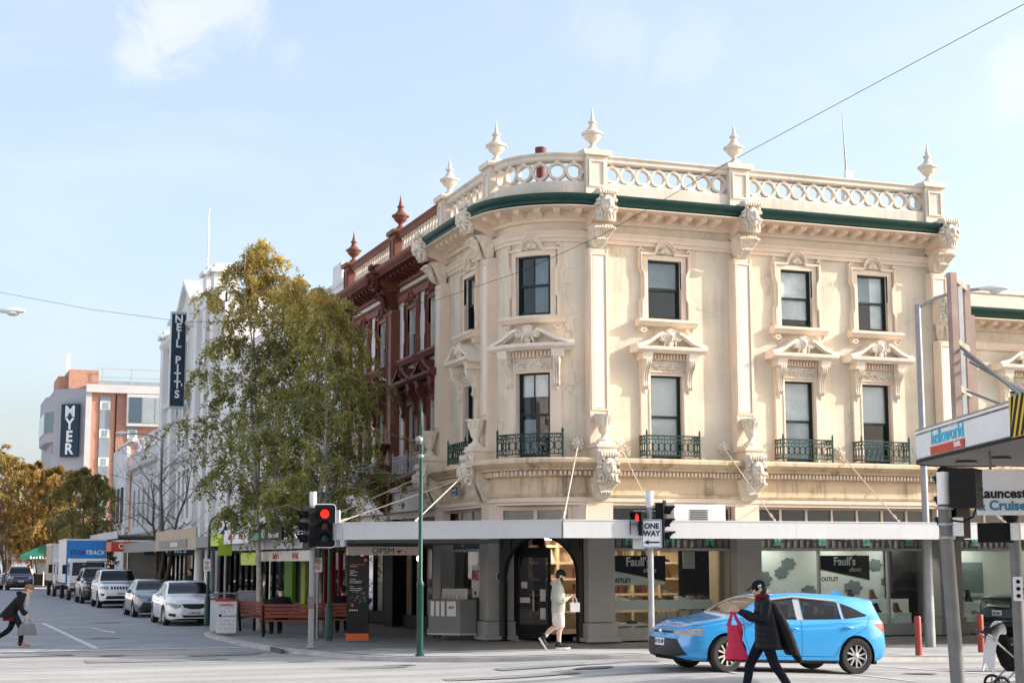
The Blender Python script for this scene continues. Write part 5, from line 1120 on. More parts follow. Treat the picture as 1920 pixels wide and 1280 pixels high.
MB().prism([(13.6, 0), (22, 0), (22, 8.2), (17.4, 9.4), (13.9, 11.0), (13.6, 10.9)], 'y', 118.2, 127).build('wall', 'brick_orange', GB_); MB().strip([(13.75, 11.1), (17.4, 9.5), (22, 8.3)], .3, 118.0, 127.05).build('gable_coping', 'np_white', GB_)
MB().box(13.35, 13.62, 118.1, 127.0, 0, 10.6).build('street_wall', 'np_white', GB_)
for k in range(3): MB().box(13.25, 13.34, 119.3+2.6*k, 120.5+2.6*k, 5, 7.6).build('window', 'glass_blue', GB_)
# office block behind the cross street
MY = thing('office_block', 'orange brick and grey panel office block with white lettered sign', 'building', (20, 202, 0))
MB().box(18.05, 40, 200, 225, 0, 23.0).build('brick_wall', 'brick_orange', MY); MB().box(17.4, 40.5, 199.2, 226, 23.0, 24.0).build('roof_slab', 'concrete_pale', MY)
MB().box(17.4, 18.1, 199.6, 200.2, 0, 23).build('corner_pier', 'concrete_pale', MY)
MB().prism([(18.05, 199.9), (13.9, 203), (13.9, 225), (18.05, 225)], 'z', 0, 23.6).build('panel_wall', 'concrete_lilac', MY)
MB().prism([(14.0, 203), (13.0, 206), (13.0, 216), (14.0, 220)], 'z', 17, 22.8).build('bay', 'concrete_lilac', MY); MB().prism([(13.9, 203.2), (12.9, 206), (12.9, 216), (13.9, 220)], 'z', 18.2, 20.8).build('bay_window', 'glass_blue', MY)
for c0 in (19.15, 22.55, 26.9, 31):
    st__ = MB().box(c0, c0+1.25, 199.85, 200.05, 4, 22.6).mesh('spandrel_strip', 'spandrel_grey'); so = link('spandrel_strip', st__, MY)
    for fl in range(6):
        z = 20.9-3.5*fl
        if fl == 0 and c0 > 22: continue
        w_ = MB().box(c0, c0+1.25, 199.80, 199.845, z, z+1.05).build('window', 'white_print', so); 
        for q in (0, 1): MB().box(c0+.28+.37*q, c0+.60+.37*q, 199.76, 199.795, z+.1, z+.95).build('pane', 'glass_grey', so)
wb = MB().box(22.35, 36, 199.0, 200.1, 18.9, 22.9).build('projecting_window', 'concrete_pale', MY)
for k in range(8): MB().box(22.6+1.6*k, 24.1+1.6*k, 198.93, 198.99, 19.3, 22.5).build('pane', 'glass_grey' if k else 'glass_blue', wb)
MB().bar((21.1, 199.9, 4), (21.1, 199.9, 22.9), .12).build('downpipe', 'shop_black', MY)
MB().box(15.4, 19.0, 201.5, 210, 23.6, 26.0).build('roof_house', 'brick_orange', MY); MB().box(14.2, 15.4, 202.5, 210, 23.6, 25.2).build('roof_house', 'brick_orange', MY)
MB().box(19.2, 40, 203, 203.4, 24.0, 24.9).build('plant_screen', 'glass_grey', MY)
for k in range(6): MB().bar((19.4+3.6*k, 201, 24), (19.4+3.6*k, 201, 26.2), .12).build('rail_post', 'steel_pale', MY)
for z in (25.1, 26.2): MB().bar((19, 201, z), (40, 201, z), .08).build('rail', 'steel_pale', MY)
for k in range(4): MB().prism([(13.86, 203.6), (13.86, 204.4)][:1]+[(13.80, 203.6), (13.80, 204.2), (13.86, 204.2)], 'z', 5+3.5*k, 6.4+3.5*k).build('window', 'brick_orange', MY)
an = thing('phone_antenna', 'white panel antenna on the office block roof', 'antenna', (15.6, 205, 25.2)); MB().box(15.3, 15.75, 204.8, 205.1, 25.6, 28.4).build('panel', 'white_print', an); MB().bar((15.5, 205.2, 25), (15.5, 205.2, 28), .12).build('mast', 'steel_pale', an)
th = math.atan2(203-199.9, 13.9-18.05)+PI; sgn = thing('block_sign', 'navy panel sign with tall stacked white letters on the office block', 'sign', (16.1, 201.2, 15)); so = Vector((15.95, 201.35, 0))
SM = Matrix.Translation(so) @ Matrix.Rotation(th, 4, 'Z'); m_ = MB().box(-1.25, 1.25, -.5, -.2, 15.0, 21.6); link('panel', m_.mesh('panel', 'sign_navy'), sgn, mx=SM)
for k, ch in enumerate('MYER'): text(ch, 1.9, 'white_print', sgn, (0, 0, 0), bold=.06, mx=SM @ Matrix.Translation((0, -.53, 20.6-1.55*k)) @ Matrix.Rotation(PI/2, 4, 'X'))
# distant backdrop of the street: low buildings past the crossing, left side
def plain_block(x0, x1, y0, y1, h, mt, label, nm='far_building', win=True, face='y'):
    t = thing(nm, label, 'building', ((x0+x1)/2, y0, 0)); MB().box(x0, x1, y0, y1, 0, h).build('wall', mt, t); MB().box(x0-.2, x1+.2, y0-.2, y1, h, h+.4).build('parapet', 'concrete_pale', t)
    n = max(2, int((x1-x0)/3))
    for i in range(n):
        for z in [4+3.4*k for k in range(int((h-3)/3.4))]: MB().box(x0+(x1-x0)*(i+.5)/n-.6, x0+(x1-x0)*(i+.5)/n+.6, y0-.06, y0-.01, z, z+1.6).build('window', 'glass_blue', t)
    if face == 'x':
        n = max(2, int((y1-y0)/4))
        for i in range(n):
            for z in [4+3.4*k for k in range(int((h-3)/3.4))]: MB().box(x1+.01, x1+.06, y0+(y1-y0)*(i+.5)/n-.6, y0+(y1-y0)*(i+.5)/n+.6, z, z+1.6).build('window', 'glass_blue', t)
    return t
plain_block(-40, 6, 300, 320, 10, 'concrete_lilac', 'long low grey building closing the far end of the street')
plain_block(-30, -9, 150, 230, 9, 'concrete_pale', 'pale low building beyond the crossing behind the autumn trees', face='x')
plain_block(-32, -12, 43, 122, 10.5, 'red_wall', 'unseen pale shop row across the paved street, bouncing sun back', face='x'); plain_block(-40, -11, -18, 27, 10.5, 'red_wall', 'unseen pale corner building near left of the crossing, bouncing sun', face='x')  # pale blocks out of view, added to bounce sun into the shaded street
plain_block(-45, 60, -40, -22, 11, 'concrete_pale', 'unseen row of buildings behind the viewer, dimming shop glass reflections')  # out of view, added to keep low sky out of glass reflections
# ------------------------------------------------------------------ trees
def leaf_mat(name, cols, trans=.35):
    m = bpy.data.materials.new(name); m.use_nodes = True; M[name] = m; nt = m.node_tree; N = nt.nodes; L = nt.links; b = N['Principled BSDF']
    geo = N.new('ShaderNodeNewGeometry'); cr = N.new('ShaderNodeValToRGB'); L.new(geo.outputs['Random Per Island'], cr.inputs[0])
    cr.color_ramp.elements[0].color = (*cols[0], 1); cr.color_ramp.elements[1].color = (*cols[-1], 1)
    for i, c in enumerate(cols[1:-1]): e = cr.color_ramp.elements.new((i+1)/(len(cols)-1)); e.color = (*c, 1)
    n = N.new('ShaderNodeTexNoise'); n.inputs['Scale'].default_value = .55; n.inputs['Detail'].default_value = 2; L.new(geo.outputs['Position'], n.inputs['Vector'])
    mr = N.new('ShaderNodeMapRange'); mr.inputs[1].default_value = .35; mr.inputs[2].default_value = .65; mr.inputs[3].default_value = .62; mr.inputs[4].default_value = 1.4; L.new(n.outputs['Fac'], mr.inputs[0])
    mu = N.new('ShaderNodeMix'); mu.data_type = 'RGBA'; mu.blend_type = 'MULTIPLY'; mu.inputs['Factor'].default_value = 1; L.new(cr.outputs[0], mu.inputs['A']); L.new(mr.outputs[0], mu.inputs['B'])
    L.new(mu.outputs['Result'], b.inputs['Base Color']); b.inputs['Roughness'].default_value = .55; b.inputs['Specular IOR Level'].default_value = .25
    t = N.new('ShaderNodeBsdfTranslucent'); L.new(mu.outputs['Result'], t.inputs['Color']); x = N.new('ShaderNodeMixShader'); x.inputs[0].default_value = trans
    L.new(b.outputs[0], x.inputs[1]); L.new(t.outputs[0], x.inputs[2]); L.new(x.outputs[0], N['Material Output'].inputs[0]); return m
leaf_mat('leaf_birch', [(.12, .165, .03), (.19, .22, .045), (.28, .265, .06), (.42, .34, .09)], .5)
leaf_mat('leaf_birch_sunlit', [(.26, .25, .05), (.44, .36, .09), (.58, .43, .12), (.60, .36, .13)], .5)  # sun on the crown tops put into this golden leaf colour
leaf_mat('leaf_autumn', [(.20, .20, .05), (.34, .25, .07), (.46, .28, .08), (.44, .18, .07), (.22, .23, .07)], .45)
leaf_mat('leaf_green', [(.17, .18, .06), (.24, .23, .08), (.33, .28, .09), (.38, .26, .08)], .45)
leaf_mat('leaf_pink', [(.32, .16, .12), (.40, .22, .16), (.30, .13, .08), (.42, .28, .14)])
leaf_mat('leaf_yellow', [(.40, .27, .04), (.30, .20, .05), (.22, .16, .05)])
mat('bark_birch', (.42, .38, .33), .85, .3, 6, bump=.4, bscale=40, streak=.6, streak_rgb=(.06, .05, .045)); mat('bark_dark', (.10, .08, .065), .9, .25, 6, bump=.4, bscale=40)
def tree(name, label, x, y, h, crown, leafmat, bark, seed, r0=.12, nleaf=20000, leaf=.05, stems=1, droop=.5, base=.25, lean=(0, 0), zg=.12, nb=26, topmat=None, topz=None, twigs=True, group=None):
    """crown: list of (z fraction, radius); limbs grow from the stems, twigs hang from the limbs, leaves sit along the twigs"""
    rnd = random.Random(seed); t = thing(name, label, 'tree', (x, y, zg), group=group); wood = MB(); twig_pts = []
    def rad(f): return inter(crown, f)
    for s in range(stems):
        a0 = rnd.random()*6.28; off = .9*rad(.45)*.35*(s > 0) if stems > 1 else 0
        sx, sy = x+(.10*math.cos(a0) if stems > 1 else 0), y+(.10*math.sin(a0) if stems > 1 else 0)
        top = Vector((x+lean[0]+off*math.cos(a0)*1.6, y+lean[1]+off*math.sin(a0)*1.6, zg+h*(1-.10*s*rnd.random())))
        pts = [Vector((sx, sy, zg)).lerp(top, f)+Vector((rnd.uniform(-.08, .08), rnd.uniform(-.08, .08), 0))*(f > .05)*(1+f) for f in (0, .15, .3, .45, .6, .75, .9, 1)]
        wood.tube(pts, [r0*1.25, r0, r0*.85, r0*.7, r0*.5, r0*.35, r0*.18, r0*.06], 8)
        for k in range(nb):
            f = base+(1-base)*((k+rnd.random())/nb); i = min(6, int(f*7)); p = pts[0].lerp(pts[-1], f) if f > .98 else pts[i].lerp(pts[i+1], f*7-i) if f*7-i <= 1 else pts[i+1]
            a = k*2.4+rnd.random()*.9; R = rad(f)*rnd.uniform(.65, 1.1)
            cx, cy = x+lean[0]*f, y+lean[1]*f
            end = Vector((cx+R*math.cos(a), cy+R*math.sin(a), p.z+R*rnd.uniform(.05, .55)*(1-droop*.5)))
            mid = p.lerp(end, .5)+Vector((0, 0, .18*R))
            rb = r0*(.34*(1-f)+.08); wood.tube([p, p.lerp(mid, .5)+Vector((0, 0, .05)), mid, mid.lerp(end, .6), end], [rb, rb*.8, rb*.6, rb*.35, rb*.12], 5)
            for q in range(10):
                u = rnd.uniform(.25, 1.05); c = (p.lerp(mid, u*2) if u < .5 else mid.lerp(end, (u-.5)*2)); L = rnd.uniform(.35, .95)*(.5+.22*R)
                d = Vector((rnd.gauss(0, 1), rnd.gauss(0, 1), rnd.uniform(-.2, .6)-droop*1.2)).normalized()
                e = c+d*L; e2 = e+Vector((d.x*.35, d.y*.35, -droop*1.1))*L*.7
                if twigs: wood.tube([c, e, e2], [rb*.16+.004, rb*.08+.003, .002], 3, cap=False)
                twig_pts.append((c, e, e2))
    wood.build('trunk', bark, t, smooth=60)
    if nleaf:
        cl = [MB(), MB()]
        for k in range(nleaf):
            c, e, e2 = twig_pts[rnd.randrange(len(twig_pts))]; u = rnd.random()*2; p = c.lerp(e, u) if u < 1 else e.lerp(e2, u-1)
            p = p+Vector((rnd.gauss(0, .055), rnd.gauss(0, .055), rnd.gauss(0, .05))); s = leaf*rnd.uniform(.6, 1.3)
            A = Vector((rnd.gauss(0, 1), rnd.gauss(0, 1), rnd.gauss(0, .8)-.5)).normalized()*s; Bv = A.cross(Vector((rnd.gauss(0, 1), rnd.gauss(0, 1), rnd.gauss(0, 1)))).normalized()*s*.42
            w = 1 if (topmat and p.z > topz+rnd.gauss(0, .9)) else 0
            cl[w].add([p-A, p+Bv, p+A, p-Bv], [(0, 1, 2, 3)])
        cl[0].build('crown', leafmat, t, nonorm=True)
        if cl[1].v: cl[1].build('crown_sunlit', topmat, t, nonorm=True)
    return t
BC = [(0, .3), (.2, 1.2), (.3, 2.1), (.42, 2.5), (.55, 2.35), (.68, 2.0), (.8, 1.55), (.92, .9), (1, .2)]
tree('birch_tree', 'tall weeping birch with leaning pale trunk nearest the litter bin', 9.3, 46.3, 11.7, BC, 'leaf_birch', 'bark_birch', 11, .075, 40000, .055, 2, .8, .22, lean=(-.3, .5), nb=30, topmat='leaf_birch_sunlit', topz=8.9)
tree('birch_tree', 'broad leafy birch with dark trunk right behind the traffic signal', 9.95, 42.5, 9.7, [(0, .3), (.22, 1.5), (.36, 2.3), (.52, 2.35), (.7, 1.9), (.85, 1.3), (1, .3)], 'leaf_birch', 'bark_birch', 5, .085, 34000, .05, 2, .85, .25, lean=(.35, .3), nb=26, topmat='leaf_birch_sunlit', topz=8.6)
tree('birch_tree', 'slim birch with pale trunk standing behind the benches', 10.6, 44.6, 10.4, [(0, .3), (.25, 1.2), (.45, 2.1), (.7, 1.8), (.9, .9), (1, .2)], 'leaf_birch', 'bark_birch', 23, .07, 26000, .05, 2, .8, .26, lean=(-.9, .2), nb=22, topmat='leaf_birch_sunlit', topz=8.6)
tree('bare_tree', 'bare dark leafless tree beside the navy sign', 10.0, 73.5, 7.2, [(0, .2), (.3, 1.2), (.5, 2.6), (.75, 2.9), (1, 1.6)], None, 'bark_dark', 8, .11, 0, .05, 3, -.5, .32, nb=12)
# avenue beyond the crossing
far = [('autumn_tree', 'orange brown autumn tree at the left frame edge', 6.6, 150, 13.5, 'leaf_autumn', 3, 4.6, .13, 26000), ('autumn_tree', 'russet street tree rising behind the walking woman', 8.7, 146, 12.6, 'leaf_autumn', 4, 4.0, .13, 26000),
       ('autumn_tree', 'olive and brown tree in front of the office block corner', 10.4, 141.5, 12.0, 'leaf_autumn', 34, 3.6, .12, 20000),
       ('street_tree', 'green leafy street tree behind the delivery truck', 11.2, 127, 10.8, 'leaf_green', 14, 3.0, .11, 22000), ('street_tree', 'thin green sapling just before the truck box', 9.75, 103, 8.8, 'leaf_green', 15, 1.8, .085, 9000),
       ('blossom_tree', 'pinkish tree far down the left side of the street', 8.0, 172, 9.5, 'leaf_pink', 6, 4.2, .16, 12000), ('blossom_tree', 'pale pink tree beyond the green market umbrella', 10.5, 168, 9.0, 'leaf_pink', 7, 3.6, .15, 10000),
       ('yellow_tree', 'sparse yellow tree beside the truck roof', 11.6, 150, 7.4, 'leaf_yellow', 9, 2.6, .12, 4500), ('yellow_tree', 'yellow topped tree highest at the left frame edge', 5.6, 143, 14.2, 'leaf_yellow', 31, 2.6, .12, 4000)]
for nm, lb, x, y, h, lm, sd, R, lf, n in far:
    tree(nm, lb, x, y, h*.86, [(0, .2), (.22, R*.6), (.42, R), (.66, R*.95), (.85, R*.6), (1, .2)], lm, 'bark_dark', sd, .14, n, lf, 2, .8, .24, nb=16, twigs=True, group='trees along the left street')
# ------------------------------------------------------------------ vehicles
def paint(name, rgb, flake=.0, rough=.25):
    mat(name, rgb, rough, 0, spec=.5, coat=1.0, metal=flake); return name
paint('paint_blue', (.025, .30, .66), .15); paint('paint_white', (.86, .86, .85)); paint('paint_grey', (.16, .18, .20), .5); paint('paint_black', (.012, .012, .014)); paint('paint_purple', (.05, .035, .08), .3); paint('paint_navy', (.03, .06, .12), .3); paint('paint_silver', (.5, .51, .52), .5)
mat('car_glass', (.008, .012, .015), .03, 0, spec=.35); mat('car_glass_tan', (.16, .12, .08), .05, 0, spec=.6); mat('tyre', (.025, .025, .025), .85, .1, 10); mat('alloy', (.58, .57, .55), .3, 0, metal=.75); mat('plastic_black', (.018, .018, .019), .5, 0); mat('chrome', (.7, .7, .7), .15, 0, metal=1.)
mat('lamp_clear', (.30, .32, .34), .08, .5, 18, spec=.9); mat('lamp_red', (.42, .02, .03), .15, .1, 10, spec=.7); mat('plate_white', (.75, .76, .74), .5, 0); mat('plate_blue', (.03, .06, .25), .5, 0); mat('underbody', (.012, .012, .012), .9, 0); mat('pillar_tint', (.36, .34, .33), .3, 0, spec=.6)  # pillar grey: glare on the trim put into its colour
mat('truck_blue', (.03, .22, .55), .4, .05, 1); mat('truck_beige', (.45, .38, .30), .6, .08, 1); mat('truck_white', (.7, .7, .69), .5, .06, 1)
glass('car_glass_clear', (.34, .38, .38), .035, .01)
def inpoly(p, poly):
    c = False; j = len(poly)-1
    for i in range(len(poly)):
        (xi, yi), (xj, yj) = poly[i], poly[j]
        if (yi > p[1]) != (yj > p[1]) and p[0] < (xj-xi)*(p[1]-yi)/(yj-yi)+xi: c = not c
        j = i
    return c
def cut(bm, poly, view, cond):
    """knife the outline of poly (side view: x,z; front view: y,z) through the faces that satisfy cond, return the faces inside"""
    lo = [min(p[k] for p in poly)-.08 for k in (0, 1)]; hi = [max(p[k] for p in poly)+.08 for k in (0, 1)]; k0 = 0 if view == 'side' else 1
    def cand(): 
        out = []
        for f in bm.faces:
            c = f.calc_center_median()
            if not cond(f, c): continue
            xs = [v.co[k0] for v in f.verts]; zs = [v.co.z for v in f.verts]
            if max(xs) < lo[0] or min(xs) > hi[0] or max(zs) < lo[1] or min(zs) > hi[1]: continue
            out.append(f)
        return out
    n = len(poly)
    for i in range(n):
        a, b = poly[i], poly[(i+1) % n]; fs = cand()
        if not fs: return []
        ed = {e for f in fs for e in f.edges}; vs = {v for f in fs for v in f.verts}
        if view == 'side': co, no = (a[0], 0, a[1]), (b[1]-a[1], 0, -(b[0]-a[0]))
        else: co, no = (0, a[0], a[1]), (0, b[1]-a[1], -(b[0]-a[0]))
        if Vector(no).length < 1e-6: continue
        bmesh.ops.bisect_plane(bm, geom=fs+list(ed)+list(vs), plane_co=co, plane_no=Vector(no).normalized(), dist=1e-5)
    res = []
    for f in cand():
        c = f.calc_center_median()
        if inpoly((c[k0], c.z), poly): res.append(f)
    return res
def take(bm, faces, name, mt, parent, off=0., smooth=40):
    """lift faces out of the shell into a part of their own"""
    if not faces: return None
    nb = bmesh.new(); vm = {}
    for f in faces:
        for v in f.verts:
            if v not in vm: vm[v] = nb.verts.new(v.co+v.normal*off)
        try: nb.faces.new([vm[v] for v in f.verts])
        except ValueError: pass
    bmesh.ops.delete(bm, geom=faces, context='FACES')
    return link(name, finish(nb, name, mt, smooth), parent)
def wheel_meshes(R, kind):
    ty = MB().lathe([(R*.64, -.095), (R*.72, -.105), (R*.93, -.105), (R*.985, -.08), (R, -.05), (R, .05), (R*.985, .08), (R*.93, .105), (R*.72, .105), (R*.64, .095)], 32)
    ty.f = [f for f in ty.f if len(f) < 10]; ty.xf(Matrix.Rotation(PI/2, 4, 'X'))
    rm = MB(); r = R*.665
    rm.lathe([(r, .10), (r, .085), (r*.93, .07), (r*.93, -.06), (r, -.09)], 32); rm.f = [f for f in rm.f if len(f) < 10]
    n0 = len(rm.f)
    if kind == 'spoke':
        for k in range(5):
            for s in (-1, 1):
                a = 2*PI*k/5+s*.16; b = 2*PI*k/5+s*.30; p, q = (math.cos(a)*r*.2, math.sin(a)*r*.2, .055), (math.cos(b)*r*.94, math.sin(b)*r*.94, .062)
                rm.bar(p, q, r*.15, .03)
        rm.lathe([(0, .03), (r*.25, .03), (r*.25, .07), (r*.12, .085), (0, .085)], 16)
    else:
        for k in range(7): a = 2*PI*k/7; rm.bar((math.cos(a)*r*.15, math.sin(a)*r*.15, .055), (math.cos(a)*r*.94, math.sin(a)*r*.94, .06), r*.2, .03)
        rm.lathe([(0, .03), (r*.22, .03), (r*.2, .08), (0, .08)], 16)
    rm.xf(Matrix.Rotation(PI/2, 4, 'X'))
    dk = MB().lathe([(0, -.02), (r*.96, -.02), (r*.96, .0), (0, .0)], 24); dk.xf(Matrix.Rotation(PI/2, 4, 'X'))
    return ty.mesh('wheel', 'tyre', 40), rm.mesh('rim', 'alloy', 35), dk.mesh('brake_disc', 'underbody', 35)
WM = {}
def add_wheel(root, x, y, R, kind, steer=0.):
    k = (R, kind)
    if k not in WM: WM[k] = wheel_meshes(R, kind)
    s = -1 if y < 0 else 1                                    # outer side of the rim faces -y after the turn about x
    mx = Matrix.Translation((x, y, R)) @ Matrix.Rotation(steer+(0 if s < 0 else PI), 4, 'Z')
    w = link('wheel', WM[k][0], root, mx=mx); link('rim', WM[k][1], w, mx=mx); link('brake_disc', WM[k][2], w, mx=mx); return w
def make_car(spec):
    """front points to +x, origin on the ground under the middle of the wheelbase"""
    S = spec; root = thing(S['name'], S['label'], S.get('cat', 'car'), group=S.get('group')); xf, xr = S['front'], S['rear']; hw = S['hw']
    N = 64; st = [xr+(xf-xr)*i/N for i in range(N+1)]
    def sec(x):
        w = hw*inter(S['plan'], x); zt = inter(S['top'], x); zb = inter(S['bottom'], x); be = min(inter(S['belt'], x), zt-.012); rw = inter(S['roofw'], x)*hw
        lo = [(w*.90, zb), (w*.975, zb+.06), (w*1.0, zb+(be-zb)*.32), (w*1.0, zb+(be-zb)*.55), (w*.985, zb+(be-zb)*.80), (w*.965, be-.02), (w*.945, be)]
        dz = zt-be; rw = min(rw, w*.93)
        hi = [(w*.925+(rw-w*.925)*t, be+dz*.90*t) for t in (.25, .5, .75, .96)]
        tp = [(rw*.955, be+dz*.955), (rw*.86, be+dz*.985), (rw*.6, zt-.006*(dz > .2)), (rw*.3, zt), (0, zt+.003)]
        return lo+hi+tp
    secs = [sec(x) for x in st]; m = len(secs[0]); bm = bmesh.new(); grid = []
    for x, sc in zip(st, secs):
        row = [bm.verts.new((x, y, z)) for y, z in sc]+[bm.verts.new((x, -y, z)) for y, z in reversed(sc[:-1])]; grid.append(row)
    M2 = len(grid[0]); lay = bm.faces.layers.int.new('k')
    for i in range(N):
        for j in range(M2-1):
            f = bm.faces.new([grid[i][j], grid[i][j+1], grid[i+1][j+1], grid[i+1][j]]); jj = min(j, M2-2-j); f[lay] = jj
    for row in (grid[0], grid[-1]): bm.faces.new(row)[lay] = 0
    bmesh.ops.recalc_face_normals(bm, faces=bm.faces); bm.normal_update()
    body_mt = S['paint']; LOW = 6; TOP = LOW+4
    # wheel arches
    R = S['wheel']; ax = S['axles']; arch_r = R+.055
    for x in ax:
        for sd in (-1, 1):
            poly = [(x+arch_r*math.cos(2*PI*k/28), R+arch_r*math.sin(2*PI*k/28)) for k in range(28)]
            fs = cut(bm, poly, 'side', lambda f, c, sd=sd: c.y*sd > .45*hw and f[lay] <= LOW)
            bmesh.ops.delete(bm, geom=fs, context='FACES')
            aw_ = MB(); arcp = [(x+arch_r*math.cos(R_(a)), R+arch_r*math.sin(R_(a))) for a in range(-20, 201, 11)]
            yo, yi = sd*hw*.965, sd*hw*.45
            aw_.loft([[(px, yo, pz), (px, yi, pz)] for px, pz in arcp], cap=False, closed=False); aw_.prism(arcp, 'y', yi, yi+sd*.005); aw_.build('wheel_arch', 'underbody', root)
            if S.get('cladding'): MB().strip(poly[0:15], .07, yo-.01, yo+sd*.035).build('arch_trim', 'plastic_black', root)
    # glass
    def side(nm, polys, mt, off=-.004, band=None, inset=None):
        for poly in polys:
            for sd in (-1, 1): take(bm, cut(bm, poly, 'side', lambda f, c, sd=sd: c.y*sd > .2*hw and (band is None or band[0] <= f[lay] <= band[1])), nm, mt, root, off)
    side('side_window', S['windows'], S.get('glass', 'car_glass'), -.006, (LOW, TOP))
    if S.get('pillars'): side('pillar_trim', S['pillars'], S.get('pillar_mt', 'plastic_black'), -.003, (LOW, TOP))
    for nm, (a, b), gm in (('windscreen', S['windscreen'], S.get('screen_glass', S.get('glass', 'car_glass'))), ('rear_window', S['rear_glass'], 'car_glass')):
        yw = .90; zlo = 0
        poly = [(a, 0), (b, 0), (b, 3), (a, 3)]
        fs = cut(bm, poly, 'side', lambda f, c: f[lay] >= TOP+1)
        take(bm, fs, nm, gm, root, -.004)
    # door seams: thin dark strips standing in for the gaps
    for path in S.get('seams', []):
        for sd in (-1, 1):
            for k in range(len(path)-1):
                (x0, z0), (x1, z1) = path[k], path[k+1]; d = Vector((x1-x0, z1-z0)).normalized(); nn = Vector((-d.y, d.x))*.0045
                poly = [(x0+nn.x, z0+nn.y), (x1+nn.x, z1+nn.y), (x1-nn.x, z1-nn.y), (x0-nn.x, z0-nn.y)]
                take(bm, cut(bm, poly, 'side', lambda f, c, sd=sd: c.y*sd > .5*hw and f[lay] <= LOW+1), 'door_seam', 'plastic_black', root, -.004)
    fr = S['front_parts']; xm = S.get('front_x', xf-.55)
    for nm, poly, mt in fr:
        for sg in ((1, -1) if nm in ('headlight', 'fog_lamp', 'vent') else (1,)):
            q = [(y*sg, z) for y, z in poly]
            take(bm, cut(bm, q, 'front', lambda f, c: c.x > xm and f[lay] <= TOP+4 and f.normal.x > .12), nm, mt, root, .004)
    for nm, poly, mt in S.get('side_parts', []): side(nm, [poly], mt, .004)
    for nm, poly, mt in S.get('rear_parts', []):
        for sg in ((1, -1) if nm in ('tail_light',) else (1,)): take(bm, cut(bm, [(y*sg, z) for y, z in poly], 'front', lambda f, c: c.x < xr+.55 and f.normal.x < -.1), nm, mt, root, .004)
    if S.get('sill'):
        side('sill_trim', [S['sill']], S.get('sill_mt', 'plastic_black'), .003, (0, LOW))
    link('body', finish(bm, 'body', body_mt, 38), root)
    MB().box(xr+.25, xf-.25, -hw*.8, hw*.8, .18, .42).build('floor_pan', 'underbody', root)
    cz = inter(S['belt'], 0)
    for x in ax:
        for sd in (-1, 1): add_wheel(root, x, sd*(hw-.115), R, S.get('rim', 'spoke'), S.get('steer', 0) if x == max(ax) else 0)
    for sd in (-1, 1):                                          # mirrors and handles
        mx_, mz = S['mirror']; mm = MB(); y0 = sd*(hw*.95); mm.sphere((mx_, y0+sd*.11, mz+.05), (.06, .105, .075), 12, 8); mm.bar((mx_+.02, y0-sd*.04, mz-.01), (mx_, y0+sd*.06, mz+.03), .04); mm.build('mirror', S.get('mirror_mt', body_mt), root, smooth=60)
        for hx, hz in S.get('handles', []):
            yb = hw*inter(S['plan'], hx); MB().tube([(hx-.10, sd*(yb*.982), hz), (hx-.06, sd*(yb+.022), hz), (hx+.06, sd*(yb+.022), hz), (hx+.10, sd*(yb*.982), hz)], .016, 8).build('door_handle', S.get('handle_mt', body_mt), root, smooth=60)
    px, pz = S['plate']; pl = MB().box(px, px+.012, -.19, .19, pz-.065, pz+.065).build('number_plate', 'plate_white', root)
    if S['plate_text']: text(S['plate_text'], .10, 'plate_blue', pl, (0, 0, 0), bold=.002, mx=Matrix.Translation((px+.015, 0, pz)) @ Matrix.Rotation(PI/2, 4, 'Z') @ Matrix.Rotation(PI/2, 4, 'X'))
    else: smudge(6, .30, .07, 'plate_blue', pl, (0, 0, 0), mx=Matrix.Translation((px+.015, 0, pz)) @ Matrix.Rotation(PI/2, 4, 'Z'), seed=9)
    return root
def place(root, x, y, heading, z=None):
    """heading: angle of the front, measured from +x"""
    mx = Matrix.Translation((x, y, (ground(x, y) if z is None else z)+.004)) @ Matrix.Rotation(heading, 4, 'Z'); root.matrix_basis = mx; return root
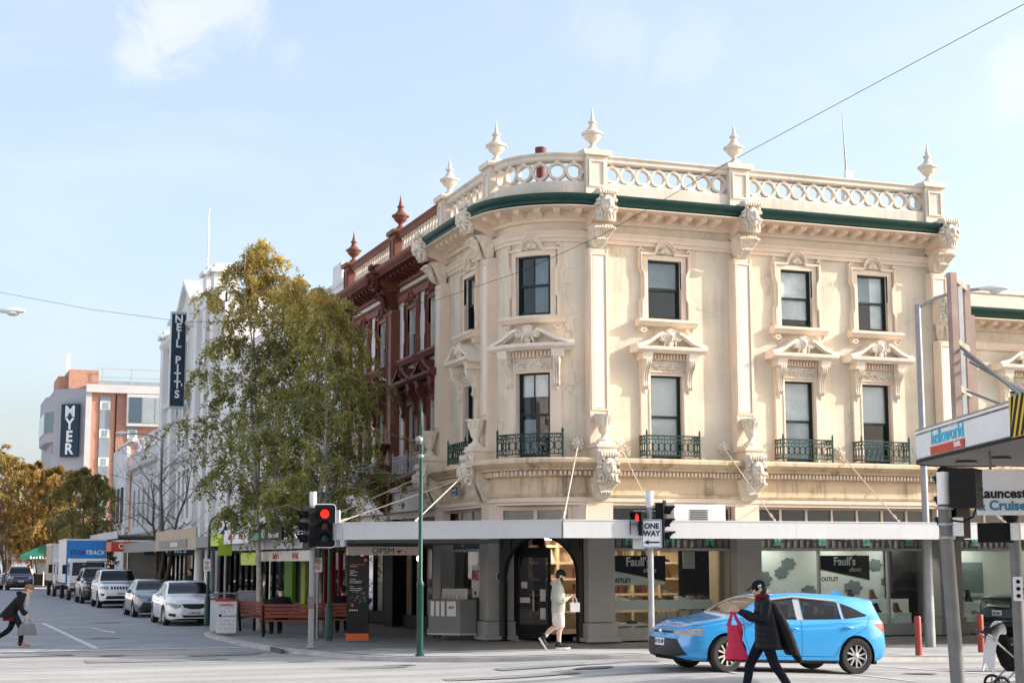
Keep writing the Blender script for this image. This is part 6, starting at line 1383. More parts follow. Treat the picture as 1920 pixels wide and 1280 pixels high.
HATCH = dict(name='hatchback', label='bright blue hatchback driving past the shoe shop', paint='paint_blue', hw=.895, front=2.24, rear=-2.08, wheel=.325, axles=(1.32, -1.32), rim='spoke', glass='car_glass_clear', screen_glass='car_glass_tan',
    plan=[(-2.08, .70), (-1.95, .86), (-1.6, .96), (-1.0, 1.0), (1.2, 1.0), (1.7, .96), (2.0, .86), (2.16, .72), (2.24, .52)],
    top=[(-2.08, .62), (-2.02, .96), (-1.93, 1.12), (-1.82, 1.34), (-1.70, 1.375), (-1.2, 1.42), (-.4, 1.445), (.15, 1.42), (.45, 1.36), (1.12, 1.02), (1.3, .97), (1.8, .87), (2.05, .78), (2.18, .66), (2.24, .52)],
    belt=[(-2.08, .60), (-1.9, 1.0), (-1.3, .98), (0, .915), (1.0, .90), (1.4, .88), (1.9, .80), (2.1, .68), (2.24, .50)], bottom=[(-2.08, .40), (-1.9, .26), (-1, .19), (1, .19), (1.9, .20), (2.24, .27)],
    roofw=[(-2.08, .68), (-1.8, .62), (-1.2, .66), (0, .68), (.4, .70), (1.05, .84), (1.4, .86), (2.24, .6)], windscreen=(.43, 1.10), rear_glass=(-1.97, -1.80),
    windows=[[(.98, .955), (.35, 1.295), (.12, 1.335), (-.10, 1.345), (-.10, .955)], [(-.24, .96), (-.24, 1.345), (-.75, 1.325), (-1.02, 1.285), (-1.02, .985)], [(-1.08, .99), (-1.08, 1.275), (-1.32, 1.20), (-1.60, 1.07), (-1.55, 1.045)]],
    pillars=[[(-.11, .955), (-.11, 1.345), (-.23, 1.345), (-.23, .96)], [(-1.03, .985), (-1.03, 1.283), (-1.07, 1.277), (-1.07, .99)]],
    seams=[[(1.0, .93), (.98, .60), (.86, .34)], [(-.17, .95), (-.17, .30)], [(.86, .31), (-.85, .31)], [(-1.62, 1.02), (-1.50, .82), (-1.05, .62), (-.95, .48), (-.86, .32)], [(1.06, .96), (1.95, .80)]],
    front_parts=[('headlight', [(.40, .705), (.83, .76), (.83, .64), (.66, .60), (.44, .655)], 'lamp_clear'), ('grille', [(-.40, .70), (.40, .70), (.40, .66), (-.40, .66)], 'plastic_black'), ('lower_grille', [(-.60, .57), (.60, .57), (.74, .30), (.55, .26), (-.55, .26), (-.74, .30)], 'plastic_black')], front_x=1.45,
    side_parts=[('tail_light', [(-1.78, .93), (-1.72, .90), (-1.95, .76), (-2.06, .80), (-2.05, .93)], 'lamp_red')], sill=[(-.92, .19), (.9, .19), (.9, .235), (-.92, .235)], mirror=(.72, .93), handles=[(.0, .80), (-1.12, .84)], plate=(2.235, .50), plate_text='H 72 AP', steer=.12, pillar_mt='pillar_tint')
car = place(make_car(HATCH), 14.72, 26.05, PI-.02, .085); car.matrix_basis = car.matrix_basis @ Matrix.Rotation(R_(-2.0), 4, 'Y')
fin = MB().prism([(-1.55, 1.40), (-1.42, 1.50), (-1.38, 1.50), (-1.22, 1.415)], 'y', -.02, .02).build('antenna_fin', 'paint_blue', car); fin.matrix_parent_inverse = Matrix()
sp_ = MB().loft([[(-1.66, y, 1.372), (-1.93, y, 1.335), (-1.94, y, 1.315), (-1.76, y, 1.30)] for y in (-.53, .53)]).build('roof_spoiler', 'paint_blue', car, smooth=40); sp_.matrix_parent_inverse = Matrix()
emb = MB().sphere((2.235, 0, .685), (.015, .07, .045), 12, 6).build('badge', 'chrome', car); emb.matrix_parent_inverse = Matrix()
for y0 in (-.62, .62):
    wv = MB().tube([(.98, math.copysign(.845, y0), .965), (.35, math.copysign(.67, y0), 1.31), (-.1, math.copysign(.645, y0), 1.365), (-1.0, math.copysign(.63, y0), 1.31)], .02, 6).build('window_visor', 'pillar_tint', car); wv.matrix_parent_inverse = Matrix()
for nm, a, b_ in (('tail_bumper', 0, 0),): pass

SEDAN = dict(name='sedan', label='white sedan parked first in the row beside the litter bin', paint='paint_white', hw=.91, front=2.40, rear=-2.40, wheel=.325, axles=(1.39, -1.39), rim='spoke', group='cars parked along the left street', screen_glass='car_glass',
    plan=[(-2.4, .75), (-2.1, .92), (-1.4, .99), (1.3, 1.0), (1.9, .95), (2.2, .84), (2.35, .68), (2.40, .5)],
    top=[(-2.4, .70), (-2.3, 1.03), (-2.0, 1.08), (-1.75, 1.10), (-1.1, 1.40), (-.5, 1.46), (.2, 1.465), (.55, 1.40), (1.35, 1.03), (1.5, 1.0), (2.0, .90), (2.25, .80), (2.36, .66), (2.40, .54)],
    belt=[(-2.4, .66), (-2.2, .98), (0, .93), (1.2, .91), (1.7, .86), (2.1, .78), (2.3, .66), (2.4, .5)], bottom=[(-2.4, .38), (-2.2, .26), (-1, .18), (1, .18), (2.0, .19), (2.4, .25)],
    roofw=[(-2.4, .75), (-1.8, .76), (-1.1, .66), (0, .68), (.5, .70), (1.3, .85), (1.6, .87), (2.4, .6)], windscreen=(.52, 1.33), rear_glass=(-1.72, -1.12),
    windows=[[(1.15, .97), (.45, 1.33), (.1, 1.38), (-.1, 1.38), (-.1, .97)], [(-.18, .97), (-.18, 1.38), (-.75, 1.35), (-1.0, 1.28), (-1.45, 1.06), (-1.4, 1.02)]],
    seams=[[(1.15, .94), (1.1, .4)], [(-.14, .95), (-.14, .3)], [(1.0, .3), (-.95, .3)], [(-1.4, 1.0), (-1.0, .5), (-.95, .32)]],
    front_parts=[('headlight', [(.42, .68), (.86, .78), (.86, .70), (.62, .56), (.50, .60)], 'lamp_clear'), ('grille', [(-.42, .72), (.42, .72), (.34, .60), (.12, .55), (-.12, .55), (-.34, .60)], 'plastic_black'), ('lower_grille', [(-.42, .36), (.42, .36), (.36, .28), (-.36, .28)], 'plastic_black'), ('fog_lamp', [(.60, .40), (.82, .42), (.80, .33), (.62, .30)], 'plastic_black')], front_x=1.5,
    mirror=(.85, .97), handles=[(.05, .80), (-1.05, .83)], plate=(2.40, .42), plate_text='J 105 AZ', steer=.1)
place(make_car(SEDAN), 8.33, 55.2, -PI/2)
for sx_ in (.12, -.85):                                          # seats, steering wheel and cabin lining
    for yy in (-.37, .37):
        s_ = MB(); s_.loft([[(sx_+.10+dx, yy+w*c, z_) for c in (-1, -.6, .6, 1)]+[(sx_-.02+dx, yy+w*c, z_) for c in (1, .6, -.6, -1)] for dx, w, z_ in ((.0, .24, .55), (-.06, .25, .80), (-.16, .21, 1.02), (-.19, .12, 1.06))]); s_.cbox((sx_-.18, yy, 1.14), (.08, .24, .16)); s_.box(sx_, sx_+.45, yy-.24, yy+.24, .45, .58)
        o_ = s_.build('seat', 'underbody', car, smooth=40); o_.matrix_parent_inverse = Matrix()
for nm_, mb_ in (('cabin_lining', MB().box(-1.7, .95, -.80, .80, .40, .86)), ('dashboard', MB().prism([(.62, .86), (.70, .98), (1.05, .97), (1.05, .86)], 'y', -.72, .72)), ('steering_wheel', MB().torus((.52, -.37, .95), .17, .015, 20, 6, 'x'))):
    o_ = mb_.build(nm_, 'underbody', car); o_.matrix_parent_inverse = Matrix()
G = dict(HATCH, glass='car_glass', name='hatchback', label='dark grey hatchback parked behind the white sedan', paint='paint_grey', hw=.89, plate_text='', screen_glass='car_glass', group='cars parked along the left street', steer=0)
place(make_car(G), 8.3, 63.5, -PI/2)
JEEP = dict(name='sport_utility_vehicle', label='white four-wheel drive with slotted grille parked third in the row', paint='paint_white', hw=.97, front=2.40, rear=-2.35, wheel=.39, axles=(1.45, -1.45), rim='spoke', cladding=False, group='cars parked along the left street',
    plan=[(-2.35, .80), (-2.1, .95), (-1.4, 1.0), (1.6, 1.0), (2.1, .95), (2.32, .85), (2.40, .72)],
    top=[(-2.35, .85), (-2.28, 1.15), (-2.1, 1.60), (-1.9, 1.73), (-.5, 1.77), (.1, 1.76), (.45, 1.70), (1.05, 1.22), (1.2, 1.18), (2.0, 1.10), (2.28, 1.03), (2.36, .9), (2.40, .72)],
    belt=[(-2.35, .80), (-2.2, 1.15), (0, 1.12), (1.1, 1.08), (2.0, 1.02), (2.3, .95), (2.4, .68)], bottom=[(-2.35, .50), (-2, .36), (-1, .28), (1, .28), (2, .30), (2.4, .36)],
    roofw=[(-2.35, .78), (-2.0, .72), (0, .74), (.4, .75), (1.05, .87), (2.4, .8)], windscreen=(.43, 1.04), rear_glass=(-2.25, -2.05),
    windows=[[(.95, 1.16), (.40, 1.60), (.1, 1.66), (-.15, 1.66), (-.15, 1.16)], [(-.23, 1.16), (-.23, 1.66), (-1.15, 1.63), (-1.15, 1.17)], [(-1.22, 1.17), (-1.22, 1.63), (-1.8, 1.58), (-2.0, 1.3), (-1.95, 1.2)]],
    seams=[[(1.0, 1.1), (.95, .45)], [(-.19, 1.1), (-.19, .4)], [(-1.2, 1.1), (-1.05, .45)]],
    front_parts=[('headlight', [(.56, 1.0), (.92, 1.0), (.92, .87), (.56, .85)], 'lamp_clear'), ('lower_grille', [(-.62, .56), (.62, .56), (.70, .42), (-.70, .42)], 'plastic_black'), ('fog_lamp', [(.72, .66), (.88, .68), (.88, .58), (.76, .56)], 'plastic_black')]+[('grille_slot', [(-.45+.13*k, .99), (-.36+.13*k, .99), (-.36+.13*k, .85), (-.45+.13*k, .85)], 'plastic_black') for k in range(7)], front_x=1.9,
    mirror=(.85, 1.16), mirror_mt='paint_white', handles=[(.05, .98), (-.95, 1.0)], plate=(2.41, .68), plate_text='')
place(make_car(JEEP), 8.35, 76.8, -PI/2)
UTE = dict(JEEP, name='pickup', label='black four-wheel drive with bull bar and roof rack parked fourth in the row', paint='paint_black', hw=.97, plate_text='', cladding=True, top=[(x, z+.06) for x, z in JEEP['top']], group='cars parked along the left street', mirror_mt='plastic_black')
u = place(make_car(UTE), 8.3, 85.0, -PI/2)
bb = MB(); 
for z in (.62, .82, 1.02, 1.16): bb.tube([(2.48, -.75, z), (2.58, -.4, z), (2.58, .4, z), (2.48, .75, z)], .035, 6)
for y in (-.4, .4): bb.bar((2.56, y, .5), (2.56, y, 1.2), .07)
o = bb.build('bull_bar', 'plastic_black', u); o.matrix_parent_inverse = Matrix()
rr = MB()
for y in (-.6, .6): rr.bar((-1.6, y, 1.98), (.5, y, 1.98), .05)
for x in (-1.5, -.8, -.1, .45): rr.bar((x, -.62, 1.96), (x, .62, 1.96), .04)
for x in (-1.4, .3):
    for y in (-.6, .6): rr.bar((x, y, 1.78), (x, y, 1.98), .04)
rr.bar((.5, -.6, 2.12), (.5, .6, 2.12), .05); rr.bar((.5, -.6, 1.98), (.5, -.6, 2.12), .04); rr.bar((.5, .6, 1.98), (.5, .6, 2.12), .04)
o = rr.build('roof_rack', 'plastic_black', u); o.matrix_parent_inverse = Matrix()
def make_truck(label, cab_mt, box_front, box_side, sign, L=5.2, H=3.35, hw=1.12):
    t = thing('delivery_truck', label, 'truck', group='trucks parked along the left street')
    prof = [(1.6, .55), (1.66, .9), (1.62, 1.35), (1.40, 2.12), (1.25, 2.28), (.1, 2.30), (.05, .55)]
    MB().prism(prof, 'y', -hw*.9, hw*.9).build('cab', cab_mt, t)
    ws = MB(); ws.quad((1.635, -hw*.80, 1.36), (1.635, hw*.80, 1.36), (1.43, hw*.76, 2.08), (1.43, -hw*.76, 2.08)); ws.build('windscreen', 'car_glass', t)
    for s in (-1, 1):
        MB().prism([(1.45, 1.38), (1.30, 2.05), (.45, 2.08), (.45, 1.38)], 'y', s*hw*.9, s*(hw*.9+.006)).build('side_window', 'car_glass', t)
        MB().box(1.66, 1.70, s*.62, s*.95, .80, .98).build('headlight', 'lamp_clear', t); MB().box(1.45, 1.52, s*(hw+.05), s*(hw+.28), 1.45, 1.95).bar((1.48, s*hw*.88, 1.9), (1.48, s*(hw+.2), 1.9), .03).build('mirror', 'plastic_black', t)
    MB().box(1.63, 1.72, -hw*.9, hw*.9, .45, .68).build('bumper', 'plastic_black', t); MB().box(1.655, 1.69, -.55, .55, .80, 1.15).build('grille', 'plastic_black', t)
    bxo = MB().box(-L, -.06, -hw, hw, .95, H).build('box', box_side, t); MB().box(-.058, -.02, -hw+.04, hw-.04, .99, H-.04).build('front_panel', box_front, bxo)
    for (a, c) in ((-hw, H), (hw, H)): MB().bar((-L, a, c), (-.02, a, c), .09).build('corner_rail', 'truck_white', bxo)
    MB().bar((-.04, -hw, H), (-.04, hw, H), .09).build('corner_rail', 'truck_white', bxo)
    MB().box(-L, 1.4, -.45, .45, .55, .9).build('chassis', 'underbody', t)
    if sign: 
        a = text('STAR', .36, 'plate_blue', bxo, (0, 0, 0), bold=.012, shear=.25, mx=Matrix.Translation((-.012, -.50, 2.62)) @ Matrix.Rotation(PI/2, 4, 'Z') @ Matrix.Rotation(PI/2, 4, 'X')); b = text('TRACK', .34, 'white_print', bxo, (0, 0, 0), shear=.25, bold=.006, mx=Matrix.Translation((-.012, .46, 2.62)) @ Matrix.Rotation(PI/2, 4, 'Z') @ Matrix.Rotation(PI/2, 4, 'X'))
    for x in (.85, -L+1.2):
        for s in (-1, 1): add_wheel(t, x, s*(hw-.16), .40, 'disc')
    return t
place(make_truck('white cab delivery truck with blue box front reading STAR TRACK', 'truck_white', 'truck_blue', 'truck_white', True), 8.35, 92.0, -PI/2)
place(make_truck('beige box truck parked behind the blue fronted truck', 'truck_white', 'truck_white', 'truck_beige', False, H=3.2), 8.3, 102.0, -PI/2)
FS = dict(JEEP, name='sport_utility_vehicle', label='dark purple four-wheel drive beyond the crossing at left', paint='paint_purple', group='cars beyond the crossing', plate_text='', mirror_mt='paint_purple')
place(make_car(FS), 6.6, 127, -PI/2)
place(make_car(dict(JEEP, label='white four-wheel drive half cut by the left frame edge', group='cars beyond the crossing', plate_text='', hw=.93)), 4.6, 130.5, -PI/2)
place(make_car(dict(SEDAN, label='white sedan farthest left beyond the crossing', group='cars beyond the crossing', plate_text='')), 2.6, 126, -PI/2)
NV = dict(JEEP, label='navy four-wheel drive entering at the right frame edge behind the stroller', paint='paint_navy', plate_text='', mirror_mt='paint_navy', front_parts=[('headlight', [(.5, 1.0), (.92, 1.04), (.92, .88), (.56, .86)], 'lamp_clear'), ('grille', [(-.5, 1.0), (.5, 1.0), (.45, .82), (-.45, .82)], 'chrome'), ('lower_grille', [(-.62, .56), (.62, .56), (.70, .42), (-.70, .42)], 'plastic_black')]); NV.pop('group')
place(make_car(NV), 28.0, 33.6, PI, .1)
# ------------------------------------------------------------------ street furniture
mat('galvanised', (.30, .31, .32), .5, .1, 5, metal=.35, streak=.2, streak_rgb=(.25, .24, .23)); mat('signal_black', (.009, .010, .011), .55, .05, 3, spec=.15); mat('signal_white', (.72, .73, .74), .5, .04, 3, streak=.12); mat('pole_white', (.70, .70, .70), .5, .03, 3)
mat('red_lit', (1, .018, .012), .5, 0, emit=.75); mat('amber_off', (.10, .045, .03), .25, 0); mat('green_off', (.015, .05, .045), .25, 0); mat('lamp_green', (.006, .055, .042), .4, .08, 3); mat('bench_slat', (.26, .062, .035), .6, .15, 4, fine=.1); mat('bench_iron', (.012, .011, .010), .6, .1, 4, spec=.12)
mat('orange', (.62, .13, .025), .5, .04, 3); mat('totem_black', (.006, .007, .009), .3, 0, spec=.2); mat('bollard_red', (.33, .055, .04), .55, .12, 4, streak=.3); mat('bin_white', (.62, .62, .62), .5, .05, 3, streak=.25); mat('food_a', (.50, .26, .10), .6, .4, 20); mat('food_b', (.55, .40, .16), .6, .4, 25); mat('lamp_lens', (.62, .64, .66), .2, .05, 5); mat('sign_face', (.74, .76, .80), .45, .03, 2); mat('timber', (.33, .24, .20), .75, .2, 3, streak=.4, streak_rgb=(.2, .15, .13)); mat('hazard_yellow', (.62, .42, .03), .5, .05, 3); mat('helloworld_blue', (.05, .50, .72), .5, 0); mat('print_grey', (.45, .46, .47), .6, 0); mat('print_teal', (.03, .22, .32), .6, 0); mat('galv_dark', (.16, .165, .165), .55, .12, 5, metal=.3, streak=.3)
def rrect(w, h, r, n=5):
    out = []
    for cx, cz, a0 in ((w-r, h-r, 0), (-w+r, h-r, 90), (-w+r, -h+r, 180), (w-r, -h+r, 270)): out += [(cx+r*math.cos(R_(a0+90*k/n)), cz+r*math.sin(R_(a0+90*k/n))) for k in range(n+1)]
    return out
def visor(m, x, z, r, L, y):
    # cowl: open-bottomed tube in front of a lens (faces -y)
    n = 14; pts = [R_(-35+250*k/n) for k in range(n+1)]
    for k in range(n):
        a, b = pts[k], pts[k+1]; la = L*(.55+.45*math.sin((a+b)/2)) if math.sin((a+b)/2) > 0 else L*.5
        p = [(x+r*math.cos(a), y, z+r*math.sin(a)), (x+r*math.cos(b), y, z+r*math.sin(b)), (x+r*math.cos(b), y-la, z+r*math.sin(b)), (x+r*math.cos(a), y-la, z+r*math.sin(a))]
        m.add(p, [(0, 1, 2, 3)])
def signal_head(par, mx, w=.27, h=.52, border=True, lit='red', lens=True):
    """three-aspect vehicle signal; local frame faces -y, centred"""
    o = link('backboard', MB().prism(rrect(w, h, .09), 'y', .0, .02).mesh('backboard', 'signal_black'), par, mx=mx)
    if border:
        q = rrect(w-.012, h-.012, .085); link('border', MB().strip(q, .022, -.006, .0, closed=True).mesh('border', 'signal_white'), o, mx=mx)
    link('housing', MB().box(-.15, .15, .02, .20, -.46, .46).mesh('housing', 'signal_black'), par, mx=mx)
    vm = MB()
    for k, (nm, mt) in enumerate((('red_lamp', 'red_lit' if lit == 'red' else 'amber_off'), ('amber_lamp', 'amber_off'), ('green_lamp', 'green_off'))):
        z = .28-.28*k; l = MB(); l.lathe([(0, .03), (.06, .025), (.105, 0), (.105, -.01), (0, -.01)], 18); l.xf(Matrix.Translation((0, -.01, z)) @ Matrix.Rotation(PI/2, 4, 'X'))
        link(nm, l.mesh(nm, mt, 50), par, mx=mx); visor(vm, 0, z, .118, .24, 0)
    link('visors', vm.mesh('visors', 'signal_black'), par, mx=mx)
def T(x, y, z, rz=0.): return Matrix.Translation((x, y, z)) @ Matrix.Rotation(rz, 4, 'Z')
CAMZ = -R_(20.3)
# signal in front of the birches
ts = thing('traffic_signal', 'traffic signal with red light and white edged board before the birches', 'traffic signal', (8.52, 36.7, .12))
MB().lathe([(0, .1), (.11, .1), (.11, .14), (.072, .15), (.068, 3.72), (0, 3.72)], 14, (8.52, 36.7, 0)).build('post', 'galvanised', ts, smooth=40); MB().lathe([(0, 3.3), (.085, 3.3), (.085, 3.75), (0, 3.75)], 14, (8.52, 36.7, 0)).build('post_cap', 'pole_white', ts, smooth=40)
signal_head(ts, T(8.74, 36.42, 2.94, CAMZ+.15)); signal_head(ts, T(8.32, 36.55, 2.90, CAMZ-1.15), border=False, lit=None)
MB().box(-.16, .16, -.1, .1, -.46, .42).build('controller_box', 'signal_white', ts, (9.02, 36.72, 2.90), CAMZ); MB().box(-.07, .07, -.14, -.06, -.14, .14).build('push_button', 'galv_dark', ts, (8.52, 36.7, 1.15), CAMZ)
for z in (2.6, 3.25): MB().bar((8.4, 36.6, z), (9.0, 36.72, z), .04).build('bracket', 'galvanised', ts)
# signal with the one-way plate
mp_ = (14.94, 31.6); t2 = thing('traffic_signal', 'traffic signal with ONE WAY plate and red pedestrian light before the shoe shop', 'traffic signal', (mp_[0], mp_[1], .12))
MB().lathe([(0, .1), (.11, .1), (.11, .14), (.07, .15), (.065, 3.3), (0, 3.3)], 14, (*mp_, 0)).build('post', 'galvanised', t2, smooth=40); MB().lathe([(0, 3.28), (.085, 3.28), (.085, 3.64), (0, 3.64)], 14, (*mp_, 0)).build('post_cap', 'pole_white', t2, smooth=40)
px_ = MB().prism(rrect(.225, .31, .035), 'y', -.012, 0).mesh('one_way_plate', 'sign_face'); pm = T(mp_[0]-.03, mp_[1]-.14, 2.70, CAMZ); ow = link('one_way_plate', px_, t2, mx=pm)
link('border', MB().strip(rrect(.205, .29, .03), .014, -.017, -.012, closed=True).mesh('border', 'plate_blue'), ow, mx=pm)
for s_, z in (('ONE', .16), ('WAY', .0)): text(s_, .165, 'black_print', ow, (0, 0, 0), bold=.006, xs=.95, mx=pm @ Matrix.Translation((0, -.016, z)) @ Matrix.Rotation(PI/2, 4, 'X'))
link('arrow', MB().prism([(-.17, -.19), (-.07, -.135), (-.07, -.172), (.17, -.172), (.17, -.208), (-.07, -.208), (-.07, -.245)], 'y', -.018, -.012).mesh('arrow', 'black_print'), ow, mx=pm)
pd_m = T(mp_[0]-.32, mp_[1]-.02, 2.92, CAMZ-.25); ph = link('pedestrian_lamp', MB().prism(rrect(.135, .26, .02), 'y', -.02, .16).mesh('pedestrian_lamp', 'signal_black'), t2, mx=pd_m)
fig = MB(); fig.sphere((0, -.03, .195), (.022, .008, .022), 8, 6); fig.prism([(-.035, .17), (.035, .17), (.035, .10), (.02, .05), (-.02, .05), (-.035, .10)], 'y', -.034, -.022); link('red_figure', fig.mesh('red_figure', 'red_lit'), ph, mx=pd_m)
fg = MB(); fg.sphere((0, -.03, -.05), (.02, .008, .02), 8, 6); fg.prism([(-.02, -.075), (.02, -.075), (.05, -.19), (.03, -.19), (0, -.13), (-.03, -.19), (-.05, -.19)], 'y', -.034, -.022); link('green_figure', fg.mesh('green_figure', 'green_off'), ph, mx=pd_m)
cw_ = MB()
for z0 in (.02, -.235): cw_.box(-.135, -.125, -.16, -.02, z0, z0+.235); cw_.box(.125, .135, -.20, -.02, z0, z0+.235); cw_.box(-.135, .135, -.20, -.02, z0+.225, z0+.235)
link('cowls', cw_.mesh('cowls', 'signal_black'), ph, mx=pd_m)
MB().box(-.13, .13, .0, .14, -.18, .16).build('controller_box', 'signal_white', t2, (mp_[0]-.22, mp_[1]+.12, 2.55), CAMZ); signal_head(t2, T(mp_[0]+.36, mp_[1]-.02, 2.92, CAMZ+1.35), border=False, lit=None)
for z in (2.75, 3.2): MB().bar((mp_[0]-.35, mp_[1]+.1, z), (mp_[0]+.4, mp_[1]-.1, z), .035).build('bracket', 'galvanised', t2)
bd = MB()
for k in range(5): bd.tube([(mp_[0]+.02*k, mp_[1], 3.25), (mp_[0]+.05+.04*k, mp_[1]-.05, 3.05), (mp_[0]+.12, mp_[1]-.02, 2.95)], .012, 5)
bd.build('cables', 'signal_black', t2)
# near signal seen from behind at the right
CAMM = cam.matrix_world
def ray_pt(px, py, d): return CAMM @ Vector(((px-960)/2930*d, -(py-640)/2930*d, -d))
P0, P1 = ray_pt(1770, 945, 20.5), ray_pt(1797, 1290, 20.5); t3 = thing('traffic_signal', 'near traffic signal seen from behind on a leaning grey post at right', 'traffic signal', (P1.x, P1.y, 0))
MB().tube([P1+(P1-P0)*.25, P1, P0.lerp(P1, .5), P0], [.095, .095, .09, .085], 14).build('post', 'galv_dark', t3, smooth=40); q = P0
MB().lathe([(0, 0), (.085, 0), (.085, .42), (0, .43)], 14, (q.x, q.y, q.z)).build('post_cap', 'pole_white', t3, smooth=40)
nb_ = Matrix.Translation(ray_pt(1782, 945, 20.75)) @ Matrix.Rotation(CAMZ-R_(142), 4, 'Z') @ Matrix.Scale(.98, 4); signal_head(t3, nb_, .27, .50, border=False, lit=None)
b2 = Matrix.Translation(ray_pt(1808, 915, 20.3)) @ Matrix.Rotation(CAMZ+R_(150), 4, 'Z'); link('second_head', MB().prism(rrect(.17, .26, .04), 'y', -.10, .10).mesh('second_head', 'signal_black'), t3, mx=b2); link('second_visor', MB().box(-.17, .17, -.30, -.10, .22, .25).box(-.17, .17, -.30, -.10, -.02, .01).box(-.17, -.15, -.28, -.10, -.25, .25).box(.15, .17, -.28, -.10, -.25, .25).mesh('second_visor', 'signal_black'), t3, mx=b2)
q = ray_pt(1796, 987, 20.4); MB().box(-.06, .06, -.05, .05, -.12, .12).build('junction_box', 'signal_white', t3, q, CAMZ); MB().tube([ray_pt(1785, 975, 20.3), ray_pt(1805, 978, 20.2), ray_pt(1825, 968, 20.2), ray_pt(1832, 945, 20.2)], .014, 6).build('cable', 'signal_black', t3)
for py_ in (955, 985, 1010): q = ray_pt(1771+(py_-945)*.078, py_, 20.5); MB().lathe([(.08, 0), (.11, 0), (.11, .035), (.08, .035)], 14, q).build('clamp', 'galvanised', t3)
# second near post with button plate and the back of a sign
t4 = thing('sign_post', 'grey post with push button plate at the right frame edge', 'post', (13.9, 18.2, 0)); Q0 = ray_pt(1907, 1100, 22.5); MB().lathe([(0, 0), (.085, 0), (.085, 2.75), (0, 2.77)], 14, (Q0.x, Q0.y, 0)).build('post', 'galv_dark', t4, smooth=40)
o = MB().prism(rrect(.065, .17, .02), 'y', -.03, 0).build('button_plate', 'signal_white', t4, ray_pt(1908, 1103, 22.3), CAMZ)
for k in range(3): MB().lathe([(0, 0), (.03, 0), (.028, .015), (0, .018)], 12).xf(Matrix.Translation((0, -.03, .10-.10*k)) @ Matrix.Rotation(PI/2, 4, 'X')).build('button', 'signal_black', o, ray_pt(1908, 1103, 22.3), CAMZ)
MB().box(-.25, .25, -.02, .02, -.14, .14).build('sign_back', 'signal_black', t4, ray_pt(1866, 998, 22.4), CAMZ); MB().box(-.05, .05, -.05, .05, -.12, .12).build('white_box', 'signal_white', t4, ray_pt(1903, 996, 22.3), CAMZ); MB().sphere(ray_pt(1895, 968, 22.4), (.12, .10, .09), 10, 6).build('camera_unit', 'signal_black', t4)
# lamp posts
def heritage_lamp(x, y, h, label, out=(-.0, 0), banner=None):
    t = thing('lamp_post', label, 'lamp post', (x, y, .12)); MB().lathe([(0, .12), (.10, .12), (.10, .9), (.075, 1.0), (.05, 1.02), (.042, h), (0, h)], 12, (x, y, 0)).build('post', 'lamp_green', t, smooth=40)
    dx, dy = out; r = .28; MB().tube([(x+dx*r*(1-math.cos(a)), y+dy*r*(1-math.cos(a)), h+r*math.sin(a)*1.1) for a in [PI*k/10 for k in range(11)]], .022, 8).build('gooseneck', 'lamp_green', t, smooth=60)
    ex, ey = x+dx*2*r, y+dy*2*r; s = MB().lathe([(.02, 0), (.05, -.03), (.07, -.10), (.16, -.20), (.20, -.26), (.18, -.26), (.05, -.12), (.02, -.1)], 16, (ex, ey, h)).build('shade', 'lamp_green', t, smooth=40); MB().sphere((ex, ey, h-.25), (.13, .13, .05), 12, 6).build('lens', 'lamp_lens', s)
    if banner: MB().box(ex-.22, ex+.22, ey-.01, ey+.01, h-.95, h-.38).build('banner', 'sign_lime', t)
    return t
heritage_lamp(9.63, 39.5, 3.55, 'slim dark green lamp post behind the traffic signal', (-.7, .3)); heritage_lamp(8.45, 51.0, 3.25, 'green gooseneck lamp post with lime banner near the parked sedan', (.9, -.1), True)
gp = thing('camera_post', 'tall dark green post with dome security camera at the kerb', 'post', (9.86, 32.32, .12)); MB().lathe([(0, .1), (.10, .1), (.10, .15), (.072, .17), (.072, 1.55), (.082, 1.58), (.082, 1.64), (.048, 1.70), (.042, 5.0), (0, 5.0)], 16, (9.86, 32.32, 0)).build('post', 'lamp_green', gp, smooth=40)
MB().tube([(9.86, 32.32, 4.98), (9.87, 32.36, 5.35), (9.9, 32.5, 5.5), (9.93, 32.65, 5.35)], .025, 8).build('gooseneck', 'lamp_green', gp, smooth=60); MB().sphere((9.80, 32.28, 4.66), (.075, .075, .075), 14, 8).build('camera_dome', 'galv_dark', gp, smooth=60); MB().lathe([(0, 0), (.085, 0), (.08, .06), (.03, .10), (0, .10)], 14, (9.80, 32.28, 4.68)).build('camera_hood', 'galvanised', gp, smooth=40); MB().sphere((9.84, 32.27, 4.34), (.07, .07, .055), 12, 8).build('small_camera', 'galvanised', gp, smooth=60)
def road_lamp(x, y, h, arm, label, mt='galvanised', z0=.12, rise=.35):
    t = thing('street_light', label, 'street light', (x, y, z0)); MB().lathe([(0, 0), (.13, 0), (.12, 2.6), (.085, 2.8), (.075, h), (0, h)], 14, (x, y, z0)).build('post', mt, t, smooth=40)
    ax, ay = arm; e = Vector((x+ax, y+ay, z0+h+rise)); a = Vector((x, y, z0+h-.1)); MB().tube([a, a.lerp(e, .3)+Vector((0, 0, .12)), a.lerp(e, .65)+Vector((0, 0, .12)), e], .04, 8).build('arm', mt, t, smooth=60)
    d = Vector((ax, ay, 0)).normalized(); n = Vector((-d.y, d.x, 0)); m = MB()
    m.loft([[tuple(e+d*u+n*w*c+Vector((0, 0, hh*s_))) for c, s_ in ((1, 0), (.8, .7), (0, 1), (-.8, .7), (-1, 0), (-.7, -.5), (0, -.7), (.7, -.5))] for u, w, hh in ((-.05, .05, .04), (.1, .12, .07), (.35, .15, .10), (.55, .12, .07), (.66, .04, .03))]); hd = m.build('lamp_head', 'pole_white', t, smooth=60)
    MB().sphere(tuple(e+d*.35+Vector((0, 0, -.06))), (.16, .16, .06), 12, 6).build('lens', 'lamp_lens', hd, smooth=60); return t
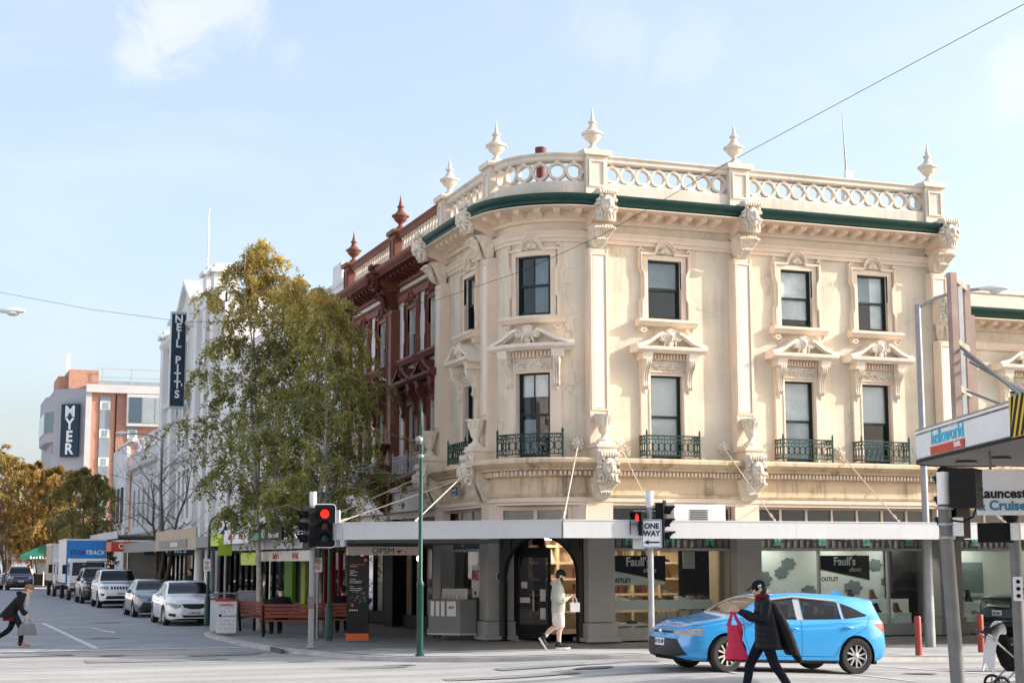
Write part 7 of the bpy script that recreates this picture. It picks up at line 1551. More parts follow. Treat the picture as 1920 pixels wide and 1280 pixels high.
road_lamp(22.88, 32.64, 8.45, (1.35, -.75), 'tall grey street light post with curved arm before the annex', z0=-.02); road_lamp(10.2, 75.8, 7.8, (-1.55, -.2), 'street light with long left arm beside the bare tree', rise=.2); road_lamp(-2.6, 43.2, 8.1, (4.0, -1.5), 'street light lamp head reaching in at the upper left edge', rise=.25)
MB().bar((22.88, 32.6, 5.9), (23.6, 32.4, 6.0), .03)
for i, (x, y, h, lb) in enumerate([(20.68, 29.95, .86, 'red round bollard next to the street light post'), (22.9, 30.7, .86, 'red round bollard farther right near the navy car')]): tag(MB().lathe([(0, 0), (.075, 0), (.075, h-.03), (.06, h), (0, h+.005)], 14, (x, y, ground(x, y)+.1)).build('bollard', 'bollard_red', smooth=40), lb, 'bollard', 'red bollards')
# litter bin, pavement board, totem, benches
lb_ = thing('litter_bin', 'white perforated litter bin with red LANDFILL lettering', 'bin', (7.85, 44.1, .12)); BRZ = CAMZ+.1; bl_ = (7.85, 44.1, 0)
MB().box(-.28, .28, -.28, .28, .16, 1.02).build('body', 'bin_white', lb_, bl_, BRZ); MB().box(-.30, .30, -.30, .30, 1.02, 1.06).build('rim', 'print_red', lb_, bl_, BRZ); tp = MB().box(-.30, .30, -.28, .28, 1.22, 1.25)
for x in (-.26, .26):
    for y in (-.24, .24): tp.bar((x, y, 1.05), (x, y, 1.23), .03)
tp.build('lid', 'galv_dark', lb_, bl_, BRZ); bm_ = Matrix.Translation(bl_) @ Matrix.Rotation(BRZ, 4, 'Z'); text('LANDFILL', .095, 'print_red', lb_, (0, 0, 0), bold=.003, mx=bm_ @ Matrix.Translation((0, -.285, .92)) @ Matrix.Rotation(PI/2, 4, 'X')); text('City of LAUNCESTON', .05, 'black_print', lb_, (0, 0, 0), mx=bm_ @ Matrix.Translation((.06, -.285, .62)) @ Matrix.Rotation(PI/2, 4, 'X'))
mk = MB().prism([(-.20, .60), (-.13, .60), (-.13, .67), (-.165, .68), (-.20, .66)], 'y', -.288, -.281); mk.build('logo', 'black_print', lb_, bl_, BRZ)
for k, (x, z) in enumerate([(x_, z_) for x_ in (-.16, -.05, .06, .17) for z_ in (.28, .40, .50, .74, .83)]): MB().lathe([(0, 0), (.014, 0), (0, .004)], 8).xf(Matrix.Translation((x+.03*(k % 2), -.281, z)) @ Matrix.Rotation(PI/2, 4, 'X')).build('hole', 'black_print', lb_, bl_, BRZ)
l2 = thing('recycling_bin', 'second white bin half hidden behind the landfill bin', 'bin', (8.05, 45.6, .12)); MB().box(-.28, .28, -.28, .28, .16, 1.02).build('body', 'bin_white', l2, (7.98, 45.7, 0), CAMZ); MB().box(-.30, .30, -.30, .30, 1.02, 1.06).build('rim', 'print_red', l2, (7.98, 45.7, 0), CAMZ)
af = thing('pavement_board', 'black sandwich board with food pictures reading NOW OPEN', 'sign', (9.0, 47.2, .12)); am = Matrix.Translation((9.0, 47.2, .12)) @ Matrix.Rotation(CAMZ, 4, 'Z') @ Matrix.Rotation(R_(-8), 4, 'X')
o = link('board', MB().box(-.30, .30, -.01, .01, .08, 1.12).mesh('board', 'sign_black'), af, mx=am); link('frame', MB().strip([(-.30, .08), (.30, .08), (.30, 1.12), (-.30, 1.12)], .03, -.02, .02, closed=True).mesh('frame', 'galvanised'), af, mx=am)
for x, z, r, mt_ in ((-.14, .92, .13, 'food_a'), (.14, .92, .12, 'food_b'), (0, .82, .09, 'food_a'), (-.1, .25, .13, 'food_b'), (.15, .24, .1, 'food_a')): link('food_picture', MB().prism([(x+r*math.cos(2*PI*k/14), z+r*.8*math.sin(2*PI*k/14)) for k in range(14)], 'y', -.018, -.011).mesh('food_picture', mt_), o, mx=am)
text('NOW OPEN', .10, 'white_print', o, (0, 0, 0), bold=.003, mx=am @ Matrix.Translation((0, -.014, .62)) @ Matrix.Rotation(PI/2, 4, 'X')); link('rear_leg', MB().box(-.28, .28, .0, .02, .0, 1.1).mesh('rear_leg', 'galvanised'), af, mx=Matrix.Translation((9.0, 47.2, .12)) @ Matrix.Rotation(CAMZ, 4, 'Z') @ Matrix.Rotation(R_(9), 4, 'X'))
tm = thing('wayfinding_totem', 'tall black wayfinding totem with orange base', 'totem', (10.3, 39.2, .12)); tl, tz = (10.3, 39.2, 0), CAMZ
MB().box(-.28, .28, -.06, .06, .28, 2.24).build('panel', 'totem_black', tm, tl, tz); MB().box(-.29, .29, -.07, .07, .12, .30).build('base', 'orange', tm, tl, tz); tmx = Matrix.Translation(tl) @ Matrix.Rotation(tz, 4, 'Z')
def tt(n, sz, mt_, x, z): w_ = n*sz*.55; smudge(n, w_, sz*.6, mt_, tm, (0, 0, 0), mx=tmx @ Matrix.Translation((x+w_/2, -.062, z)), seed=n+int(z*50))
tt(14, .052, 'orange', -.20, 2.03)
for n_, z in ((10, 1.98), (7, 1.88), (10, 1.84), (5, 1.80), (10, 1.76), (8, 1.66), (16, 1.61), (15, 1.57), (5, 1.48), (17, 1.43), (15, 1.38)): tt(n_, .035, 'white_print', -.20, z)
MB().prism(arc(0, 0, .045, 0, 345, 16), 'y', -.004, 0).build('icon', 'orange', tm, Vector(tl)+Matrix.Rotation(tz, 3, 'Z') @ Vector((.19, -.061, 2.14)), tz); MB().prism([(-.05, 0), (.03, .05), (.02, -.04)], 'y', -.003, 0).build('arrow', 'orange', tm, Vector(tl)+Matrix.Rotation(tz, 3, 'Z') @ Vector((-.13, -.061, 1.0)), tz)
for k in range(4): MB().prism(arc(0, 0, .018, 0, 340, 10), 'y', -.003, 0).build('icon', 'white_print', tm, Vector(tl)+Matrix.Rotation(tz, 3, 'Z') @ Vector((-.18+.055*k, -.061, .88)), tz)
mapm = MB(); rq = random.Random(2)
for k in range(26): x0, z0 = rq.uniform(-.22, .18), rq.uniform(1.05, 1.36); mapm.box(x0, x0+rq.uniform(.02, .07), -.063, -.0605, z0, z0+rq.uniform(.004, .03))
mapm.build('map', 'galv_dark', tm, tl, tz)
def bench(x, y, rz, label):
    t = thing('bench', label, 'bench', (x, y, .12), rz, 'timber slat benches'); W2 = .72
    for sx in (-W2+.06, W2-.06):
        m = MB(); m.bar((sx, -.24, .12), (sx, -.24, .56), .05, .06); m.bar((sx, .22, .12), (sx, .30, .95), .05, .06); m.bar((sx, -.26, .54), (sx, .27, .50), .05, .05); m.bar((sx, -.26, .74), (sx, .28, .74), .04, .05); m.bar((sx, -.24, .54), (sx, -.24, .74), .04)
        m.build('leg', 'bench_iron', t, (x, y, 0), rz)
    for k in range(5): MB().box(-W2, W2, -.25+.105*k, -.165+.105*k, .55-.008*k, .585-.008*k).build('slat', 'bench_slat', t, (x, y, 0), rz)
    for k in range(4): MB().cbox((0, .255+.012*k, .66+.095*k), (W2*2, .03, .075)).build('slat', 'bench_slat', t, (x, y, 0), rz)
    return t
bench(9.15, 42.1, PI+CAMZ+.1, 'red timber bench with a man in black sitting on it'); bench(8.95, 45.1, PI/2+.35, 'red timber bench behind, turned towards the street'); bench(10.62, 42.4, PI+CAMZ, 'red timber bench half hidden behind the wayfinding totem')
def ns_sign(x, y, z, rz, label, post=None):
    t = thing('no_smoking_sign', label, 'sign', (x, y, z)); mx = T(x, y, z, rz); link('plate', MB().box(-.11, .11, -.008, 0, -.19, .19).mesh('plate', 'white_print'), t, mx=mx)
    for zz in (.08, -.08): link('ring', MB().torus((0, -.012, zz), .06, .009, 18, 4, 'y').mesh('ring', 'print_red'), t, mx=mx); link('slash', MB().strip([(-.045, zz+.045), (.045, zz-.045)], .016, -.016, -.01).mesh('slash', 'print_red'), t, mx=mx); link('pictogram', MB().box(-.035, .035, -.013, -.009, zz-.008, zz+.008).mesh('pictogram', 'black_print'), t, mx=mx)
    if post: link('post', MB().lathe([(0, -z+.1), (.035, -z+.1), (.035, post), (0, post)], 10, (0, .04, 0)).mesh('post', 'galvanised', 40), t, mx=mx)
ns_sign(9.72, 41.2, 2.02, CAMZ, 'no smoking plate on a post behind the traffic signal', .4); ns_sign(8.38, 50.9, 2.0, CAMZ, 'no smoking plate on the gooseneck lamp post'); 
sp3 = thing('sign_post', 'plain pale signpost left of the pavement board', 'post', (9.35, 53, .12)); MB().lathe([(0, .1), (.05, .1), (.05, 3.0), (0, 3.0)], 10, (9.35, 53, 0)).build('post', 'galvanised', sp3, smooth=40)
cb = thing('street_bin', 'dark street bin in front of the navy sign', 'bin', (9.6, 71, .12)); MB().lathe([(0, .1), (.2, .1), (.24, 1.0), (.26, 1.02), (.26, 1.15), (.1, 1.3), (0, 1.3)], 14, (9.6, 70.5, 0)).build('body', 'bench_iron', cb, smooth=40)
# green market umbrella and cafe screen beyond the crossing
mat('umbrella_green', (.02, .16, .10), .7, .1, 2)
um = thing('market_umbrella', 'dark green market umbrella with white lettering beyond the crossing', 'umbrella', (9.4, 141, .1)); c_ = (9.2, 141)
MB().add([(c_[0]-2.0, c_[1]-2.0, 2.7), (c_[0]+2.0, c_[1]-2.0, 2.7), (c_[0]+2.0, c_[1]+2.0, 2.7), (c_[0]-2.0, c_[1]+2.0, 2.7), (c_[0], c_[1], 3.6)], [(0, 1, 4), (1, 2, 4), (2, 3, 4), (3, 0, 4)]).build('canopy', 'umbrella_green', um); MB().box(c_[0]-2, c_[0]+2, c_[1]-2.02, c_[1]-2, 2.35, 2.7).build('valance', 'umbrella_green', um); smudge(8, 2.0, .26, 'white_print', um, (c_[0]-.2, c_[1]-2.03, 2.52), seed=12); MB().bar((c_[0], c_[1], .1), (c_[0], c_[1], 3.6), .08).build('pole', 'galvanised', um)
sc = thing('cafe_screen', 'dark low cafe screens under the market umbrella', 'screen', (9.2, 139.5, .1)); MB().box(7.6, 10.8, 139.4, 139.5, .15, 1.1).build('panel', 'bench_iron', sc)
for x in (7.6, 9.2, 10.8): MB().box(x-.05, x+.05, 139.35, 139.55, .1, 1.3).build('post', 'white_print', sc)

# ------------------------------------------------------------------ foreground awning of the travel shop, right edge
HA = thing('curved_awning', 'white curved travel shop awning with blue and red lettering at right', 'awning', (16, 18, 3.2))
A0, B0 = Vector((14.80, 21.7)), Vector((12.35, 14.96)); dr = (B0-A0).normalized(); nr = Vector((dr.y, -dr.x)); nr = nr if nr.x < 0 else -nr     # outward, towards the road
def ham(mb_path, z0, z1, mt, nm, par=HA, t=.06):
    m = MB(); m.sweep([p[:] for p in mb_path], [(0, z0), (0, z1), (-t, z1), (-t, z0)]); return m.build(nm, mt, par, smooth=40)
cR = 1.15; cc = A0+dr*cR*.9-nr*cR; cpath = []
a1 = math.atan2(nr.y, nr.x)
for k in range(13):
    a = a1-R_(110)*(1-k/12); cpath.append(cc+Vector((math.cos(a), math.sin(a)))*cR)
cpath.append(B0+nr*0); 
sgn_ = 1
fz0, fz1 = 3.66, 4.10
def ribbon(path, z0, z1, off, nm, mt, par):
    m = MB(); L = []
    for i, p in enumerate(path):
        d1 = (path[min(i+1, len(path)-1)]-path[max(i-1, 0)]).normalized(); n_ = Vector((d1.y, -d1.x)); n_ = n_ if (p-cc).dot(n_) > 0 or i == len(path)-1 and n_.dot(nr) > 0 else -n_
        L.append(p+n_*off)
    m.loft([[(p.x, p.y, z0), (p.x, p.y, z1)] for p in L], cap=False, closed=False); return m.build(nm, mt, par, smooth=60)
fo = ribbon(cpath, fz0, fz1, 0, 'fascia', 'signal_white', HA); ribbon(cpath, fz0-.05, fz0, .01, 'lower_trim', 'signal_black', fo); ribbon(cpath, fz1, fz1+.03, .012, 'capping', 'galvanised', fo)
inner_pts = [(p.x, p.y) for p in cpath]+[(B0.x+6, B0.y), (A0.x+6, A0.y)]
MB().prism(inner_pts, 'z', fz0-.03, fz0+.02).build('soffit', 'awning_soffit', HA); MB().prism(inner_pts, 'z', fz1-.06, fz1-.03).build('roof', 'roof_grey', HA)
for k, (u, w) in enumerate(((2.2, .30), (1.3, .22))): q = A0+dr*u-nr*w*3; MB().lathe([(0, 0), (.18, 0), (.16, .03), (0, .03)], 18, (q.x, q.y, fz0-.07)).build('downlight', 'galv_dark', HA)
fa = math.atan2(dr.y, dr.x)
def on_f(u, z, out=.012): p = A0+dr*u+nr*out; return Matrix.Translation((p.x, p.y, z)) @ Matrix.Rotation(fa, 4, 'Z') @ Matrix.Rotation(PI/2, 4, 'X')
text('helloworld', .31, 'helloworld_blue', HA, (0, 0, 0), mx=on_f(2.65, 3.93), xs=1.25); smudge(9, .5, .035, 'print_grey', HA, (0, 0, 0), mx=on_f(3.0, 4.05) @ Matrix.Rotation(-PI/2, 4, 'X'), seed=13)
link('red_band', MB().box(-.95, .80, -.06, .06, -.001, .006).mesh('red_band', 'sign_red'), HA, mx=on_f(2.72, 3.745)); text('TRAVEL', .10, 'white_print', HA, (0, 0, 0), bold=.003, mx=on_f(3.2, 3.745, .022)); text('3', .12, 'helloworld_blue', HA, (0, 0, 0), mx=on_f(.75, 3.82, .02))
hz = thing('hazard_board', 'yellow and black striped end board on the white awning', 'board', (13.3, 16.8, 3.7)); u0 = 5.70
link('board', MB().box(u0-.0, u0+1.2, -.05, 0, fz0-.02, fz1+.05).mesh('board', 'hazard_yellow'), hz, mx=Matrix.Translation((A0.x+nr.x*.02, A0.y+nr.y*.02, 0)) @ Matrix.Rotation(fa, 4, 'Z'))
for k in range(8):
    x0 = u0-.2+.2*k; z0, z1 = fz0-.02, fz1+.05; link('stripe', MB().prism([(max(u0, x0), z0), (max(u0, x0+.1), z0), (max(u0, x0+.40), z1), (max(u0, x0+.30), z1)], 'y', -.054, -.05).mesh('stripe', 'signal_black'), hz, mx=Matrix.Translation((A0.x+nr.x*.02, A0.y+nr.y*.02, 0)) @ Matrix.Rotation(fa, 4, 'Z'))
tf = thing('timber_frame', 'weathered timber sign frame braced on top of the white awning', 'frame', (14.6, 20, 4.1))
PA, PB = Vector((14.22, 19.4, 0)), Vector((15.05, 20.2, 0))
for p in (PA, PB): MB().box(p.x-.055, p.x+.055, p.y-.055, p.y+.055, 4.1, 6.38).build('post', 'timber', tf)
for z in (6.32, 5.35, 4.65): MB().bar((PA.x, PA.y, z), (PB.x, PB.y, z), .08, .10).build('rail', 'timber', tf)
pm_ = (PA+PB)/2; MB().box(pm_.x-.04, pm_.x+.04, pm_.y-.04, pm_.y+.04, 4.2, 6.3).build('stud', 'galvanised', tf); MB().bar((PB.x+.1, PB.y, 4.2), (PB.x+.1, PB.y, 5.9), .07).build('stud', 'timber', tf)
for k in range(3): MB().bar((PA.x+.15+.1*k, PA.y+.1, 5.3-.12*k), (13.62+.12*k, 17.0, 4.18), .035).build('brace', 'galv_dark', tf)
MB().bar((PA.x+.2, PA.y, 4.6), (14.3, 18.2, 4.22), .03).build('brace', 'galv_dark', tf)
cs = thing('hanging_sign', 'white hanging sign with black and teal cruise centre lettering at right edge', 'sign', (14.2, 18.3, 2.9)); cm = Matrix.Translation((14.55, 18.15, 3.05)) @ Matrix.Rotation(CAMZ-.05, 4, 'Z')
link('panel', MB().box(-.80, .95, -.03, .03, -.32, .32).mesh('panel', 'signal_white'), cs, mx=cm); text('Launceston', .19, 'black_print', cs, (0, 0, 0), bold=.006, align='LEFT', mx=cm @ Matrix.Translation((-.80, -.035, -.02)) @ Matrix.Rotation(PI/2, 4, 'X')); text('& Cruise', .19, 'print_teal', cs, (0, 0, 0), bold=.006, align='LEFT', mx=cm @ Matrix.Translation((-.82, -.035, -.19)) @ Matrix.Rotation(PI/2, 4, 'X')); text('Centre', .19, 'black_print', cs, (0, 0, 0), bold=.006, align='LEFT', mx=cm @ Matrix.Translation((-.02, -.035, -.19)) @ Matrix.Rotation(PI/2, 4, 'X'))
for k in (-.6, .7): link('hanger', MB().bar((k, 0, .32), (k, 0, .64), .03).mesh('hanger', 'galv_dark'), cs, mx=cm)
# rooftop pieces and wires
ch = thing('chimney_pipe', 'short dark red chimney pipe above the curved parapet', 'chimney', (15.67, 40, 11.5)); MB().lathe([(0, 0), (.13, 0), (.13, 1.9), (.16, 1.92), (.16, 2.2), (0, 2.2)], 14, (15.67, 40, 11.45)).build('pipe', 'red_dark', ch, smooth=40)
an2 = thing('roof_antenna', 'thin whip antenna with white box on the corner roof', 'antenna', (24.38, 38, 11.5)); MB().tube([(24.36, 38, 11.45), (24.36, 38, 13.5), (24.3, 38, 15.0)], [.03, .025, .008], 6).build('mast', 'galvanised', an2); MB().box(24.30, 24.55, 37.9, 38.0, 13.0, 13.25).build('box', 'white_print', an2); MB().box(24.25, 24.5, 37.9, 38.1, 12.2, 12.75).build('receiver', 'white_print', an2)
rh = thing('roof_hatch', 'pale curved roof hood seen through the balustrade', 'roof hood', (25, 39, 11.5)); MB().prism(arc(0, 0, .9, 0, 180, 10), 'y', 0, 2).build('hood', 'white_print', rh, (24.6, 38.6, 11.5), .5)
wp = [ray_pt(x, y, d) for x, y, d in ((-260, 492, 46), (0, 548, 43), (170, 580, 41), (345, 603, 39), (580, 605, 36), (820, 562, 33), (980, 508, 31), (1130, 440, 29), (1375, 300, 26), (1650, 152, 23), (1920, 8, 20.5), (2300, -200, 17))]
tag(MB().tube(wp, .005, 5).build('overhead_wire', 'signal_black'), 'thin dark overhead wire sagging across the whole crossing', 'wire')
# ------------------------------------------------------------------ people
mat('skin', (.52, .33, .24), .55, .06, 12); mat('skin_pale', (.60, .40, .31), .55, .06, 12); mat('hair_dark', (.025, .018, .014), .7, .2, 30); mat('hair_auburn', (.26, .12, .05), .7, .25, 30); mat('beard', (.05, .022, .014), .8, .2, 40)
mat('hoodie', (.40, .41, .35), .85, .06, 8, bump=.2, bscale=25, spec=.1); mat('shorts', (.66, .58, .54), .85, .05, 8, spec=.1); mat('cloth_black', (.014, .014, .016), .85, .15, 8, bump=.2, bscale=20, spec=.15); mat('cloth_navy', (.010, .013, .024), .8, .15, 8, spec=.12); mat('puffer', (.008, .010, .015), .55, .15, 8, spec=.18); mat('maroon', (.12, .012, .025), .8, .1, 8, spec=.1)
mat('bag_red', (.52, .022, .075), .6, .06, 10, bump=.3, bscale=12); mat('bag_white', (.78, .72, .70), .7, .04, 8); mat('bag_grey', (.16, .165, .17), .4, .1, 8); mat('scarf', (.40, .41, .42), .8, .5, 22); mat('sneaker', (.018, .018, .02), .6, 0); mat('rubber_white', (.72, .71, .69), .6, 0); mat('sock', (.75, .74, .73), .8, 0); mat('shoe_pink', (.42, .20, .16), .6, .1, 10); mat('purple_cloth', (.16, .09, .20), .8, .1, 8); mat('blanket', (.60, .60, .61), .85, .06, 6, bump=.2, bscale=15)
def limb(m, pts, rads, n=12):
    P = [Vector(p) for p in pts]; Q = []; Rr = []
    for i in range(len(P)-1):
        p0, p1, p2, p3 = P[max(i-1, 0)], P[i], P[i+1], P[min(i+2, len(P)-1)]
        for k in range(4):
            t = k/4; Q.append(.5*((2*p1)+(p2-p0)*t+(2*p0-5*p1+4*p2-p3)*t*t+(3*p1-p0-3*p2+p3)*t**3)); Rr.append(rads[i]+(rads[i+1]-rads[i])*(3*t*t-2*t**3))
    Q.append(P[-1]); Rr.append(rads[-1]); m.tube(Q, Rr, n); m.sphere(Q[0], Rr[0]*.99, 10, 8); m.sphere(Q[-1], Rr[-1]*.99, 10, 8)
def torso(m, rings):
    """rings: (centre, half depth, half width) from bottom to top"""
    R2 = []
    for i, (c, d, w) in enumerate(rings): R2.append([(c[0]+d*math.copysign(abs(math.cos(a))**.85, math.cos(a)), c[1]+w*math.copysign(abs(math.sin(a))**.85, math.sin(a)), c[2]) for a in [2*PI*k/20 for k in range(20)]])
    m.loft(R2)
def hand(m, w, d, up, s=1., curl=.5, grip=False):
    """palm and five fingers; w wrist, d direction of the fingers, up = towards the thumb"""
    w = Vector(w); d = Vector(d).normalized(); up = Vector(up); up = (up-d*up.dot(d)).normalized(); nrm = d.cross(up)
    c = w+d*.05*s
    m.loft([[tuple(w+d*t*s+up*h*hs*s+nrm*th*ts*s) for hs, ts in ((1, .6), (.6, 1), (-.6, 1), (-1, .6), (-1, -.6), (-.6, -1), (.6, -1), (1, -.6))] for t, h, th in ((-.01, .024, .018), (.03, .036, .015), (.07, .042, .014), (.095, .040, .011))])
    for k, (L, off) in enumerate(((.072, .030), (.082, .010), (.076, -.010), (.060, -.030))):
        b = w+d*.088*s+up*off*s; c1 = d*math.cos(curl)+nrm*math.sin(curl); c2 = d*math.cos(curl*2.2)+nrm*math.sin(curl*2.2)
        m.tube([b, b+c1*L*.5*s, b+(c1*.5+c2*.35)*L*s, b+(c1*.5+c2*.55)*L*s], [.010*s, .0095*s, .009*s, .006*s], 6)
    b = w+d*.03*s+up*.03*s; td = (d*.7+up*.75+nrm*.35*curl).normalized(); m.tube([b, b+td*.035*s, b+(td*.7+d*.3)*.065*s], [.013*s, .011*s, .008*s], 6)
def head(m, c, f, s=1.):
    """c centre of the skull, f forward direction; adds skull, jaw, nose, brow, ears"""
    c = Vector(c); f = Vector(f).normalized(); l = Vector((0, 0, 1)).cross(f).normalized(); u = f.cross(l)
    B3 = Matrix((f, l, u)).transposed()
    def P(x, y, z): return tuple(c+B3 @ Vector((x, y, z))*s)
    k = MB(); k.sphere((0, 0, .02), (.098, .078, .105), 16, 12); k.sphere((.028, 0, -.055), (.068, .060, .068), 12, 8); k.sphere((.055, 0, -.095), (.036, .038, .028), 10, 8)
    k.sphere((.098, 0, -.018), (.020, .014, .030), 8, 6); k.sphere((.104, 0, -.032), (.018, .016, .013), 8, 6)
    for y in (-1, 1): k.sphere((.078, y*.032, .018), (.022, .026, .012), 8, 6); k.sphere((.080, y*.036, -.032), (.018, .022, .018), 8, 6); k.sphere((-.005, y*.080, -.012), (.022, .010, .032), 8, 6)
    k.sphere((.090, 0, -.066), (.014, .026, .008), 8, 6); k.sphere((.088, 0, -.080), (.013, .022, .008), 8, 6)
    k.xf(Matrix.Translation(c) @ B3.to_4x4() @ Matrix.Scale(s, 4)); m.add(k.v, k.f)
    return Matrix.Translation(c) @ B3.to_4x4() @ Matrix.Scale(s, 4)
def remesh(m, name, mt, vox=.012, it=3):
    return modmesh(m, name, mt, [('REMESH', dict(mode='VOXEL', voxel_size=vox)), ('SMOOTH', dict(factor=.5, iterations=it))])
def person(label, x, y, z, rz, parts, group=None):
    t = thing('person', label, 'person', (x, y, z), rz, group)
    mx = Matrix.Translation((x, y, z)) @ Matrix.Rotation(rz, 4, 'Z'); objs = {}
    for nm, me in parts: objs[nm] = link(nm, me, t, mx=mx)
    return t
def shoe_at(m, a, toe, r=.045, h=.05):
    a, toe = Vector(a), Vector(toe); d = (toe-a).normalized(); h_ = a-d*.05
    limb(m, [h_, a+d*.06, a+d*.12, toe], [r*.95, r*1.05, r*.95, r*.72], 10)

# --- man in hoodie and shorts walking past the door (forward = +x)
b = MB(); HM = head(b, (.055, 0, 1.585), (1, 0, -.42), 1.02); limb(b, [(-.005, 0, 1.38), (.02, 0, 1.48), (.04, 0, 1.54)], [.066, .058, .058])
torso(b, [((0, 0, .86), .09, .14), ((0, 0, 1.1), .09, .14), ((-.01, 0, 1.36), .08, .16), ((-.005, 0, 1.42), .06, .09)])
FR = [(.0, -.09, .88), (.035, -.09, .50), (-.005, -.09, .085)]; BK = [(.0, .09, .88), (-.03, .09, .50), (-.30, .09, .27)]
for L in (FR, BK): limb(b, [L[0], L[1], Vector(L[1]).lerp(Vector(L[2]), .35)+Vector((-.02, 0, 0)), L[2]], [.085, .056, .058, .036])
limb(b, [FR[2], (.06, -.09, .06), (.19, -.095, .045)], [.036, .04, .03]); limb(b, [BK[2], (-.36, .09, .16), (-.27, .09, .06)], [.036, .04, .03])
for s in (-1, 1):
    limb(b, [(-.01, s*.17, 1.36), (-.06, s*.235, 1.10), (.10, s*.16, 1.06), (.24, s*.06, 1.12)], [.05, .042, .036, .026]); hand(b, (.24, s*.06, 1.12), (1, -s*.25, .05), (0, 0, 1), 1., .9)
body = remesh(b, 'body', 'skin_pale', .010)
h = MB(); torso(h, [((.0, 0, .80), .135, .20), ((.0, 0, .86), .15, .205), ((.01, 0, 1.0), .145, .20), ((.01, 0, 1.15), .14, .195), ((-.005, 0, 1.30), .13, .205), ((-.015, 0, 1.38), .105, .17), ((-.02, 0, 1.44), .085, .10), ((-.015, 0, 1.47), .075, .08)])
for s in (-1, 1): limb(h, [(-.015, s*.17, 1.35), (-.06, s*.24, 1.09), (.02, s*.20, 1.03), (.12, s*.14, 1.07), (.19, s*.09, 1.10)], [.082, .072, .066, .056, .046])
limb(h, [(-.09, -.08, 1.45), (-.115, 0, 1.42), (-.09, .08, 1.45)], [.045, .06, .045]); limb(h, [(.0, .08, 1.47), (.05, 0, 1.43), (.0, -.08, 1.47)], [.03, .028, .03]); torso(h, [((0, 0, .775), .14, .20), ((0, 0, .82), .145, .205)])
hood = remesh(h, 'hoodie', 'hoodie', .012)
p = MB(); torso(p, [((0, 0, .72), .12, .18), ((0, 0, .90), .125, .185)])
limb(p, [(.0, -.09, .84), (.02, -.095, .66), (.03, -.095, .52)], [.115, .108, .10]); limb(p, [(.0, .09, .84), (-.02, .095, .66), (-.02, .095, .54)], [.115, .105, .095]); sh_ = remesh(p, 'shorts', 'shorts', .012)
so_ = MB(); limb(so_, [(.0, -.09, .20), (-.002, -.09, .10)], [.043, .042]); limb(so_, [(-.24, .09, .31), (-.31, .09, .25)], [.043, .042]); soc = remesh(so_, 'socks', 'sock', .01)
sn = MB(); shoe_at(sn, (-.005, -.09, .075), (.21, -.10, .055)); shoe_at(sn, (-.34, .09, .20), (-.24, .09, .05)); limb(sn, [(-.005, -.09, .14), (-.005, -.09, .09)], [.05, .05]); limb(sn, [(-.29, .09, .28), (-.33, .09, .22)], [.05, .05]); snk = remesh(sn, 'sneakers', 'sneaker', .01)
sl = MB(); sl.loft([[(x_, -.09+w*c, z_) for c, z_ in ((1, .0), (1, .035), (-1, .035), (-1, .0))] for x_, w in ((-.075, .03), (-.03, .045), (.12, .05), (.21, .045), (.25, .015))])
k0 = len(sl.v); sl.loft([[(x_, w*c, z_) for c, z_ in ((1, .0), (1, .035), (-1, .035), (-1, .0))] for x_, w in ((-.075, .03), (-.03, .045), (.12, .05), (.21, .045), (.25, .015))]); sl.xf(Matrix.Translation((-.41, .09, .20)) @ Matrix.Rotation(R_(58), 4, 'Y') @ Matrix.Translation((.04, 0, -.0)), k0)
hat = MB(); hat.sphere((-.008, 0, .045), (.112, .094, .098), 16, 10); hat.lathe([(.098, 0), (.112, .0), (.114, .05), (.1, .055)], 18, (0, 0, .03)); hat.xf(HM @ Matrix.Diagonal((1, .92, 1, 1)))
bd_ = MB(); bd_.sphere((.055, 0, -.082), (.052, .056, .046), 12, 8); bd_.sphere((.03, .045, -.05), (.03, .03, .05), 8, 6); bd_.sphere((.03, -.045, -.05), (.03, .03, .05), 8, 6); bd_.sphere((.092, 0, -.056), (.012, .026, .007), 8, 4); bd_.xf(HM)
hr = MB(); hr.sphere((-.035, 0, -.01), (.075, .078, .075), 12, 8); hr.xf(HM)
man = person('man in sage hoodie, pale shorts and black beanie walking with a paper bag', 13.1, 32.5, .12+ground(13.1, 32.5)+.0, R_(-12), [('body', body), ('hoodie', hood), ('shorts', sh_), ('socks', soc), ('sneakers', snk), ('shoe_soles', sl.mesh('shoe_soles', 'rubber_white', 40)), ('beanie', remesh(hat, 'beanie', 'cloth_black', .010)), ('beard', bd_.mesh('beard', 'beard', 180)), ('hair', hr.mesh('hair', 'hair_dark', 180))])
mmx = W[man]
def carried(nm, label, cat, pieces, mx):
    t = thing(nm, label, cat, tuple(mx.translation)); 
    for n_, me in pieces: link(n_, me, t, mx=mx)
    return t
pb = MB(); pb.loft([[(.27, -.07, .80), (.47, -.07, .80), (.47, .03, .80), (.27, .03, .80)], [(.265, -.075, 1.0), (.475, -.075, 1.0), (.475, .035, 1.0), (.265, .035, 1.0)]], cap=False); pb.quad((.27, -.07, .80), (.47, -.07, .80), (.47, .03, .80), (.27, .03, .80))
hd_ = MB()
for yy in (-.06, .02): hd_.tube([(.32, yy, 1.0), (.335, yy+.02, 1.09), (.37, -.02, 1.12), (.405, yy+.02, 1.09), (.42, yy, 1.0)], .005, 5)
carried('paper_bag', 'small white paper bag hanging from the hooded man hands', 'bag', [('bag', pb.mesh('bag', 'bag_white')), ('handles', hd_.mesh('handles', 'bag_white'))], mmx)
carried('phone', 'dark phone in the hooded man hands', 'phone', [('phone', MB().box(.30, .37, -.04, .04, 1.135, 1.145).mesh('phone', 'signal_black'))], mmx)

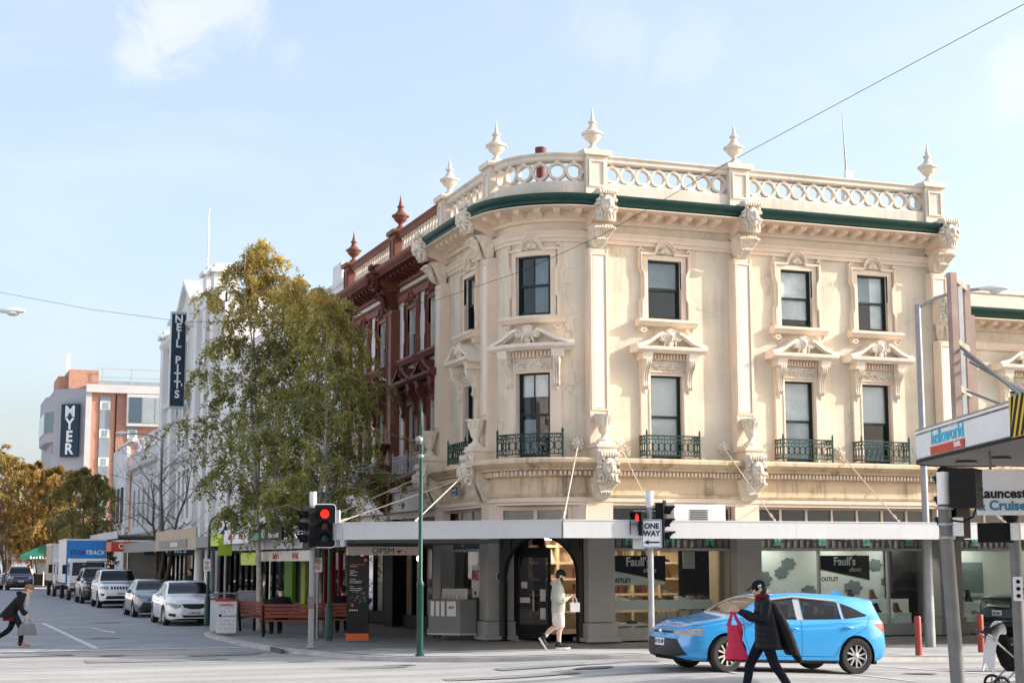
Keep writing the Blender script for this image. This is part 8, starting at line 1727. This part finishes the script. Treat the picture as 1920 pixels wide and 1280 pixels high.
# --- woman in puffer jacket crossing in front (forward = +x, she walks left in the picture)
b = MB(); HM = head(b, (.07, 0, 1.555), (1, 0, -.30), 1.0); limb(b, [(.0, 0, 1.36), (.03, 0, 1.44), (.055, 0, 1.51)], [.062, .054, .054]); torso(b, [((0, 0, .84), .09, .14), ((0, 0, 1.1), .09, .13), ((0, 0, 1.34), .08, .14), ((.0, 0, 1.40), .06, .08)])
FR = [(0, -.09, .86), (.20, -.09, .46), (.28, -.09, .09)]; BK = [(0, .09, .86), (-.11, .09, .47), (-.32, .09, .13)]
for L in (FR, BK): limb(b, [L[0], L[1], L[2]], [.08, .055, .036]); 
limb(b, [FR[2], (.36, -.09, .07), (.48, -.09, .07)], [.036, .04, .03]); limb(b, [BK[2], (-.32, .09, .07), (-.20, .09, .03)], [.036, .04, .03])
for s in (-1, 1): limb(b, [(0, s*.16, 1.32), (.10, s*.21, 1.12), (.26, s*.12, 1.19), (.40, s*.05, 1.24)], [.048, .04, .034, .026]); hand(b, (.40, s*.05, 1.24), (1, -s*.2, .15), (0, s*.3, 1), 1., .8)
body = remesh(b, 'body', 'skin', .010)
j = MB(); rg = []
for k in range(25):
    f_ = k/24; zz = .66+f_*.70; d_ = .205-.075*f_; w_ = .225-.03*f_+.0; cx_ = -.07*(1-f_); q = .010*abs(math.sin(f_*PI*8)); rg.append(((cx_, 0, zz), d_+q, w_+q))
rg += [((0, 0, 1.40), .09, .14), ((.01, 0, 1.45), .075, .085)]
torso(j, rg)
for s in (-1, 1): limb(j, [(-.0, s*.165, 1.33), (.06, s*.225, 1.14), (.16, s*.19, 1.13), (.28, s*.12, 1.19), (.36, s*.07, 1.22)], [.085, .075, .068, .056, .046])
jk = remesh(j, 'jacket', 'puffer', .012, 2)
cp = MB(); rr2 = []
for k in range(17):
    f_ = k/16; zz = 1.36-f_*.78; q = .014*abs(math.sin(f_*PI*6)); back = -.05-.34*f_-.04*math.sin(f_*3); rr2.append([(back+.10*math.cos(a)+q*math.cos(a)-.02, .02+(.17+.03*f_)*math.sin(a), zz) for a in [2*PI*t_/18 for t_ in range(18)]])
cp.loft(rr2); limb(cp, [(-.12, -.17, 1.20), (-.28, -.20, .95), (-.46, -.18, .66), (-.56, -.17, .50)], [.075, .075, .07, .055]); cape = remesh(cp, 'draped_jacket', 'puffer', .013, 2)
tr = MB(); torso(tr, [((-.01, 0, .74), .12, .165), ((0, 0, .92), .12, .165)])
for L in (FR, BK): limb(tr, [(L[0][0], L[0][1], .82), L[1], Vector(L[1]).lerp(Vector(L[2]), .5), L[2]], [.105, .078, .068, .062])
trs = remesh(tr, 'trousers', 'cloth_navy', .012); sA = MB(); shoe_at(sA, FR[2], (.50, -.09, .06)); sB = MB(); shoe_at(sB, (-.33, .09, .10), (-.19, .09, .035))
hat = MB(); hat.sphere((-.006, 0, .045), (.112, .092, .095), 16, 10); hat.loft([[(.06, y_, .052+.0*y_) for y_ in (-.07, 0, .07)]+[(.06, y_, .060) for y_ in (.07, 0, -.07)], [(.13, y_, .048) for y_ in (-.075, 0, .075)]+[(.13, y_, .056) for y_ in (.075, 0, -.075)], [(.20, y_, .030-.012*abs(y_/.05)) for y_ in (-.05, 0, .05)]+[(.20, y_, .038-.012*abs(y_/.05)) for y_ in (.05, 0, -.05)]]); hat.xf(HM)
gl_ = MB(); gl_.loft([[(.088-.05*abs(y_)/.07*abs(y_)/.07, y_, z_) for z_ in (-.012, .028)]+[(.096-.05*abs(y_)/.07*abs(y_)/.07, y_, z_) for z_ in (.028, -.012)] for y_ in (-.075, -.05, -.02, .02, .05, .075)]); gl_.xf(HM)
hr = MB(); hr.sphere((-.045, 0, -.02), (.07, .08, .075), 12, 8); hr.sphere((-.02, 0, -.05), (.06, .075, .05), 10, 6); hr.xf(HM); sc_ = MB(); sc_.torus((.025, 0, 1.445), .075, .042, 18, 8, 'z'); sc_.sphere((.09, 0, 1.37), (.05, .07, .09), 10, 8)
lg = MB().prism([(-.02, -.01), (.03, -.01), (.03, .012), (-.02, .012)], 'y', -.003, 0); lg.torus((.0, -.002, -.02), .018, .004, 12, 4, 'y'); lg.xf(HM @ Matrix.Translation((.0, .094, .055)) @ Matrix.Rotation(PI, 4, 'Z'))
NWX, NWY = 11.86, 21.12
nw = person('woman in dark quilted jacket, navy cap and sunglasses crossing before the blue car', NWX, NWY, ground(NWX, NWY)-.0, PI-R_(16), [('body', body), ('jacket', jk), ('draped_jacket', cape), ('trousers', trs), ('shoe', remesh(sA, 'shoe', 'sneaker', .012)), ('shoe', remesh(sB, 'shoe', 'sneaker', .012)), ('cap', remesh(hat, 'cap', 'cloth_navy', .008, 1)), ('sunglasses', gl_.mesh('sunglasses', 'signal_black')), ('hair', hr.mesh('hair', 'hair_dark', 180)), ('scarf', sc_.mesh('scarf', 'maroon', 180)), ('cap_logo', lg.mesh('cap_logo', 'white_print'))])
nmx = W[nw]; rb = MB(); rg = []
for k in range(15):
    f_ = k/14; zz = .50+.52*f_; w_ = .16*(1-.45*f_)+.02*math.sin(f_*9); d_ = .075*(1-.3*f_); rg.append([(.43+(w_+.012*math.sin(5*a+f_*6))*math.cos(a)+.03*f_, (d_+.012*math.sin(7*a+f_*9))*math.sin(a), zz) for a in [2*PI*t_/28 for t_ in range(28)]])
rb.loft(rg, cap=False); rb.loft([rg[0], [(.43+(p_[0]-.43)*.5, p_[1]*.5, .485) for p_ in rg[0]]]); hs = MB()
for yy in (-.03, .03):
    hs.loft([[(.36+.035*c, yy+.004*t_, 1.01) for c, t_ in ((-1, 1), (1, 1), (1, -1), (-1, -1))], [(.43+.02*c, yy*.7+.004*t_, 1.13) for c, t_ in ((-1, 1), (1, 1), (1, -1), (-1, -1))], [(.47+.016*c, yy*.3+.004*t_, 1.25) for c, t_ in ((-1, 1), (1, 1), (1, -1), (-1, -1))]])
    hs.loft([[(.55+.03*c, yy+.004*t_, 1.01) for c, t_ in ((-1, 1), (1, 1), (1, -1), (-1, -1))], [(.51+.02*c, yy*.7+.004*t_, 1.13) for c, t_ in ((-1, 1), (1, 1), (1, -1), (-1, -1))], [(.48+.016*c, yy*.3+.004*t_, 1.25) for c, t_ in ((-1, 1), (1, 1), (1, -1), (-1, -1))]])
carried('shopping_bag', 'crumpled crimson shopping bag hanging from the near woman hands', 'bag', [('bag', rb.mesh('bag', 'bag_red', 60)), ('handles', hs.mesh('handles', 'bag_red', 60))], nmx)

# --- stooping woman with handbag at the left (forward = +x)
b = MB(); HM = head(b, (.34, 0, 1.42), (1, 0, -.55), 1.0); limb(b, [(.20, 0, 1.28), (.26, 0, 1.33), (.31, 0, 1.38)], [.06, .054, .054]); torso(b, [((-.02, 0, .84), .09, .14), ((.08, 0, 1.05), .09, .14), ((.18, 0, 1.25), .08, .15), ((.22, 0, 1.31), .06, .08)])
FR = [(0, -.09, .86), (.20, -.09, .48), (.20, -.09, .09)]; BK = [(0, .09, .86), (-.08, .09, .46), (-.38, .09, .24)]
for L in (FR, BK): limb(b, [L[0], L[1], L[2]], [.08, .055, .036])
limb(b, [FR[2], (.28, -.09, .06), (.40, -.09, .045)], [.036, .04, .03]); limb(b, [BK[2], (-.44, .09, .15), (-.37, .09, .05)], [.036, .04, .03])
for s in (-1, 1): limb(b, [(.17, s*.17, 1.24), (.20, s*.22, .98), (.30, s*.16, .80)], [.048, .04, .028]); hand(b, (.30, s*.16, .80), (.3, 0, -1), (1, 0, 0), 1., .8)
body = remesh(b, 'body', 'skin_pale', .012); j = MB(); torso(j, [((-.17, 0, .74), .19, .25), ((-.12, 0, .84), .19, .245), ((-.03, 0, .96), .175, .23), ((.07, 0, 1.10), .15, .215), ((.15, 0, 1.22), .125, .19), ((.20, 0, 1.29), .10, .14), ((.24, 0, 1.34), .075, .085)])
for s in (-1, 1): limb(j, [(.16, s*.17, 1.23), (.17, s*.24, 1.03), (.25, s*.20, .88), (.28, s*.17, .83)], [.085, .072, .06, .052])
limb(j, [(.14, -.07, 1.34), (.10, 0, 1.33), (.14, .07, 1.34)], [.045, .06, .045]); jk = remesh(j, 'jacket', 'cloth_black', .014)
un = MB(); torso(un, [((-.10, 0, .66), .17, .20), ((-.06, 0, .80), .15, .19)]); und = remesh(un, 'tunic', 'maroon', .014); tr = MB(); torso(tr, [((-.02, 0, .74), .115, .165), ((-.01, 0, .90), .115, .16)])
for L in (FR, BK): limb(tr, [(L[0][0], L[0][1], .82), L[1], L[2]], [.10, .072, .058])
trs = remesh(tr, 'trousers', 'cloth_black', .014); sc_ = MB(); limb(sc_, [(.30, .0, 1.32), (.29, .03, 1.15), (.25, .04, .98), (.22, .05, .84)], [.065, .075, .075, .06]); scf = remesh(sc_, 'scarf', 'scarf', .014)
sA = MB(); shoe_at(sA, FR[2], (.42, -.09, .05)); sB = MB(); shoe_at(sB, (-.42, .09, .20), (-.35, .09, .05)); hr = MB(); hr.sphere((-.015, 0, .045), (.108, .09, .092), 14, 10); hr.sphere((-.05, 0, -.01), (.06, .082, .08), 12, 8); hr.sphere((.06, 0, .085), (.05, .06, .03), 10, 6); hr.xf(HM)
lw = person('stooping woman in black jacket with patterned scarf carrying a grey handbag', 2.05, 41.5, .0, R_(-8), [('body', body), ('jacket', jk), ('tunic', und), ('trousers', trs), ('scarf', scf), ('shoe', remesh(sA, 'shoe', 'shoe_pink', .014)), ('shoe', remesh(sB, 'shoe', 'shoe_pink', .014)), ('hair', remesh(hr, 'hair', 'hair_auburn', .012, 1))])
lmx = W[lw]; hb = MB(); hb.loft([[(.12, -.24, .30), (.60, -.24, .30), (.60, -.10, .30), (.12, -.10, .30)], [(.14, -.25, .44), (.58, -.25, .44), (.58, -.09, .44), (.14, -.09, .44)], [(.20, -.20, .58), (.53, -.20, .58), (.53, -.14, .58), (.20, -.14, .58)]]); hh = MB().tube([(.26, -.17, .58), (.29, -.17, .70), (.33, -.17, .78), (.38, -.17, .70), (.46, -.17, .58)], .010, 6)
carried('handbag', 'grey leather handbag held low by the stooping woman', 'bag', [('bag', hb.mesh('bag', 'bag_grey', 30)), ('handle', hh.mesh('handle', 'bag_grey', 60))], lmx)

# --- seated and standing figures on the left footpath
def seated(label, x, y, rz, cap, top='cloth_black'):
    b = MB(); HM = head(b, (.03, 0, 1.19), (1, 0, -.15), 1.0); limb(b, [(-.03, 0, 1.0), (0, 0, 1.07), (.02, 0, 1.13)], [.062, .056, .056]); torso(b, [((-.05, 0, .50), .10, .15), ((-.05, 0, .8), .09, .14), ((-.04, 0, 1.0), .07, .12)])
    for s in (-1, 1): limb(b, [(-.04, s*.18, .96), (-.02, s*.25, .72), (.20, s*.16, .60)], [.05, .042, .03]); hand(b, (.20, s*.16, .60), (1, -s*.3, -.1), (0, 0, 1), 1., .5); limb(b, [(0, s*.1, .50), (.42, s*.12, .48), (.42, s*.12, .10)], [.08, .06, .04]); limb(b, [(.42, s*.12, .08), (.58, s*.12, .05)], [.04, .032])
    j = MB(); torso(j, [((-.06, 0, .42), .15, .21), ((-.06, 0, .60), .155, .215), ((-.05, 0, .82), .14, .215), ((-.05, 0, .96), .11, .18), ((-.03, 0, 1.04), .075, .09)])
    for s in (-1, 1): limb(j, [(-.04, s*.18, .95), (-.03, s*.26, .70), (.10, s*.21, .62), (.15, s*.18, .60)], [.09, .076, .064, .052])
    tr = MB(); torso(tr, [((-.04, 0, .40), .13, .18), ((-.04, 0, .56), .13, .18)])
    for s in (-1, 1): limb(tr, [(0, s*.1, .50), (.42, s*.12, .48), (.40, s*.12, .12)], [.10, .078, .062])
    sA, sB = MB(), MB(); shoe_at(sA, (.42, -.12, .07), (.60, -.13, .05)); shoe_at(sB, (.42, .12, .07), (.60, .13, .05))
    hr = MB(); hr.sphere((-.02, 0, .04), (.105, .088, .09), 12, 8); hr.sphere((-.05, 0, -.02), (.055, .08, .07), 10, 6); hr.xf(HM); pts = [('body', remesh(b, 'body', 'skin_pale', .016)), ('jacket', remesh(j, 'jacket', top, .018)), ('trousers', remesh(tr, 'trousers', 'cloth_black', .018)), ('shoe', remesh(sA, 'shoe', 'sneaker', .016)), ('shoe', remesh(sB, 'shoe', 'sneaker', .016))]
    if cap: ca = MB(); ca.sphere((-.006, 0, .045), (.112, .092, .095), 14, 8); ca.loft([[(.06, -.07, .05), (.06, .07, .05), (.06, .07, .06), (.06, -.07, .06)], [(.19, -.05, .03), (.19, .05, .03), (.19, .05, .038), (.19, -.05, .038)]]); ca.xf(HM); pts.append(('cap', remesh(ca, 'cap', 'cloth_black', .010, 1)))
    else: pts.append(('hair', hr.mesh('hair', 'hair_dark', 180)))
    return person(label, x, y, .14, rz, pts, 'people seated on the benches')
seated('man in black jacket and dark cap seated on the front bench', 8.95, 42.2, R_(95), True); seated('dark haired man in black seated on the bench behind the totem', 10.75, 42.5, R_(80), False)
def standing(label, x, y, rz, top, legs='cloth_black', hair='hair_dark', s=1.):
    b = MB(); HM = head(b, (.02, 0, 1.60), (1, 0, -.1), 1.0); limb(b, [(0, 0, 1.42), (.01, 0, 1.5), (.02, 0, 1.55)], [.062, .055, .055]); torso(b, [((0, 0, .86), .09, .14), ((0, 0, 1.4), .07, .12)])
    for k in (-1, 1): limb(b, [(0, k*.18, 1.38), (0, k*.24, 1.10), (.08, k*.22, .86)], [.05, .042, .03]); hand(b, (.08, k*.22, .86), (.2, 0, -1), (1, 0, 0), 1., .5); limb(b, [(0, k*.09, .88), (.02*k, k*.1, .48), (-.02, k*.1, .08)], [.085, .06, .04]); limb(b, [(-.02, k*.1, .07), (.16, k*.11, .045)], [.04, .03])
    j = MB(); torso(j, [((0, 0, .80), .13, .20), ((0, 0, 1.1), .13, .20), ((0, 0, 1.36), .11, .19), ((0, 0, 1.45), .07, .08)])
    for k in (-1, 1): limb(j, [(0, k*.18, 1.37), (0, k*.25, 1.10), (.06, k*.23, .92)], [.08, .07, .055])
    tr = MB(); torso(tr, [((0, 0, .76), .115, .17), ((0, 0, .92), .115, .17)])
    for k in (-1, 1): limb(tr, [(0, k*.09, .84), (.02*k, k*.1, .48), (-.02, k*.1, .10)], [.105, .08, .065])
    hr = MB(); hr.sphere((-.02, 0, .04), (.108, .09, .092), 12, 8); hr.sphere((-.05, 0, -.03), (.055, .082, .09), 10, 6); hr.xf(HM)
    return person(label, x, y, .12, rz, [('body', remesh(b, 'body', 'skin', .02)), ('coat', remesh(j, 'coat', top, .02)), ('trousers', remesh(tr, 'trousers', legs, .02)), ('hair', hr.mesh('hair', hair, 180))])
standing('person in dark coat standing behind the white sedan', 9.75, 63.0, R_(200), 'cloth_black'); standing('person in purple top beside the dark coated one behind the sedan', 10.05, 62.2, R_(120), 'purple_cloth', hair='hair_auburn')
standing('small distant person in white by the cafe screens', 8.0, 138.6, R_(-90), 'bag_white'); standing('small distant person in grey by the market umbrella', 9.9, 138.2, R_(-60), 'bag_grey')

# ------------------------------------------------------------------ stroller at the bottom right
sx, sy = 16.36, 20.95; szz = ground(sx, sy); SM_ = Matrix.Translation((sx, sy, szz)) @ Matrix.Rotation(PI-R_(20), 4, 'Z') @ Matrix.Scale(.92, 4); st_ = thing('stroller', 'black baby stroller draped with a pale grey blanket at the bottom right', 'stroller', (sx, sy, szz))
fr_ = MB()
for y in (-.26, .26): fr_.tube([(.62, y, 1.0), (.35, y, .75), (-.35, y, .16)], .016, 8); fr_.tube([(.40, y, .16), (.05, y, .50), (-.15, y, .95)], .016, 8); fr_.bar((.40, y, .16), (-.35, y, .16), .02)
link('frame', fr_.mesh('frame', 'galvanised', 60), st_, mx=SM_); link('handle', MB().tube([(.62, -.26, 1.0), (.70, -.2, 1.04), (.70, .2, 1.04), (.62, .26, 1.0)], .022, 8).mesh('handle', 'plastic_black', 60), st_, mx=SM_)
se = MB(); se.loft([[(x_, y_, z_) for y_ in (-.22, .22)]+[(x_+.04, y_, z_-.05) for y_ in (.22, -.22)] for x_, z_ in ((-.42, .42), (-.10, .46), (.05, .52), (.20, .78), (.26, .98))]); link('seat', se.mesh('seat', 'cloth_black', 40), st_, mx=SM_); ba = MB(); ba.loft([[(x_+r1*math.cos(a), r2*math.sin(a), z_) for a in [2*PI*k/16 for k in range(16)]] for x_, r1, r2, z_ in ((.02, .22, .16, .36), (0, .34, .21, .46), (0, .40, .23, .62), (.02, .42, .24, .80))]); link('bassinet', ba.mesh('bassinet', 'cloth_black', 50), st_, mx=SM_)
ho = MB(); ho.loft([[(.20+.40*math.cos(a)*-1*1.0, y_*.25, .88+.34*math.sin(a)) for y_ in (-1, -.8, 0, .8, 1)] for a in [R_(20+14*k) for k in range(11)]], cap=False, closed=False); link('hood', ho.mesh('hood', 'cloth_black', 60), st_, mx=SM_)
for x_, y_, r_ in ((-.36, -.24, .12), (-.36, .24, .12), (.42, -.28, .15), (.42, .28, .15)): w_ = link('wheel', MB().torus((x_, y_, r_), r_-.025, .025, 20, 8, 'y').mesh('wheel', 'tyre', 60), st_, mx=SM_); link('hub', MB().bar((x_-r_+.03, y_, r_), (x_+r_-.03, y_, r_), .02).bar((x_, y_, .03), (x_, y_, 2*r_-.03), .02).lathe([(0, -.02), (.03, -.02), (.03, .02), (0, .02)], 10, (x_, y_, r_)).mesh('hub', 'galvanised'), w_, mx=SM_)
bk_ = MB(); rows = []
for k in range(14):
    f_ = k/13; a = R_(35+f_*125); base = (.18-.50*math.cos(PI-a)*-1, .86+.40*math.sin(a)) if f_ < .6 else None
    x_ = .30+.38*f_**.8-.12*max(0, f_-.5); z_ = 1.22-.02*f_-.95*max(0, f_-.22)**1.2; rows.append([(x_+.02*math.sin(6*v_+f_*5)-.05*abs(v_)*f_, v_*(.27+.05*f_)+.015*math.sin(9*f_+v_*4), z_-.22*abs(v_)**2.2-.015*math.cos(7*v_+f_*9)) for v_ in [-1+2*q_/12 for q_ in range(13)]])
bk_.loft(rows, cap=False, closed=False); bl = thing('blanket', 'pale grey blanket draped over the stroller hood', 'blanket', (sx, sy, 1.0)); link('cloth', modmesh(bk_, 'cloth', 'blanket', [('SOLIDIFY', dict(thickness=.015)), ('SUBSURF', dict(levels=1))]), bl, mx=SM_)
